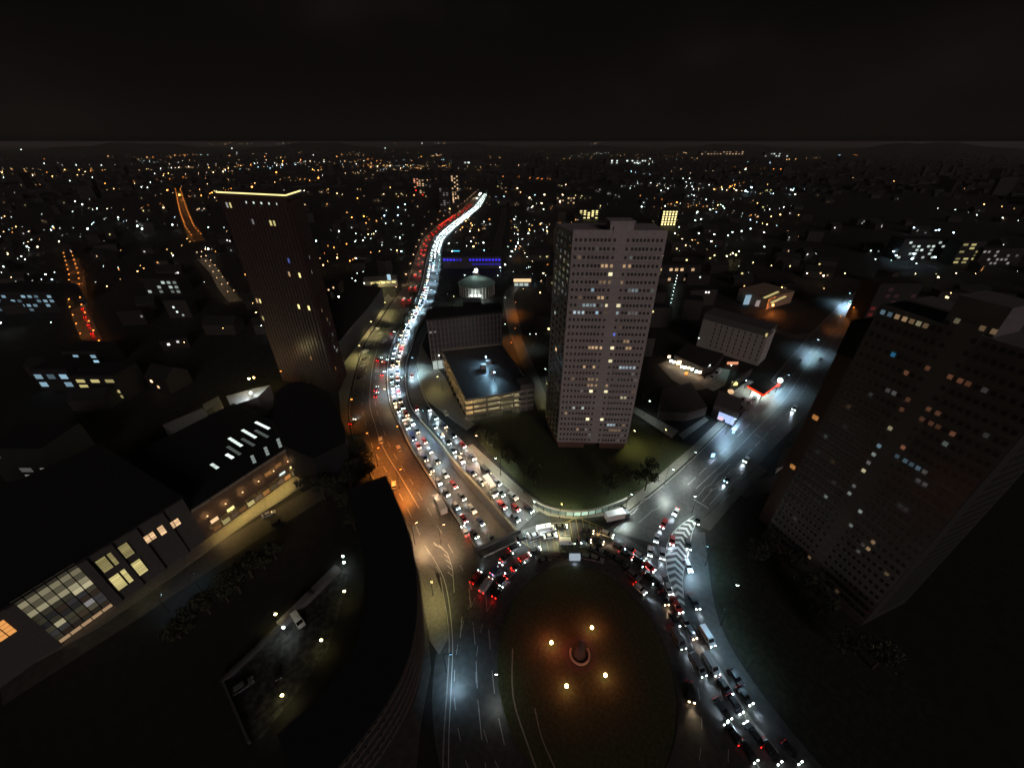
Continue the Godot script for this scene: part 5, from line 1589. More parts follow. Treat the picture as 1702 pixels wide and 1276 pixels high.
	# building with orange and striped lights behind the hotel
	var ob := thing("lit_depot", "depot with two strips of roof lights and an orange lit front", "building")
	var oc := Vector3(207.71, 0, -305.95)
	st = begin()
	box(st, oc + Vector3(4, 5, -16), Vector3(34, 10, 26), Basis(Vector3.UP, 0.5))
	part("wall", done(st), mat("depot_wall", lin(0.3, 0.22, 0.16)), ob)
	for q in [Vector3(208.9, 10, -308.98), Vector3(208.16, 10, -297.63)]:
		st = begin()
		for i in 6:
			box(st, q + Vector3((i - 3) * 3.4, 0.6, -(i - 3) * 2.6), Vector3(3.0, 0.6, 1.6), Basis(Vector3.UP, 0.6))
		part("roof_light", done(st), shine("yellow", 0.5), ob)
	for q in [[Vector3(205.74, 0, -303.25), 130.0], [Vector3(207.34, 0, -314.28), 40.0]]:
		part("unseen_wall_lamp", bx(Vector3(1.2, 1.2, 0.6)), shine("orange", 9.0), ob, q[0] + Vector3(0, 5, 4))
		omni(ob, q[0] + Vector3(0, 5, 6), Color(1, 0.55, 0.25), q[1], 0.5)
	part("blue_panel", bx(Vector3(4.5, 8, 0.6)), shine("cool", 0.45), ob, Vector3(193.41, 0, -314.28) + Vector3(0, 4, 0))
	part("white_panel", bx(Vector3(3.0, 5, 0.6)), shine("grey", 0.35), ob, Vector3(197.49, 0, -305.95) + Vector3(0, 4, 0))

# ---------------------------------------------------------------- the roundabout island
func build_roundabout() -> void:
	var stone := noisy("pagoda_stone", lin(0.08, 0.07, 0.065), lin(0.12, 0.105, 0.095), 0.4)
	var pg := thing("stone_pagoda", "tiered stone pagoda in the middle of the roundabout island", "pagoda", Vector3(17.8, 0.14, -52))
	var oct := func(r: float) -> Array:
		var o := []
		for i in 8:
			o.append(Vector2(cos(TAU * (i + 0.5) / 8), sin(TAU * (i + 0.5) / 8)) * r)
		return o
	var st := begin()
	prism(st, oct.call(2.4), 0.0, 0.8)
	part("plinth", done(st), stone, pg)
	for k in 7:
		var r := 1.5 - k * 0.13
		st = begin()
		prism(st, oct.call(r), 0.8 + k * 1.25, 1.8 + k * 1.25)
		part("storey", done(st), stone, pg)
		st = begin()
		var lo: Array = oct.call(r + 0.55)
		var hi: Array = oct.call(r * 0.85)
		for i in 8:
			var j := (i + 1) % 8
			quad(st, v3(lo[i], 1.8 + k * 1.25), v3(lo[j], 1.8 + k * 1.25), v3(hi[j], 2.1 + k * 1.25), v3(hi[i], 2.1 + k * 1.25), Vector3.UP)
		part("roof_tier", done(st), stone, pg)
	st = begin()
	tube(st, Vector3(0, 9.5, 0), Vector3(0, 11.5, 0), 0.25, 0.03)
	part("finial", done(st), stone, pg)
	pg.scale = Vector3.ONE * 0.62
	var rg := thing("ring_seat", "curved pale stone seat round the pagoda", "bench", Vector3(17.8, 0.14, -52))
	st = begin()
	var arc := []
	for i in 19:
		var a := -0.5 + i * (PI + 1.0) / 18
		arc.append(Vector2(cos(a), sin(a)) * 2.5)
	wall_along(st, arc, 0.45, 0.0, 0.45)
	part("seat", done(st), mat("pale_stone", lin(0, 0, 0)), rg)
	st = begin()
	var pth := []
	for i in 33:
		pth.append(v2(Vector3(17.8, 0, -52)) + Vector2(cos(TAU * i / 32), sin(TAU * i / 32)) * 3.9)
	stripe(st, pth, 1.6, 0.17)
	struct("island_path", st, noisy("red_gravel", lin(0.035, 0.027, 0.022), lin(0.07, 0.05, 0.04), 0.3))
	var lp := [[Vector3(10.45, 0, -54.12), "left rear floodlight of four round the pagoda"], [Vector3(21.88, 0, -57.95), "right rear floodlight of four round the pagoda"], [Vector3(13.33, 0, -44.28), "left front floodlight of four round the pagoda"], [Vector3(23.26, 0, -46.59), "right front floodlight of four round the pagoda"]]
	for i in 4:
		var fl := thing("island_floodlight", lp[i][1], "floodlight", lp[i][0] + Vector3(0, 0.14, 0))
		st = begin()
		tube(st, Vector3.ZERO, Vector3(0, 1.1, 0), 0.1, 0.08)
		part("post", done(st), mat("lamp_pole", lin(0, 0, 0)), fl)
		st = begin()
		ball(st, Vector3(0, 1.5, 0), 0.46)
		part("lamp", done(st), glow("flood_warm", Color(1.0, 0.8, 0.5), 26.0), fl)
		omni(fl, Vector3(0, 3.0, 0), Color(1.0, 0.4, 0.27), [24.0, 14.0, 9.0, 9.0][i], 0.2)
	# lit panel at the rear edge of the island
	var ad := thing("lit_hoarding", "glowing white advertising panel at the rear edge of the island", "sign", Vector3(20.16, 0, -79.71))
	part("panel", bx(Vector3(3.4, 1.9, 1.3)), glow("panel_pale", Color(0.86, 0.94, 1.0), 0.42), ad, Vector3(0, 1.3, 0))
	st = begin()
	box(st, Vector3(0, 0.2, 0), Vector3(2.6, 0.4, 0.5))
	part("post", done(st), mat("lamp_pole", lin(0, 0, 0)), ad)
	spot(ad, Vector3(0, 1.2, 0.9), Vector3(0, -0.8, 1), Color(0.86, 0.94, 1), 3.0, 70.0, 0.5)
	var wl := thing("island_wall", "low dark wall along the rear edge of the island", "wall")
	st = begin()
	wall_along(st, smooth_line([Vector2(8.14, -79.71), Vector2(12.55, -81.45), Vector2(19.47, -81.89), Vector2(26.17, -80.79)]), 1.0, 0.0, 1.4)
	part("wall_section", done(st), mat("dark_stone", lin(0, 0, 0)), wl)
	# curved glazed parapet on the far kerb
	var gp := thing("glazed_parapet", "curved parapet of lit glass panels on the lawn side of the roundabout", "parapet")
	var gl := smooth_line([Vector2(7.6, -102.58), Vector2(11.85, -99.48), Vector2(17.14, -97.57), Vector2(23.57, -97.03), Vector2(30.26, -98.11), Vector2(36.89, -100.6), Vector2(42.37, -103.16)])
	var GL := length_of(gl)
	var gi := 0
	var d := 1.0
	while d < GL - 1.0:
		var q := along(gl, d)
		var dd: Vector2 = q[1]
		var bs := Basis(Vector3(dd.x, 0, dd.y), Vector3.UP, Vector3(-dd.y, 0, dd.x))
		st = begin()
		box(st, Vector3.ZERO, Vector3(2.3, 2.0, 0.15), bs)
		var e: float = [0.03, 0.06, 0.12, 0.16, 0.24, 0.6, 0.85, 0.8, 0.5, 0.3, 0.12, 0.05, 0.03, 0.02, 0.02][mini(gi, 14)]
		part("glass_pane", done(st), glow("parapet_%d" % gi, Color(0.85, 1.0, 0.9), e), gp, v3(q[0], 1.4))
		st = begin()
		box(st, v3(q[0] + dd * 1.35, 1.2), Vector3(0.3, 2.4, 0.4), bs)
		part("post", done(st), mat("dark_stone", lin(0, 0, 0)), gp)
		d += 2.7
		gi += 1
	st = begin()
	wall_along(st, gl, 0.6, 2.45, 2.65)
	part("coping", done(st), mat("pale_stone", lin(0, 0, 0)), gp)
	st = begin()
	wall_along(st, smooth_line([Vector2(4.39, -108.51), Vector2(8.8, -104.32), Vector2(13.08, -101.16), Vector2(20.59, -99.21), Vector2(30.6, -100.04), Vector2(40.2, -103.44), Vector2(48.3, -108.51)]), 0.4, 0.0, 0.9)
	part("rear_wall", done(st), mat("ledge_stone", lin(0, 0, 0)), gp)
	spot(gp, Vector3(22.79, 0, -99.21) + Vector3(0, 2.2, 0), Vector3(0, -0.6, -1), Color(0.85, 1, 0.9), 10.0, 75.0, 0.5)

# ---------------------------------------------------------------- the town beyond
func build_far_town() -> void:
	# single low buildings out to 1.3 km
	var wms := [mat("house_brick", lin(0.014, 0.009, 0.007)), mat("house_grey", lin(0.016, 0.015, 0.014)), mat("house_render", lin(0.024, 0.022, 0.019))]
	var rm := mat("house_roof", lin(0.012, 0.0115, 0.012))
	var fr := RandomNumberGenerator.new()
	fr.seed = 77
	var made := 0
	var guard := 0
	var centres := []
	while made < 230 and guard < 6000:
		guard += 1
		var r := exp(fr.randf_range(log(235.0), log(1400.0)))
		var a := fr.randf_range(-0.95, 0.98)
		var p := Vector2(sin(a) * r, -cos(a) * r)
		if not is_clear(p, 24.0) or p.distance_to(Vector2(32, -143)) < 45 or p.distance_to(Vector2(-110, -195)) < 42 or p.distance_to(Vector2(-15, -190)) < 55 or p.distance_to(Vector2(-31, -341)) < 40 or p.distance_to(Vector2(135, -215)) < 50 or p.distance_to(v2(Vector3(-42.15, 0, -423.61))) < 60 or p.distance_to(v2(Vector3(9.5, 0, -362.14))) < 20 or p.distance_to(v2(Vector3(-119.22, 0, -358.58))) < 30 or p.distance_to(v2(Vector3(207.71, 0, -305.95))) < 45 or p.distance_to(v2(Vector3(115.14, 0, -200.43))) < 30 or p.distance_to(v2(Vector3(134.41, 0, -187.06))) < 32 or p.distance_to(v2(Vector3(-151.33, 0, -158.79))) < 45 or p.distance_to(v2(Vector3(-109.51, 0, -260.57))) < 30:
			continue
		var ok := true
		for c in centres:
			if c.distance_to(p) < 24.0:
				ok = false
				break
		if not ok:
			continue
		centres.append(p)
		var flat_roof := fr.randf() < 0.4
		var w := fr.randf_range(11, 24)
		var dp := fr.randf_range(8, 13)
		var hh := fr.randf_range(5, 8) if not flat_roof else fr.randf_range(6, 15)
		var zone := "left of main road" if p.x < p.y * 0.13 - 8 else ("right of main road" if p.x < -p.y * 0.6 else "far right")
		var roofed := "flat-roofed block" if flat_roof else "pitched-roof house"
		var far := "in the near streets" if r < 450 else ("in the middle distance" if r < 800 else "towards the horizon")
		var o := thing("low_block" if flat_roof else "pitched_house", "", "house" if not flat_roof else "building", v3(p), fr.randf_range(-0.5, 0.5), "%ss %s %s" % [roofed, far, zone])
		var wall_k: int = fr.randi() % 3
		var st := begin()
		box(st, Vector3(0, hh * 0.5, 0), Vector3(w, hh, dp))
		part("wall", done(st), wms[wall_k], o)
		st = begin()
		if flat_roof:
			box(st, Vector3(0, hh + 0.25, 0), Vector3(w + 0.4, 0.5, dp + 0.4))
		else:
			var y0 := hh
			var y1 := hh + dp * 0.4
			var x := w * 0.5 + 0.3
			var z := dp * 0.5 + 0.4
			quad(st, Vector3(-x, y0, z), Vector3(x, y0, z), Vector3(x, y1, 0), Vector3(-x, y1, 0), Vector3(0, 1, 1))
			quad(st, Vector3(-x, y0, -z), Vector3(x, y0, -z), Vector3(x, y1, 0), Vector3(-x, y1, 0), Vector3(0, 1, -1))
			tri(st, Vector3(-x, y0, z), Vector3(-x, y0, -z), Vector3(-x, y1, 0), Vector3.LEFT)
			tri(st, Vector3(x, y0, z), Vector3(x, y0, -z), Vector3(x, y1, 0), Vector3.RIGHT)
		part("roof", done(st), rm, o)
		var nw := fr.randi() % 4 if r > 300 else fr.randi() % 3
		var first: String = ["warm", "yellow", "white", "orange", "grey"][fr.randi() % 5]
		o.set_meta("label", "%s %s with %s lit window%s %s %s" % [["brick", "grey", "pale"][wall_k], roofed, ["no", "one " + first, "two " + first, "three " + first][nw], "" if nw == 1 else "s", far, zone])
		for i in nw:
			var tint: String = first
			part("window", bx(Vector3(1.3, 1.4, 0.2)), shine(tint, [0.4, 1.2, 3.0][fr.randi() % 3]), o, Vector3(fr.randf_range(-0.42, 0.42) * w, fr.randf_range(1.8, hh - 1.2), dp * 0.5 + 0.06))
		made += 1
	# taller blocks with lit windows, at the places where the photograph shows them
	var blocks := [
		[Vector3(132.65, 0, -737.52), 34, 15, 14, 5, 5, "yellow", 1.3, "distant block with a bright grid of stair windows behind the tower block"],
		[Vector3(247.51, 0, -668.78), 24, 24, 14, 5, 6, "yellow", 2.2, "distant tall block with a bright window grid right of the tower block"],
		[Vector3(465.79, 0, -458.71), 60, 22, 18, 11, 5, "white", 0.5, "long lit office block at far right beside floodlights"],
		[Vector3(492.31, 0, -438.07), 26, 24, 16, 3, 6, "yellow", 0.4, "dim yellow lit block right of the long office block"],
		[Vector3(523.35, 0, -433.15), 46, 18, 14, 10, 4, "grey", 0.25, "dim lit block at the far right edge"],
		[Vector3(-127.83, 0, -820.37), 18, 42, 16, 3, 12, "grey", 0.2, "tall dark block beside the far main road with a red light"],
		[Vector3(-121.66, 0, -941.42), 16, 55, 14, 3, 14, "warm", 0.9, "slim tower with columns of warm windows beside the far main road"],
		[Vector3(-256.5, 0, -1185.18), 16, 40, 14, 2, 10, "salmon", 0.8, "distant slim tower with pink lights left of the main road"],
		[Vector3(-230.77, 0, -1127.46), 16, 34, 14, 2, 8, "warm", 0.8, "distant twin of the slim pink lit tower"],
		[Vector3(-383.43, 0, -295.39), 60, 16, 22, 12, 4, "cool", 0.3, "lit works building at the far left edge"],
		[Vector3(-188.64, 0, -114.2), 24, 16, 16, 3, 4, "grey", 0.15, "dim block with stacked lit windows at far left"],
		[Vector3(-248.62, 0, -203.27), 20, 12, 14, 4, 3, "cool", 0.5, "dark block with four white windows at far left"],
		[Vector3(-245.02, 0, -182.08), 20, 12, 14, 3, 2, "cool", 0.4, "dark block with two white windows at far left"],
		[Vector3(-304.36, 0, -338.4), 30, 14, 14, 6, 3, "white", 0.4, "dark block with a few white windows left of the brown tower"],
		[Vector3(-210.89, 0, -172.1), 22, 14, 14, 3, 4, "yellow", 0.4, "dark block with a column of yellowish windows at far left"],
		[Vector3(114.21, 0, -922.15), 40, 16, 16, 7, 3, "warm", 0.7, "low lit block beyond the tower block beside the orange street"],
		[Vector3(154.24, 0, -373.18), 46, 16, 14, 9, 3, "warm", 0.5, "low lit flats right behind the tower block"],
		[Vector3(670.17, 0, -2671.85), 240, 26, 60, 16, 2, "white", 1.4, "long bright works far off near the horizon"],
		[Vector3(-226.76, 0, -2471.21), 150, 34, 60, 8, 1, "white", 1.6, "far white row of lights below the horizon above the main road"],
		[Vector3(2044.59, 0, -4460.15), 420, 40, 60, 14, 2, "warm", 0.6, "far pale lights of a town near the horizon at right"],
		[Vector3(2190.83, 0, -3788.99), 200, 40, 60, 9, 2, "white", 0.8, "far bright lights near the horizon at right"],
		[Vector3(271.25, 0, -271.41), 30, 30, 16, 5, 6, "red", 0.02, "unlit dark block behind the right tower"]]
	for b in blocks:
		var o := thing("distant_block", b[8], "building", b[0])
		var st := begin()
		box(st, Vector3(0, b[2] * 0.5, -b[3] * 0.5), Vector3(b[1], b[2], b[3]))
		part("wall", done(st), mat("block_wall", lin(0.013, 0.012, 0.012)), o)
		st = begin()
		box(st, Vector3(0, b[2] + 0.4, -b[3] * 0.5), Vector3(b[1] * 0.98, 0.8, b[3] * 0.98))
		part("roof", done(st), rm, o)
		var cw: float = b[1] / float(b[4])
		var rh: float = b[2] / (float(b[5]) + 0.5)
		for i in b[4]:
			for j in b[5]:
				var e: float = b[7]
				var dim := fr.randf()
				if b[7] < 2.0:
					if dim < 0.48:
						continue
					e *= 0.3 + fr.randf() * 1.4
				part("window", bx(Vector3(minf(cw * 0.55, 12.0), minf(rh * 0.55, 7.0), 0.3)), shine(b[6], snappedf(e, 0.05) + 0.01), o, Vector3((i + 0.5) * cw - b[1] * 0.5, (j + 0.75) * rh, 0.05))
	var fls := [[[Vector2(652.36, -1200.49), Vector2(592.57, -1113.85)], "cool", 3.2, "bluish floodlight of the far pair at right"], [[Vector2(434.63, -464.13), Vector2(422.24, -445.61), Vector2(448.24, -453.39), Vector2(426.9, -430.73), Vector2(458.13, -438.07), Vector2(584.77, -610.82), Vector2(596.96, -589.26), Vector2(605.06, -593.47), Vector2(606.35, -572.98)], "cool", 1.7, "white floodlight of the far right ground"], [[Vector2(530.89, -450.77), Vector2(393.56, -363.94)], "yellow", 1.3, "yellow lamp near the far right ground"], [[Vector2(723.85, -1141.39), Vector2(720.18, -1127.46)], "white", 1.8, "white lamp of the small far pair at right"],
		[[Vector2(255.43, -569.04), Vector2(272.75, -561.29), Vector2(304.64, -576.98), Vector2(321.18, -585.12), Vector2(342.51, -602.03), Vector2(348.16, -576.98), Vector2(263.15, -542.71), Vector2(222.37, -569.04), Vector2(250.46, -518.47), Vector2(288.04, -553.72)], "white", 1.1, "white lamp of the row beyond the tower block"], [[Vector2(-216.51, -820.37), Vector2(-212.94, -860.12), Vector2(-194.4, -725.19), Vector2(-215.39, -719.16)], "cool", 1.4, "bluish lamp of the cluster left of the main road"], [[Vector2(-264.5, -701.62), Vector2(-279.25, -684.84), Vector2(-341.53, -961.45), Vector2(-248.21, -713.23)], "sodium", 1.3, "orange lamp of the group right of the brown tower"], [[Vector2(-164.69, -1216.18)], "red", 1.6, "red lamp on the tall dark block"], [[Vector2(-374.03, -1726.31), Vector2(-209.92, -1026.61), Vector2(-246.26, -1127.46)], "red", 1.2, "red lamp of the pink lit towers"],
		[[Vector2(-1465.34, -1557.88), Vector2(-1401.8, -1757.82), Vector2(-1636.57, -2100.58), Vector2(-1021.39, -1216.18), Vector2(-992.5, -1200.49), Vector2(-649.76, -701.62), Vector2(-556.04, -624.44), Vector2(-510.75, -633.82), Vector2(-609.39, -602.03), Vector2(-531.15, -602.03), Vector2(-590.93, -610.82), Vector2(-855.38, -860.12), Vector2(-910.46, -903.6), Vector2(-1410.96, -1418.33), Vector2(-1349.31, -1376.98)], "white", 1.6, "white lamp of the far left works"], [[Vector2(171.55, -388.8), Vector2(169.92, -390.84), Vector2(173.92, -388.8), Vector2(150.45, -397.04)], "yellow", 1.3, "yellow lamp of the bright pair right of the tower block"], [[Vector2(234.97, -443.07), Vector2(247.71, -456.04), Vector2(258.43, -464.13), Vector2(247.36, -448.18)], "yellow", 1.2, "yellow lamp of the lit patch right of the tower block"], [[Vector2(-76.59, -1026.61), Vector2(-77.38, -961.45), Vector2(-76.16, -1062.37)], "white", 2.6, "white lamp where the main road meets the horizon"], [[Vector2(155.74, -1283.01), Vector2(119.14, -1026.61), Vector2(99.48, -903.6), Vector2(76.59, -1026.61), Vector2(39.08, -971.77), Vector2(14.61, -1185.18), Vector2(60.02, -877.04), Vector2(39.84, -835.85)], "warm", 1.9, "warm lamp of the far suburb above the lit shop"], [[Vector2(-716.97, -1216.18), Vector2(-781.51, -1026.61), Vector2(-884.35, -1127.46), Vector2(-957.9, -1824.3), Vector2(-1466.78, -2906.88), Vector2(-1433.18, -3087.31), Vector2(-665.43, -1532.83), Vector2(-3112.57, -10349.63), Vector2(-753.57, -3788.99), Vector2(-1452.24, -3788.99), Vector2(-892, -2013.75), Vector2(-2051.1, -3788.99)], "sodium", 3.4, "orange lamp of the far left suburb"], [[Vector2(-5232.54, -8612.99), Vector2(-7853.62, -7372.53), Vector2(-6177.47, -7945.05), Vector2(-2369.24, -8612.99), Vector2(1825.16, -9402.37), Vector2(3928.29, -7945.05), Vector2(4321.42, -7372.53), Vector2(662.49, -8612.99), Vector2(1578.42, -7372.53)], "white", 7.0, "white light on the far horizon hills"]]
	for q in fls:
		for i in q[0].size():
			var o := thing("far_floodlight", q[3] + (", %s of them" % nth(i + 1) if q[0].size() > 1 else ""), "lamp", v3(q[0][i]), 0.0, q[3] + "s")
			var st := begin()
			tube(st, Vector3.ZERO, Vector3(0, 8.0, 0), 0.16, 0.1, 5)
			part("mast", done(st), mat("lamp_pole", lin(0, 0, 0)), o)
			st = begin()
			ball(st, Vector3(0, 8.2, 0), q[2] * 0.5, 0.6)
			part("lamp", done(st), shine(q[1], 30.0), o)
	# street lights of the suburbs: lamps strung along streets
	var lamp_mesh: Dictionary = {}
	var st0 := begin()
	ball(st0, Vector3.ZERO, 0.5)
	var globe := done(st0)
	var singles := 0
	var heaps := {"sodium": [], "white": [], "cool": [], "warm": [], "amber": []}
	var districts := []
	while districts.size() < 34:
		var dr := exp(fr.randf_range(log(420.0), log(8500.0)))
		var da := fr.randf_range(-1.0, 1.0)
		if da > 0.15 and fr.randf() < 0.45:
			continue
		districts.append([Vector2(sin(da) * dr, -cos(da) * dr), dr, fr.randf()])
	var streets := 0
	while streets < 600:
		streets += 1
		var r := exp(fr.randf_range(log(330.0), log(9500.0)))
		var a := fr.randf_range(-0.98, 1.0)
		if a > 0.12 and fr.randf() < 0.55 + 0.4 * clampf(a, 0, 1):
			continue
		if r < 700 and fr.randf() < 0.35:
			continue
		var p := Vector2(sin(a) * r, -cos(a) * r)
		var dist: Array = districts[fr.randi() % districts.size()]
		if fr.randf() < 0.66:
			p = dist[0] + Vector2(fr.randfn(), fr.randfn()) * dist[1] * 0.13
			r = p.length()
			a = atan2(p.x, -p.y)
		var d := Vector2.from_angle(dist[2] * TAU + (PI * 0.5 if fr.randf() < 0.5 else 0.0) + fr.randfn() * 0.15)
		if a > 0.5 and fr.randf() < 0.6:
			continue
		var n := fr.randi_range(3, 15)
		var left_side := a < 0.25
		var x := fr.randf()
		var tint := ("sodium" if fr.randf() < 0.35 else "amber") if x < (0.6 if (left_side and r > 900) else 0.35) else ("white" if x < 0.75 else ("cool" if x < 0.86 else "warm"))
		var gap := fr.randf_range(20, 32) * (1.0 if r < 2500 else 2.2)
		for i in n:
			var q := p + d * gap * (i - n * 0.5) + Vector2(fr.randfn(), fr.randfn()) * 5.0
			if q.length() < 300 or not is_clear(q, 12.0) or fr.randf() < 0.15:
				continue
			if q.length() < 1100 and singles < 120:
				singles += 1
				var o := thing("suburb_lamp", "%s street lamp in the suburbs %s" % [{"sodium": "orange", "white": "white", "cool": "bluish white", "warm": "warm white", "amber": "amber"}[tint], "left of the main road" if q.x < q.y * 0.13 - 8 else ("between the main road and the right street" if q.x < -q.y * 0.6 else "at the far right")], "street lamp", v3(q), 0.0, "%s suburb street lamps" % tint)
				var key := "suburb_pole"
				if not lamp_mesh.has(key):
					var s1 := begin()
					tube(s1, Vector3.ZERO, Vector3(0, 7, 0), 0.1, 0.07, 5)
					lamp_mesh[key] = done(s1)
				part("pole", lamp_mesh[key], mat("lamp_pole", lin(0, 0, 0)), o)
				var lm := part("lamp_globe", globe, shine(tint, 22.0), o, Vector3(0, 7.2, 0))
				lm.scale = Vector3(0.9, 0.45, 0.9) * (0.22 + 0.45 * pow(fr.randf(), 2.0))
			else:
				var lift := 7.0
				var rr := q.length()
				if rr > 6700:
					lift = 90.0
				heaps[tint].append(Transform3D(Basis.from_scale(Vector3(1.3, 0.9, 1.3) * (1.0 if rr < 2200 else 1.6) * (0.22 + 0.85 * pow(fr.randf(), 3.0))), v3(q, lift)))
	for tint in heaps:
		var mm := MultiMesh.new()
		mm.transform_format = MultiMesh.TRANSFORM_3D
		mm.mesh = globe
		mm.instance_count = heaps[tint].size()
		for i in heaps[tint].size():
			mm.set_instance_transform(i, heaps[tint][i])
		var mi := MultiMeshInstance3D.new()
		mi.name = numbered("far_street_lights")
		mi.multimesh = mm
		mi.material_override = shine(tint, 30.0)
		add_child(mi)
		tag(mi, {"sodium": "countless far orange street lights of the suburbs", "white": "countless far white street lights of the suburbs", "cool": "countless far bluish street lights of the suburbs", "warm": "countless far warm white lights of the suburbs", "amber": "countless far amber street lights of the suburbs"}[tint], "street lights")
		mi.set_meta("kind", "stuff")
	# dark mass of far roofs
	var mr := MultiMesh.new()
	mr.transform_format = MultiMesh.TRANSFORM_3D
	mr.mesh = bx(Vector3.ONE)
	mr.instance_count = 2600
	for i in 2600:
		var r := exp(fr.randf_range(log(1400.0), log(6500.0)))
		var a := fr.randf_range(-1.0, 1.0)
		var h := fr.randf_range(5, 11) if fr.randf() < 0.95 else fr.randf_range(20, 40)
		var q := Vector2(sin(a) * r, -cos(a) * r)
		mr.set_instance_transform(i, Transform3D(Basis(Vector3.UP, fr.randf() * 3.0) * Basis.from_scale(Vector3(fr.randf_range(10, 40), h, 10)), v3(q, h * 0.5)))
	var ro := MultiMeshInstance3D.new()
	ro.name = "far_roofs"
	ro.multimesh = mr
	ro.material_override = rm
	add_child(ro)
	tag(ro, "dark mass of far roofs towards the horizon", "houses")
	ro.set_meta("kind", "stuff")

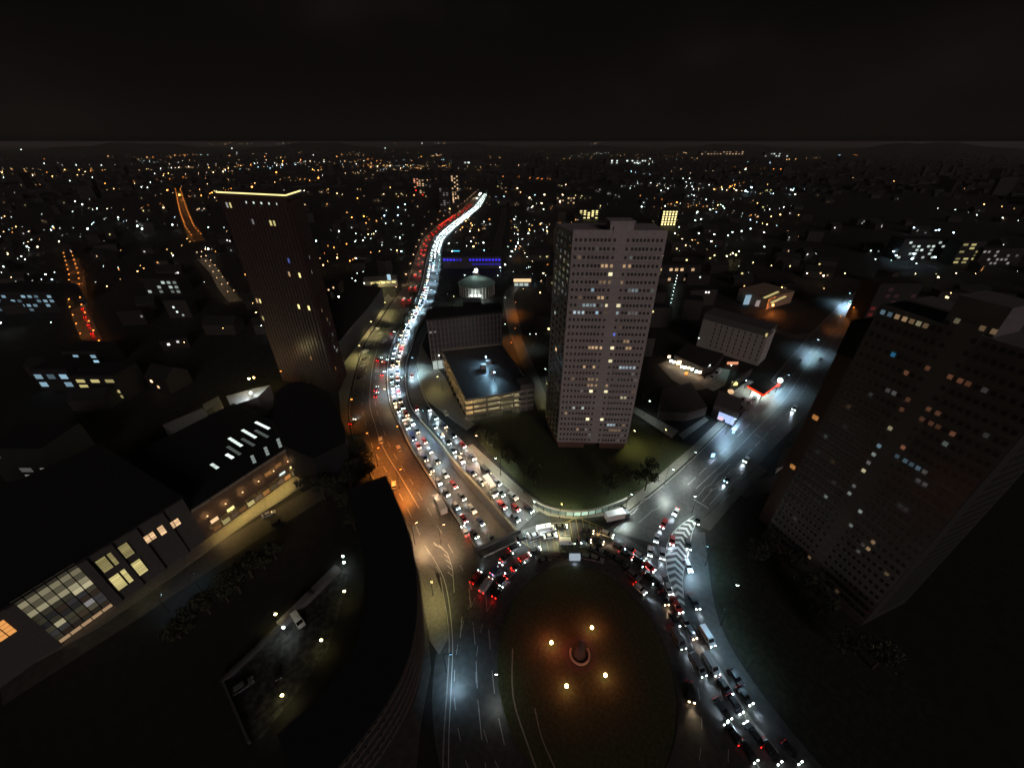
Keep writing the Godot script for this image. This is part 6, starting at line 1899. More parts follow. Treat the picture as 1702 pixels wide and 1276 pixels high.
# ---------------------------------------------------------------- lamps near by
func build_lamps() -> void:
	var k := 0
	# white lamps along the outbound kerb and added ones beside the oncoming lanes
	var ol := between(outbound, -0.04)
	var L := length_of(ol)
	var d := 30.0
	while d < L - 75.0:
		k += 1
		var q := along(ol, d)
		var n: Vector2 = Vector2(-q[1].y, q[1].x)
		if n.x < 0:
			n = -n
		var sod: bool = q[0].y > -182.0
		if not sod:
			if q[0].y < -205:
				lamp(v3(q[0]), n, "warm" if q[0].y < -300 else "yellow", LAMP_WHITE * (1.6 if q[0].y < -300 else 2.4), "street lamp on the outbound kerb, %s back from the far end" % nth(k), "lamps along the outbound kerb")
		d += 38.0
	var cl := between(inbound, 1.12, 0, 13)  # added lamps, tilted over to brighten the oncoming road
	L = length_of(cl)
	d = 25.0
	k = 0
	while d < L:
		k += 1
		var q := along(cl, d)
		var n: Vector2 = Vector2(-q[1].y, q[1].x)
		if n.x > 0:
			n = -n
		lamp(v3(q[0]), n, "cool", LAMP_WHITE * 13.0, "tall added bluish lamp beside the oncoming queue, %s from the far end" % nth(k), "added lamps beside the oncoming queue", 10.0, 40.0, 0.5)
		d += 24.0
	for q in [
		[Vector3(-43.67, 0, -110.37), Vector2(0.6, -0.3), "sodium", LAMP_ORANGE * 1.9, "orange lamp over the brown lit outbound lanes, nearest", 76.0],
		[Vector3(-55.64, 0, -122.74), Vector2(0.7, -0.3), "sodium", LAMP_ORANGE * 1.2, "orange lamp over the brown lit outbound lanes, middle", 76.0],
		[Vector3(-61.98, 0, -168.22), Vector2(-0.8, 0.1), "warm", LAMP_WHITE * 1.2, "warm lamp on the barrier where the outbound road bends", 74.0],
		[Vector3(-71.17, 0, -196.96), Vector2(-0.8, 0.1), "warm", LAMP_WHITE * 1.2, "warm lamp on the barrier opposite the ladder crossing", 74.0],
		[Vector3(-28.81, 0, -109.43), Vector2(-0.7, 0.4), "warm", LAMP_WHITE * 1.5, "unseen warm lamp on the barrier beside the white box lorry", 76.0],  # unseen lamp, placed to brighten the white lorry
		[Vector3(57.91, 0, -59.22), Vector2(-0.7, 0.2), "cool", LAMP_WHITE * 0.5, "unseen bluish lamp on the right edge below the chevrons", 70.0],  # unseen lamp, placed to brighten the lower right road
		[Vector3(60.23, 0, -48.59), Vector2(-0.7, 0.2), "cool", LAMP_WHITE * 0.4, "second unseen bluish lamp below the chevrons", 70.0],  # unseen too, lights the same stretch of road
		[Vector3(71.71, 0, -121.67), Vector2(0.7, 0.4), "white", LAMP_WHITE * 1.4, "unseen white lamp on the left kerb before the wavy lines", 76.0],  # unseen lamp, placed to light the junction road
		[Vector3(-63.3, 0, -132.9), Vector2(0.7, 0), "sodium", LAMP_ORANGE * 0.7, "orange lamp above the trees on the outbound verge"],
		[Vector3(-48.24, 0, -138.18), Vector2(-0.7, 0.3), "sodium", LAMP_ORANGE * 0.9, "orange lamp on the central barrier beside the ramp"],
		[Vector3(-78.77, 0, -158.79), Vector2(0.7, 0), "sodium", LAMP_ORANGE * 0.2, "orange lamp at the outbound kerb before the brown tower"],
		[Vector3(-32.38, 0, -85.3), Vector2(0.6, -0.6), "warm", LAMP_WHITE * 2.4, "white lamp on the paving by the curved building"],
		[Vector3(-23.73, 0, -85.3), Vector2(0.6, -0.2), "warm", LAMP_WHITE * 1.5, "lamp beside the white hatched tail at the lower road", 70.0],
		[Vector3(-23.38, 0, -67.79), Vector2(0.3, 0.6), "yellow", LAMP_WHITE * 0.7, "yellowish lamp over the sandy paved wedge"],
		[Vector3(-16.63, 0, -47.79), Vector2(0.8, 0), "cool", LAMP_WHITE * 0.75, "bluish lamp on the kerb of the bottom road", 60.0],
		[Vector3(-55.23, 0, -201.84), Vector2(-0.8, 0.1), "cool", LAMP_WHITE * 5.0, "bluish lamp over the bright pool on the slip road", 62.0],
		[Vector3(-37.66, 0, -180.86), Vector2(-0.8, 0.3), "yellow", LAMP_WHITE * 0.6, "lamp on the paved forecourt of the car park"],
		[Vector3(-41.46, 0, -206.17), Vector2(-0.3, 0.5), "white", LAMP_WHITE * 0.45, "lamp at the foot of the office block"],
		[Vector3(-13.29, 0, -131.32), Vector2(-0.8, 0.1), "warm", LAMP_WHITE * 1.5, "lamp on the slip road kerb beside the lawn", 74.0],
		[Vector3(-4.61, 0, -117.53), Vector2(-0.8, 0.1), "white", LAMP_WHITE * 1.8, "white lamp beside the white bus on the slip road"],
		[Vector3(-8.08, 0, -103.44), Vector2(-0.5, -0.3), "warm", LAMP_WHITE * 1.3, "warm white lamp on the ramp parapet near the bridge", 76.0],
		[Vector3(-29.71, 0, -131.32), Vector2(-0.5, -0.3), "cool", LAMP_WHITE * 1.9, "unseen bluish lamp at the top of the ramp parapet", 76.0],  # unseen lamp, placed to brighten the ramp between the cars
		[Vector3(-39.26, 0, -148.23), Vector2(-0.5, -0.3), "cool", LAMP_WHITE * 2.2, "unseen bluish lamp where the ramp begins to drop", 76.0],  # unseen as well, lights the upper end of the ramp
		[Vector3(-18.62, 0, -119.23), Vector2(-0.5, -0.3), "warm", LAMP_WHITE * 1.6, "warm white lamp on the ramp parapet further up", 76.0],
		[Vector3(7.35, 0, -97.03), Vector2(0.2, 0.9), "white", LAMP_WHITE * 1.6, "white lamp at the merge of slip road and roundabout", 76.0],
		[Vector3(16.98, 0, -95.97), Vector2(0, 0.9), "yellow", LAMP_WHITE * 1.4, "yellowish lamp above the yellow box junction", 76.0],
		[Vector3(41.68, 0, -100.32), Vector2(0.2, 0.9), "white", LAMP_WHITE * 1.5, "white lamp on the roundabout kerb before the right street", 76.0],
		[Vector3(59.7, 0, -112.26), Vector2(0.6, 0.6), "white", LAMP_WHITE * 2.0, "white lamp on the left kerb of the right street", 76.0],
		[Vector3(98.22, 0, -143.74), Vector2(0.6, 0.4), "cool", LAMP_WHITE * 4.0, "bluish lamp over the bright pool before the junction", 76.0],
		[Vector3(145.89, 0, -183.3), Vector2(0.3, 0.6), "cool", LAMP_WHITE * 4.5, "bluish lamp on the right street opposite the petrol station", 76.0],
		[Vector3(189.64, 0, -226.64), Vector2(0.6, 0.4), "cool", LAMP_WHITE * 6.0, "bluish lamp further up the right street", 76.0],
		[Vector3(273.98, 0, -315.7), Vector2(0.6, 0.4), "cool", LAMP_WHITE * 9.0, "bluish lamp at the far end of the right street", 78.0],
		[Vector3(256.24, 0, -283), Vector2(-0.6, 0.4), "sodium", LAMP_ORANGE * 0.8, "orange lamp beside the far end of the right street"],
		[Vector3(234.28, 0, -265.9), Vector2(-0.6, 0.4), "sodium", LAMP_ORANGE * 0.4, "orange lamp on the side street near the right tower"],
		[Vector3(61.35, 0, -77.58), Vector2(-0.6, 0), "cool", LAMP_WHITE * 1.2, "bluish lamp beside the big white chevrons", 70.0],
		[Vector3(64.66, 0, -65.28), Vector2(-0.5, 0), "white", 2.0, "slim white lamp standing alone on the dark verge"],
		[Vector3(65.3, 0, -98.66), Vector2(-0.6, 0.4), "white", LAMP_WHITE * 1.1, "lamp at the tip of the chevron island", 76.0],
		[Vector3(-26.25, 0, -37.2), Vector2(-0.3, 0.6), "cool", 8.0, "greenish white lamp below the curved building"],
		[Vector3(-1.91, 0, -43.66), Vector2(-0.6, 0), "white", LAMP_WHITE * 0.12, "dim lamp on the left edge of the island"],
		[Vector3(52.03, 0, -136.11), Vector2(0.2, 0.6), "yellow", LAMP_WHITE * 0.7, "yellow lamp at the right foot of the tower block"],
		[Vector3(66.17, 0, -136.93), Vector2(0, 0.6), "yellow", LAMP_WHITE * 0.12, "small yellow lamp on the lawn right of the tower block"],
		[Vector3(18.07, 0, -174.95), Vector2(0, 0.5), "yellow", LAMP_WHITE * 0.5, "yellow lamp on the path left of the tower block"],
		[Vector3(64.85, 0, -158.79), Vector2(0.3, 0.5), "white", LAMP_WHITE * 0.2, "dim lamp beside the pale footpath"],
		[Vector3(2.84, 0, -295.39), Vector2(0, 0.6), "sodium", LAMP_ORANGE * 1.2, "orange lamp at the head of the side street by the office block"],
		[Vector3(2.04, 0, -245.53), Vector2(0, 0.6), "sodium", LAMP_ORANGE * 1.2, "orange lamp halfway down the side street by the office block"],
		[Vector3(-1.14, 0, -223.3), Vector2(0.3, 0.6), "sodium", LAMP_ORANGE * 0.7, "orange lamp behind the car park"],
		[Vector3(-5.42, 0, -252.38), Vector2(0.3, 0.6), "white", 12.0, "white lamp at the corner of the office block"],
		[Vector3(11.49, 0, -236.25), Vector2(0, 0.6), "white", 16.0, "left of two white lamps behind the tower block"],
		[Vector3(15.46, 0, -236.25), Vector2(0, 0.6), "white", 16.0, "right of two white lamps behind the tower block"],
		[Vector3(18.19, 0, -190.28), Vector2(0, 0.6), "white", 60.0, "white lamp above the bright path left of the tower block"],
		[Vector3(-5.35, 0, -305.95), Vector2(0, 0.6), "white", 40.0, "white lamp beside the road behind the office block"],
		[Vector3(-46.55, 0, -308.68), Vector2(0, 0.6), "yellow", 40.0, "yellow lamp behind the office block roof"],
		[Vector3(19.49, 0, -373.18), Vector2(0, 0.6), "cool", 30.0, "bluish lamp right of the lit shop"],
		[Vector3(13.13, 0, -464.13), Vector2(0, 0.6), "sodium", 190.0, "orange lamp in the yard beyond the lit shop"],
		[Vector3(73.41, 0, -648.39), Vector2(0, 0.6), "sodium", 260.0, "orange lamp in the street behind the tower block, further"],
		[Vector3(62.88, 0, -561.29), Vector2(0, 0.6), "sodium", 260.0, "orange lamp in the street behind the tower block, nearer"],
		[Vector3(73.66, 0, -624.44), Vector2(0, 0.6), "white", 300.0, "white lamp in the street behind the tower block"],
		[Vector3(-126.09, 0, -187.06), Vector2(0.6, 0.4), "sodium", 14.0, "orange lamp at the foot of the brown tower"],
		[Vector3(-79.75, 0, -131.32), Vector2(-0.6, 0.4), "orange", 120.0, "orange lamp at the end of the arcade street"],
		[Vector3(-96.31, 0, -102.58), Vector2(-0.6, -0.4), "orange", 40.0, "warm lamp on the arcade pavement, middle"],
		[Vector3(-102.82, 0, -90.09), Vector2(-0.6, -0.4), "orange", 35.0, "warm lamp on the arcade pavement, nearest"]]:
		lamp(q[0], q[1], q[2], q[3], q[4], "", 9.5, q[5] if q.size() > 5 else 64.0)
	# lamp rows up the orange street at left and the street with tail lights
	for q in [[[Vector2(-425.46, -561.29), Vector2(-478.79, -624.44), Vector2(-639.74, -835.85), Vector2(-899.37, -1185.18)], "sodium", 26.0, 60.0, "orange lamp in the double row up the far left street", 7.0], [[Vector2(-260.38, -223.3), Vector2(-290.63, -250.39), Vector2(-339.46, -295.39), Vector2(-413.4, -373.18), Vector2(-506.5, -464.13)], "sodium", 24.0, 34.0, "orange lamp along the left street with tail lights", 5.0], [[Vector2(-234.4, -322.98), Vector2(-265.61, -358.58), Vector2(-310.85, -414.42), Vector2(-356.55, -464.13)], "warm", 26.0, 22.0, "warm lamp along the street left of the brown tower", 4.0], [[Vector2(122.45, -295.39), Vector2(140.56, -338.4), Vector2(155.39, -373.18)], "white", 10.0, 10.0, "white lamp in the close row right of the tower block", 0.0], [[Vector2(-170.4, -250.39), Vector2(-174.95, -271.41), Vector2(-180.13, -295.39)], "white", 12.0, 8.0, "white lamp in the slanting row before the brown tower", 0.0]]:
		var line: Array = q[0]
		var T := length_of(line)
		var s := 3.0
		var i := 0
		while s < T:
			for side in ([-1.0, 1.0] if q[5] > 0.0 else [0.0]):
				var w := along(line, s)
				var n: Vector2 = Vector2(-w[1].y, w[1].x) * side
				i += 1
				lamp(v3(w[0] + n * q[5]), -n if side != 0.0 else Vector2(0, 1), q[1], q[3], q[4] + ", %s from its near end" % nth(i), q[4] + "s", 8.0)
			s += q[2]

# ---------------------------------------------------------------- traffic
func lane_cars(line: Array, gap0: float, gap1: float, lights: Array, lane: String, from_what: String, limit_z: float, group: String, depth_from := -1.0, reverse := false, start := 2.0) -> Array:
	var L := length_of(line)
	var d := start
	var heap := []
	var k := 0
	while d < L - 1.0:
		var q := along(line, L - d)                         # counted from the near end
		var p: Vector2 = q[0]
		var dir: Vector2 = q[1] if not reverse else -q[1]
		var y := 0.06
		var pitch := 0.0
		if depth_from > 0.0 and d < depth_from:
			var t := 1.0 - d / depth_from
			y = 0.06 - 5.6 * pow(t, 1.0)
			pitch = -5.6 / depth_from
		var jit := Vector2(-dir.y, dir.x) * rng.randf_range(-0.3, 0.3)
		if p.y > limit_z:
			k += 1
			var kind := any_kind()
			var col := any_colour()
			var li: String = lights[rng.randi() % lights.size()]
			place_vehicle(v3(p + jit, y), Vector3(dir.x, pitch if not reverse else -pitch, dir.y), kind, col, li, "%s %s, %s from %s in the %s" % [col, kind_word(kind), nth(k), from_what, lane], group, p.y > -330.0)
		else:
			heap.append(Transform3D(Basis.looking_at(Vector3(dir.x, 0, dir.y)), v3(p + jit, y)))
		d += rng.randf_range(gap0, gap1)
	return heap

func build_traffic() -> void:
	var heap_in := []
	var heap_out := []
	var ramp := length_of(between(inbound, 0.3, 14, 18))
	var from := "the underpass mouth"
	heap_in += lane_cars(between(inbound, 0.24), 6.1, 8.4, ["on", "on", "warm", "cool"], "left oncoming lane", from, -470.0, "cars queueing towards the underpass", ramp)
	heap_in += lane_cars(between(inbound, 0.58, 9, 18), 6.2, 8.8, ["on", "on", "warm"], "middle oncoming lane", from, -470.0, "cars queueing towards the underpass", length_of(between(inbound, 0.58, 14, 18)), false, 6.0)
	heap_in += lane_cars(between(inbound, 0.5, 0, 6), 6.4, 9.0, ["on", "cool"], "far middle oncoming lane", "the bare patch", -470.0, "cars queueing towards the underpass")
	heap_in += lane_cars(between(inbound, 0.78, 0, 5), 6.4, 9.0, ["on", "cool"], "far right oncoming lane", "the bare patch", -470.0, "cars queueing towards the underpass")
	heap_in += lane_cars(between(inbound, 0.45, 7, 9), 6.4, 9.0, ["on", "cool"], "narrowed oncoming lane", "the bend", -470.0, "cars queueing towards the underpass")
	lane_cars(between(slip, 0.2, 5), 6.4, 9.0, ["on", "warm", "on"], "left lane of the slip road", "the roundabout", -470.0, "cars queueing on the slip road", -1.0, false, 4.0)
	lane_cars(between(slip, 0.5, 7), 7.0, 12.0, ["on", "warm"], "middle lane of the slip road", "the roundabout", -470.0, "cars queueing on the slip road", -1.0, false, 7.0)
	lane_cars(between(slip, 0.78, 4), 6.8, 10.5, ["on", "warm", "on"], "right lane of the slip road", "the roundabout", -470.0, "cars queueing on the slip road", -1.0, false, 3.0)
	heap_out += lane_cars(between(outbound, 0.45, 1, 8), 16, 44, ["tail", "brake"], "left outbound lane with tail lights", "the near bend", -470.0, "outbound cars with red tail lights", -1.0, true)
	heap_out += lane_cars(between(outbound, 0.8, 1, 8), 14, 38, ["tail", "brake"], "right outbound lane with tail lights", "the near bend", -470.0, "outbound cars with red tail lights", -1.0, true)
	heap_out += lane_cars(between(outbound, 0.2, 2, 3), 7, 10, ["brake"], "far braking outbound lane", "the far bend", -470.0, "outbound cars with red tail lights", -1.0, true)
	# single outbound cars, each where it stands: [place, heading, kind, colour, lights, label]
	var up := Vector3(0.3, 0, -1)
	for q in [
		[Vector3(-83.37, 0, -255.4), up, "hatchback", "black", "tail", "dark hatchback with pinkish tail lights climbing alone on the outbound road"],
		[Vector3(-81.44, 0, -216.04), up, "saloon", "black", "brake", "black saloon braking red beside the ladder crossing"],
		[Vector3(-77.1, 0, -213.7), up, "hatchback", "grey", "tail", "grey hatchback just right of the braking black saloon"],
		[Vector3(-74.32, 0, -198.33), Vector3(0.05, 0, -1), "saloon", "black", "brake", "black saloon with tail lights below the ladder crossing"],
		[Vector3(-73.41, 0, -182.08), Vector3(-0.05, 0, -1), "estate", "dark blue", "brake", "dark estate car braking, further of two in line by the barrier"],
		[Vector3(-71.67, 0, -176.11), Vector3(-0.05, 0, -1), "estate", "black", "brake", "black estate car braking hard, nearer of two in line by the barrier"],
		[Vector3(-76.3, 0, -152.43), Vector3(0.2, 0, -1), "hatchback", "black", "tail", "black hatchback with tail lights on the outer outbound lane"],
		[Vector3(-67.78, 0, -138.6), Vector3(-0.4, 0, -1), "saloon", "black", "off", "black saloon on the outer lane above the orange lit trees"],
		[Vector3(-58.98, 0, -139.01), Vector3(-0.4, 0, -1), "estate", "white", "off", "white estate car glowing orange on the outbound road"],
		[Vector3(-49.48, 0, -133.29), Vector3(-0.5, 0, -1), "hatchback", "beige", "off", "beige hatchback beside the central barrier line"],
		[Vector3(-85.78, 0, -242.69), up, "estate", "white", "off", "pale estate car on the outbound road below the lit screen"],
		[Vector3(-96.43, 0, -262.68), up, "hatchback", "silver", "off", "silver hatchback near the left kerb below the lit screen"],
		[Vector3(-87.97, 0, -261.62), up, "hatchback", "grey", "off", "grey hatchback mid road below the lit screen"],
		[Vector3(-95.28, 0, -238.06), Vector3(0.5, 0, -1), "hatchback", "silver", "off", "silver hatchback parked in the lay-by, furthest"],
		[Vector3(-93.67, 0, -226.64), Vector3(0.5, 0, -1), "van", "silver", "off", "silver van parked in the lay-by"],
		[Vector3(-91.19, 0, -217.62), Vector3(0.2, 0, -1), "hatchback", "black", "off", "black hatchback behind the silver van in the lay-by"],
		[Vector3(-89, 0, -206.17), Vector3(0.1, 0, -1), "estate", "silver", "off", "silver estate car waiting on the left service lane"],
		[Vector3(-86.74, 0, -194.92), Vector3(0.1, 0, -1), "estate", "black", "off", "black estate car alone on the left service lane"],
		[Vector3(-84.38, 0, -177.87), Vector3(0.1, 0, -1), "van", "black", "off", "black van nearest on the left service lane"],
		[Vector3(-46.09, 0, -111.63), Vector3(-0.3, 0, -1), "hatchback", "white", "off", "white hatchback under the orange lamp by the dark wall"],
		[Vector3(-50.32, 0, -114.2), Vector3(-0.3, 0, -1), "van", "grey", "off", "grey van parked against the curved building"],
		[Vector3(-26.37, 0, -101.16), Vector3(-0.55, 0, -1), "lorry", "white", "on", "white box lorry on the outbound road beside the ramp"],
		[Vector3(-16.17, 0, -90.09), Vector3(-0.5, 0, -1), "saloon", "white", "brake", "white saloon with red tail lights beside the ramp parapet"],
		[Vector3(-29.77, 0, -177.28), Vector3(0.5, 0, -1), "hatchback", "black", "off", "black hatchback parked on the car park forecourt"],
		[Vector3(-32.72, 0, -159.8), Vector3(-0.4, 0, -0.9), "saloon", "beige", "off", "pale saloon on the paving left of the car park"],
		[Vector3(-57.21, 0, -196.27), Vector3(0.1, 0, 1), "hatchback", "red", "on", "red hatchback just before the bright pool on the slip road"],
		[Vector3(-47.84, 0, -163.93), Vector3(0.25, 0, 1), "hatchback", "red", "on", "red hatchback below the bright pool on the slip road"],
		[Vector3(-8.41, 0, -110.37), Vector3(0.55, 0, 1), "lorry", "white", "on", "white lorry among the cars on the slip road"],
		[Vector3(37.39, 0, -95.97), Vector3(1, 0, -0.25), "lorry", "white", "off", "white box lorry leaving the roundabout for the right street"],
		[Vector3(142.01, 0, -163.93), Vector3(-0.7, 0, 0.75), "estate", "silver", "on", "silver estate car with headlights opposite the petrol station"],
		[Vector3(98.71, 0, -126.01), Vector3(-0.75, 0, 0.7), "hatchback", "white", "on", "white hatchback with headlights nearing the junction"],
		[Vector3(85.53, 0, -114.53), Vector3(-0.75, 0, 0.7), "hatchback", "black", "cool", "black hatchback with headlights at the stop line"],
		[Vector3(190.42, 0, -216.83), Vector3(-0.7, 0, 0.75), "hatchback", "grey", "off", "grey hatchback on the upper right street"],
		[Vector3(176.83, 0, -215.26), Vector3(-0.7, 0, 0.75), "hatchback", "black", "off", "black hatchback by the left kerb of the upper right street"],
		[Vector3(149.38, 0, -187.06), Vector3(0.7, 0, -0.75), "saloon", "black", "off", "black saloon in the middle of the right street"],
		[Vector3(263.65, 0, -277.11), Vector3(0.6, 0, -0.8), "hatchback", "black", "brake", "black hatchback with red tail lights at the top of the right street"],
		[Vector3(276.01, 0, -290.33), Vector3(0.6, 0, -0.8), "estate", "black", "brake", "black estate car with red tail lights, furthest on the right street"],
		[Vector3(255.79, 0, -271.41), Vector3(0.6, 0, -0.8), "saloon", "grey", "brake", "grey saloon with red tail lights low in the far right queue"],
		[Vector3(252.59, 0, -264.82), Vector3(0.6, 0, -0.8), "hatchback", "red", "brake", "red hatchback last in the far right queue"],
		[Vector3(285.25, 0, -299.28), Vector3(0.6, 0, -0.8), "van", "black", "brake", "black van with red tail lights leading the far right queue"],
		[Vector3(246.96, 0, -258.48), Vector3(-0.6, 0, 0.8), "hatchback", "white", "warm", "white hatchback coming down past the right tower"],
		[Vector3(279.97, 0, -315.7), Vector3(-0.6, 0, 0.8), "van", "white", "cool", "white van with bluish headlights at the top of the right street"],
		[Vector3(247.32, 0, -265.9), Vector3(-0.6, 0, 0.8), "hatchback", "silver", "on", "silver hatchback with headlights near the top of the right street"]]:
		place_vehicle(q[0] + Vector3(0, 0.12, 0), q[1], q[2], q[3], q[4], q[5], "")
	# cars on the roundabout and on the lower right road; heading follows the circle, clockwise seen from above
	var spots := [
		[Vector3(0.8, 0, -83.92), "hatchback", "black", "tail"], [Vector3(4.08, 0, -80.14), "hatchback", "red", "brake"], [Vector3(-1.75, 0, -80.36), "saloon", "black", "tail"], [Vector3(7.51, 0, -82.56), "hatchback", "black", "on"], [Vector3(1.91, 0, -77.16), "saloon", "black", "brake"], [Vector3(-0.56, 0, -74.5), "hatchback", "grey", "brake"], [Vector3(-4.91, 0, -75.92), "estate", "dark blue", "tail"], [Vector3(-2.95, 0, -72.52), "hatchback", "black", "on"], [Vector3(-4.31, 0, -68.53), "hatchback", "black", "brake"], [Vector3(-7.83, 0, -70.59), "van", "silver", "brake"],
		[Vector3(11.66, 0, -90.83), "minibus", "white", "on"], [Vector3(12.9, 0, -88.14), "saloon", "white", "on"], [Vector3(7.79, 0, -88.38), "saloon", "silver", "on"], [Vector3(16.79, 0, -92.08), "saloon", "black", "on"], [Vector3(18.36, 0, -85.77), "van", "white", "on"], [Vector3(21.21, 0, -86), "hatchback", "black", "on"], [Vector3(25.7, 0, -90.09), "saloon", "black", "warm"], [Vector3(24.52, 0, -86.47), "hatchback", "black", "warm"], [Vector3(32.3, 0, -88.86), "estate", "beige", "on"], [Vector3(28.69, 0, -86), "hatchback", "black", "warm"],
		[Vector3(27.19, 0, -83.24), "saloon", "grey", "off"], [Vector3(29.51, 0, -81.89), "saloon", "grey", "off"], [Vector3(24.3, 0, -80.14), "estate", "grey", "off"], [Vector3(27.1, 0, -79.49), "estate", "grey", "off"], [Vector3(32.13, 0, -80.36), "saloon", "black", "off"], [Vector3(34.41, 0, -78.42), "estate", "black", "off"], [Vector3(17.9, 0, -81.89), "saloon", "black", "off"],
		[Vector3(35.23, 0, -83.69), "hatchback", "black", "cool"], [Vector3(39.04, 0, -83.01), "hatchback", "black", "on"], [Vector3(36.96, 0, -81.01), "saloon", "black", "tail"], [Vector3(41.34, 0, -80.57), "hatchback", "silver", "tail"], [Vector3(40.17, 0, -78.42), "hatchback", "black", "tail"], [Vector3(43.14, 0, -76.75), "hatchback", "red", "on"], [Vector3(37.46, 0, -73.9), "estate", "grey", "off"], [Vector3(42.01, 0, -72.91), "hatchback", "black", "on"], [Vector3(43.7, 0, -71.16), "saloon", "black", "off"]]
	for i in spots.size():
		var q: Array = spots[i]
		var p := v2(q[0])
		var dx := (p.x - RX) / (32.0 * 32.0)
		var dz := (p.y - RZ) / (37.0 * 37.0)
		var tang := Vector2(-dz, dx).normalized()            # clockwise seen from above
		place_vehicle(q[0] + Vector3(0, 0.08, 0), v3(tang), q[1], q[2], q[3], "%s %s on the roundabout, %s clockwise round from %s" % [q[2], kind_word(q[1]), nth(i + 1 if i < 10 else i - 9), "the lower left road" if i < 10 else "the underpass bridge"], "traffic on the roundabout")
	spots = [
		[Vector3(59.3, 0, -98.39), -0.62, 0.78, "hatchback", "white", "tail"], [Vector3(53.31, 0, -93.36), -0.6, 0.8, "saloon", "red", "on"], [Vector3(48.92, 0, -87.42), -0.4, 0.9, "hatchback", "silver", "on"], [Vector3(45.18, 0, -82.34), -0.3, 0.95, "hatchback", "white", "on"], [Vector3(53.9, 0, -86.47), -0.4, 0.9, "hatchback", "red", "on"], [Vector3(48.84, 0, -81.45), -0.3, 0.95, "estate", "silver", "on"], [Vector3(65.77, 0, -94.91), -0.5, 0.85, "estate", "black", "on"], [Vector3(58.64, 0, -85.07), -0.25, 0.97, "saloon", "black", "on"], [Vector3(55.65, 0, -77.16), 0.0, 1.0, "saloon", "white", "on"], [Vector3(53.05, 0, -65.63), 0.12, 1, "saloon", "black", "on"],
		[Vector3(46.93, 0, -71.55), 0.1, 1, "hatchback", "black", "on"], [Vector3(44.56, 0, -66.52), 0.1, 1, "hatchback", "black", "warm"], [Vector3(47.59, 0, -64.58), 0.2, 1, "saloon", "red", "on"], [Vector3(45.48, 0, -60.52), 0.2, 1, "hatchback", "black", "on"], [Vector3(46.84, 0, -69.64), 0.1, 1, "hatchback", "silver", "on"], [Vector3(48.82, 0, -57.32), 0.25, 1, "hatchback", "grey", "warm"], [Vector3(52.75, 0, -56.08), 0.25, 1, "van", "silver", "on"], [Vector3(44.7, 0, -55.47), 0.25, 1, "van", "grey", "tail"], [Vector3(47.38, 0, -49.14), 0.3, 1, "van", "grey", "on"], [Vector3(50.9, 0, -49.41), 0.3, 1, "van", "silver", "on"],
		[Vector3(52.24, 0, -44.54), 0.4, 1, "hatchback", "black", "on"], [Vector3(55.98, 0, -46.46), 0.4, 1, "hatchback", "black", "off"], [Vector3(49.62, 0, -40.04), 0.4, 1, "saloon", "black", "on"], [Vector3(53.06, 0, -40.98), 0.4, 1, "hatchback", "black", "on"], [Vector3(56.2, 0, -42.67), 0.4, 1, "hatchback", "black", "on"], [Vector3(49.97, 0, -35.35), -0.4, -1, "hatchback", "black", "tail"], [Vector3(54.74, 0, -35.35), -0.4, -1, "saloon", "black", "tail"], [Vector3(51.91, 0, -32.44), 0.45, 1, "hatchback", "black", "on"], [Vector3(56.82, 0, -32.44), 0.45, 1, "estate", "black", "on"], [Vector3(61.34, 0, -32.24), 0.45, 1, "hatchback", "black", "on"], [Vector3(48.34, 0, -60.03), 0.2, 1, "hatchback", "grey", "off"]]
	for i in spots.size():
		var q: Array = spots[i]
		place_vehicle(q[0] + Vector3(0, 0.1, 0), Vector3(q[1], 0, q[2]), q[3], q[4], q[5], "%s %s %s, %s of those beside the chevrons counting downwards" % [q[4], kind_word(q[3]), {"off": "without lights", "tail": "showing tail lights"}.get(q[5], "with headlights on"), nth(i + 1)], "cars beside and below the big chevrons")
	# more cars in the three lanes of the circle, wherever there is room between those placed above
	var ringk := 0
	for lane in 3:
		ringk = 0
		var deg := -152.0 + lane * 3.0
		while deg < 15.0:
			var q := ring_point(deg_to_rad(deg), [25.6, 30.6, 35.8][lane], [30.2, 35.4, 40.6][lane])
			var room := true
			for c in stood:
				if c.distance_to(q) < (3.6 if absf(deg + 90) < 60 else 4.6):
					room = false
					break
			if room and not (lane == 2 and deg > -45):
				ringk += 1
				var dx := (q.x - RX) / (30.6 * 30.6)
				var dz := (q.y - RZ) / (35.4 * 35.4)
				var kind := any_kind()
				var col := any_colour()
				place_vehicle(v3(q, 0.08), v3(Vector2(-dz, dx).normalized()), kind, col, ["on", "on", "tail", "warm", "off"][rng.randi() % 5] if deg > -120 else ["tail", "tail", "off"][rng.randi() % 3], "%s %s in the %s lane of the circle, %s clockwise from its left end" % [col, kind_word(kind), ["inner", "middle", "outer"][lane], nth(ringk)], "traffic on the roundabout")
			deg += rng.randf_range(10.0, 17.0)
	# a few reds in the left street
	for i in 7:
		var q := along([Vector2(-290.63, -250.39), Vector2(-339.46, -295.39), Vector2(-413.4, -373.18), Vector2(-479.16, -438.07)], 8.0 + i * 16.0 + (i % 3) * 6.0)
		place_vehicle(v3(q[0] + Vector2(2.0, 0), 0.05), v3(q[1]), "hatchback", "black", "brake", "black hatchback with red tail lights in the left orange street, %s up" % nth(i + 1), "cars in the left orange street", false)
	# the rest of the queue, too many to count
	var far := Node3D.new()
	far.name = "distant_traffic"
	add_child(far)
	tag(far, "rest of the queue running up the main road to the horizon", "traffic")
	far.set_meta("kind", "stuff")
	for q in [["car_bodies", heap_in + heap_out, Vector3(1.8, 1.3, 4.2), Vector3(0, 0.75, 0), mat("paint_black", lin(0.02, 0.02, 0.02))]]:
		heap_of(far, q[0], q[1], [q[3]], q[2], q[4])
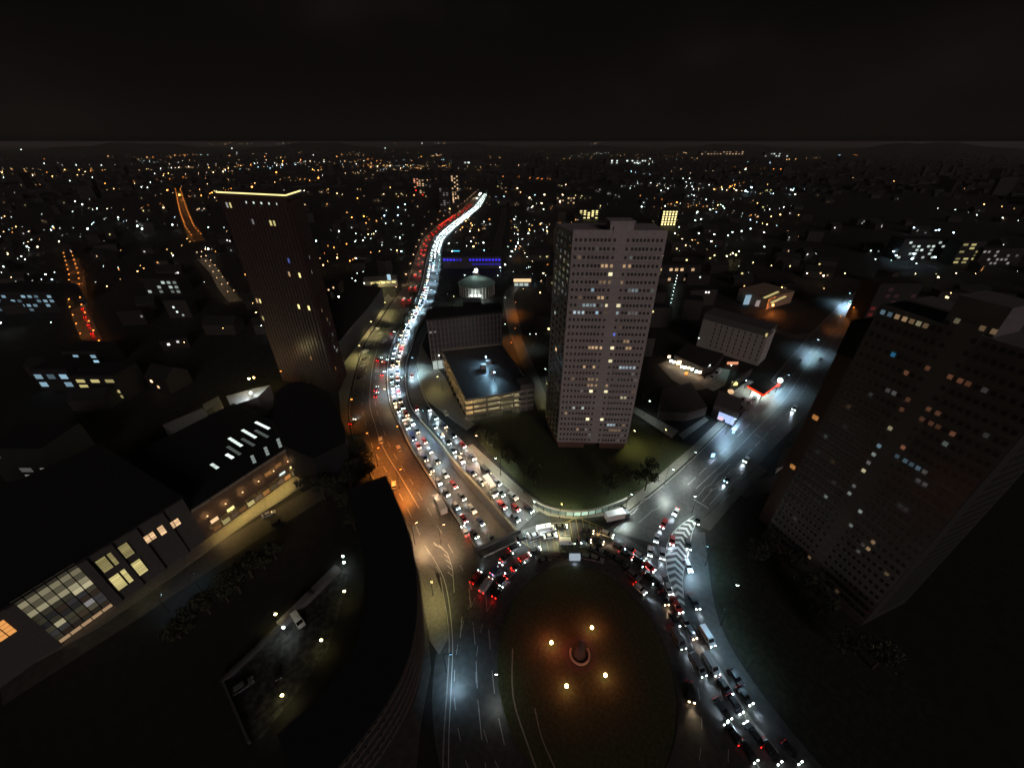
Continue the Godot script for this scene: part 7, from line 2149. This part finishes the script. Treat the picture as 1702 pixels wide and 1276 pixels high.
	heap_of(far, "headlights", heap_in, [Vector3(-0.6, 0.75, -2.1), Vector3(0.6, 0.75, -2.1)], Vector3(0.5, 0.26, 0.3), shine("white", 30.0))
	heap_of(far, "tail_lights", heap_out, [Vector3(-0.62, 0.85, 2.1), Vector3(0.62, 0.85, 2.1)], Vector3(0.5, 0.34, 0.3), shine("red", 9.0))
	var n := 0
	for t in heap_in:
		n += 1
		if n % 5 == 0:
			spot(far, t * Vector3(0, 0.7, -2.5), t.basis * Vector3(0, -0.13, -1), Color(0.86, 0.94, 1.0), CAR_LIGHT * 3.0, 40.0, 0.3)

func heap_of(parent: Node3D, called: String, where: Array, offs: Array, size: Vector3, m: Material) -> void:
	var mm := MultiMesh.new()
	mm.transform_format = MultiMesh.TRANSFORM_3D
	mm.mesh = bx(size)
	mm.instance_count = where.size() * offs.size()
	var k := 0
	for t in where:
		for o in offs:
			mm.set_instance_transform(k, t * Transform3D(Basis.IDENTITY, o))
			k += 1
	var mi := MultiMeshInstance3D.new()
	mi.name = called
	mi.multimesh = mm
	mi.material_override = m
	parent.add_child(mi)
	mi.set_meta("kind", "stuff")

func build_trees() -> void:
	for q in [
		[[Vector2(-65.42, -131.32), Vector2(-62.29, -126.38), Vector2(-59.31, -121.67), Vector2(-59.97, -117.53), Vector2(-56, -114.86), Vector2(-65.85, -126.38), Vector2(-60.34, -114.2), Vector2(-66.37, -122.74), Vector2(-62.8, -115.85)], "orange lit tree on the verge beside the outbound road", "orange lit verge trees"],
		[[Vector2(-80.36, -117.53), Vector2(-72.98, -114.2), Vector2(-67.03, -107.9), Vector2(-61.47, -102.01), Vector2(-55.9, -102.01), Vector2(-70.43, -104.9), Vector2(-79.22, -109.43), Vector2(-70.65, -117.53), Vector2(-61.8, -109.43), Vector2(-51.96, -96.5), Vector2(-54.52, -91.33)], "black tree in the dark gap behind the curved building", "black trees behind the curved building"],
		[[Vector2(-8.19, -134.09), Vector2(-1.51, -124.54), Vector2(4.61, -117.53), Vector2(-13.88, -140.28), Vector2(9.17, -111.63)], "dark tree along the slip road side of the lawn", "trees on the slip road side of the lawn"],
		[[Vector2(45.07, -114.2), Vector2(49.88, -112.58), Vector2(55.6, -117.53), Vector2(36.5, -107.29), Vector2(51.34, -109.43)], "dark tree on the lawn near the right street", "lawn trees near the right street"],
		[[Vector2(-120.98, -373.18), Vector2(-123.11, -403.41), Vector2(-124.23, -438.07), Vector2(-126.94, -478.19), Vector2(-119.42, -338.4)], "dark tree beside the far outbound road", "trees beside the far outbound road"],
		[[Vector2(85.27, -85.3), Vector2(85.82, -77.58), Vector2(86.06, -68.71), Vector2(87.37, -62.52), Vector2(78.33, -79.71), Vector2(87.03, -52.37), Vector2(92.24, -48.86)], "dark tree at the foot of the right tower", "trees at the foot of the right tower"],
		[[Vector2(69.53, -187.06), Vector2(71.86, -177.87), Vector2(67.22, -169.32)], "dark tree between the tower block and the flat hall", "trees by the flat hall"],
		[[Vector2(-80.1, -73.5), Vector2(-81.03, -68.71), Vector2(-78, -76.54), Vector2(-75.81, -79.71), Vector2(-82.96, -65.99), Vector2(-86, -62.52), Vector2(-89.99, -56.08), Vector2(-88.88, -59.22)], "black tree along the dark lower street", "black trees along the lower street"],
		[[Vector2(-81.86, -322.98), Vector2(-78.95, -295.39), Vector2(-77.54, -257.45), Vector2(-77.7, -277.11)], "dark shrubby tree in the strip beside the barrier", "trees beside the barrier"]]:
		var ti := 0
		for p in q[0]:
			ti += 1
			tree(v3(p, 0.0), rng.randi() % 3, q[1] + ", %s of them" % nth(ti), q[2])
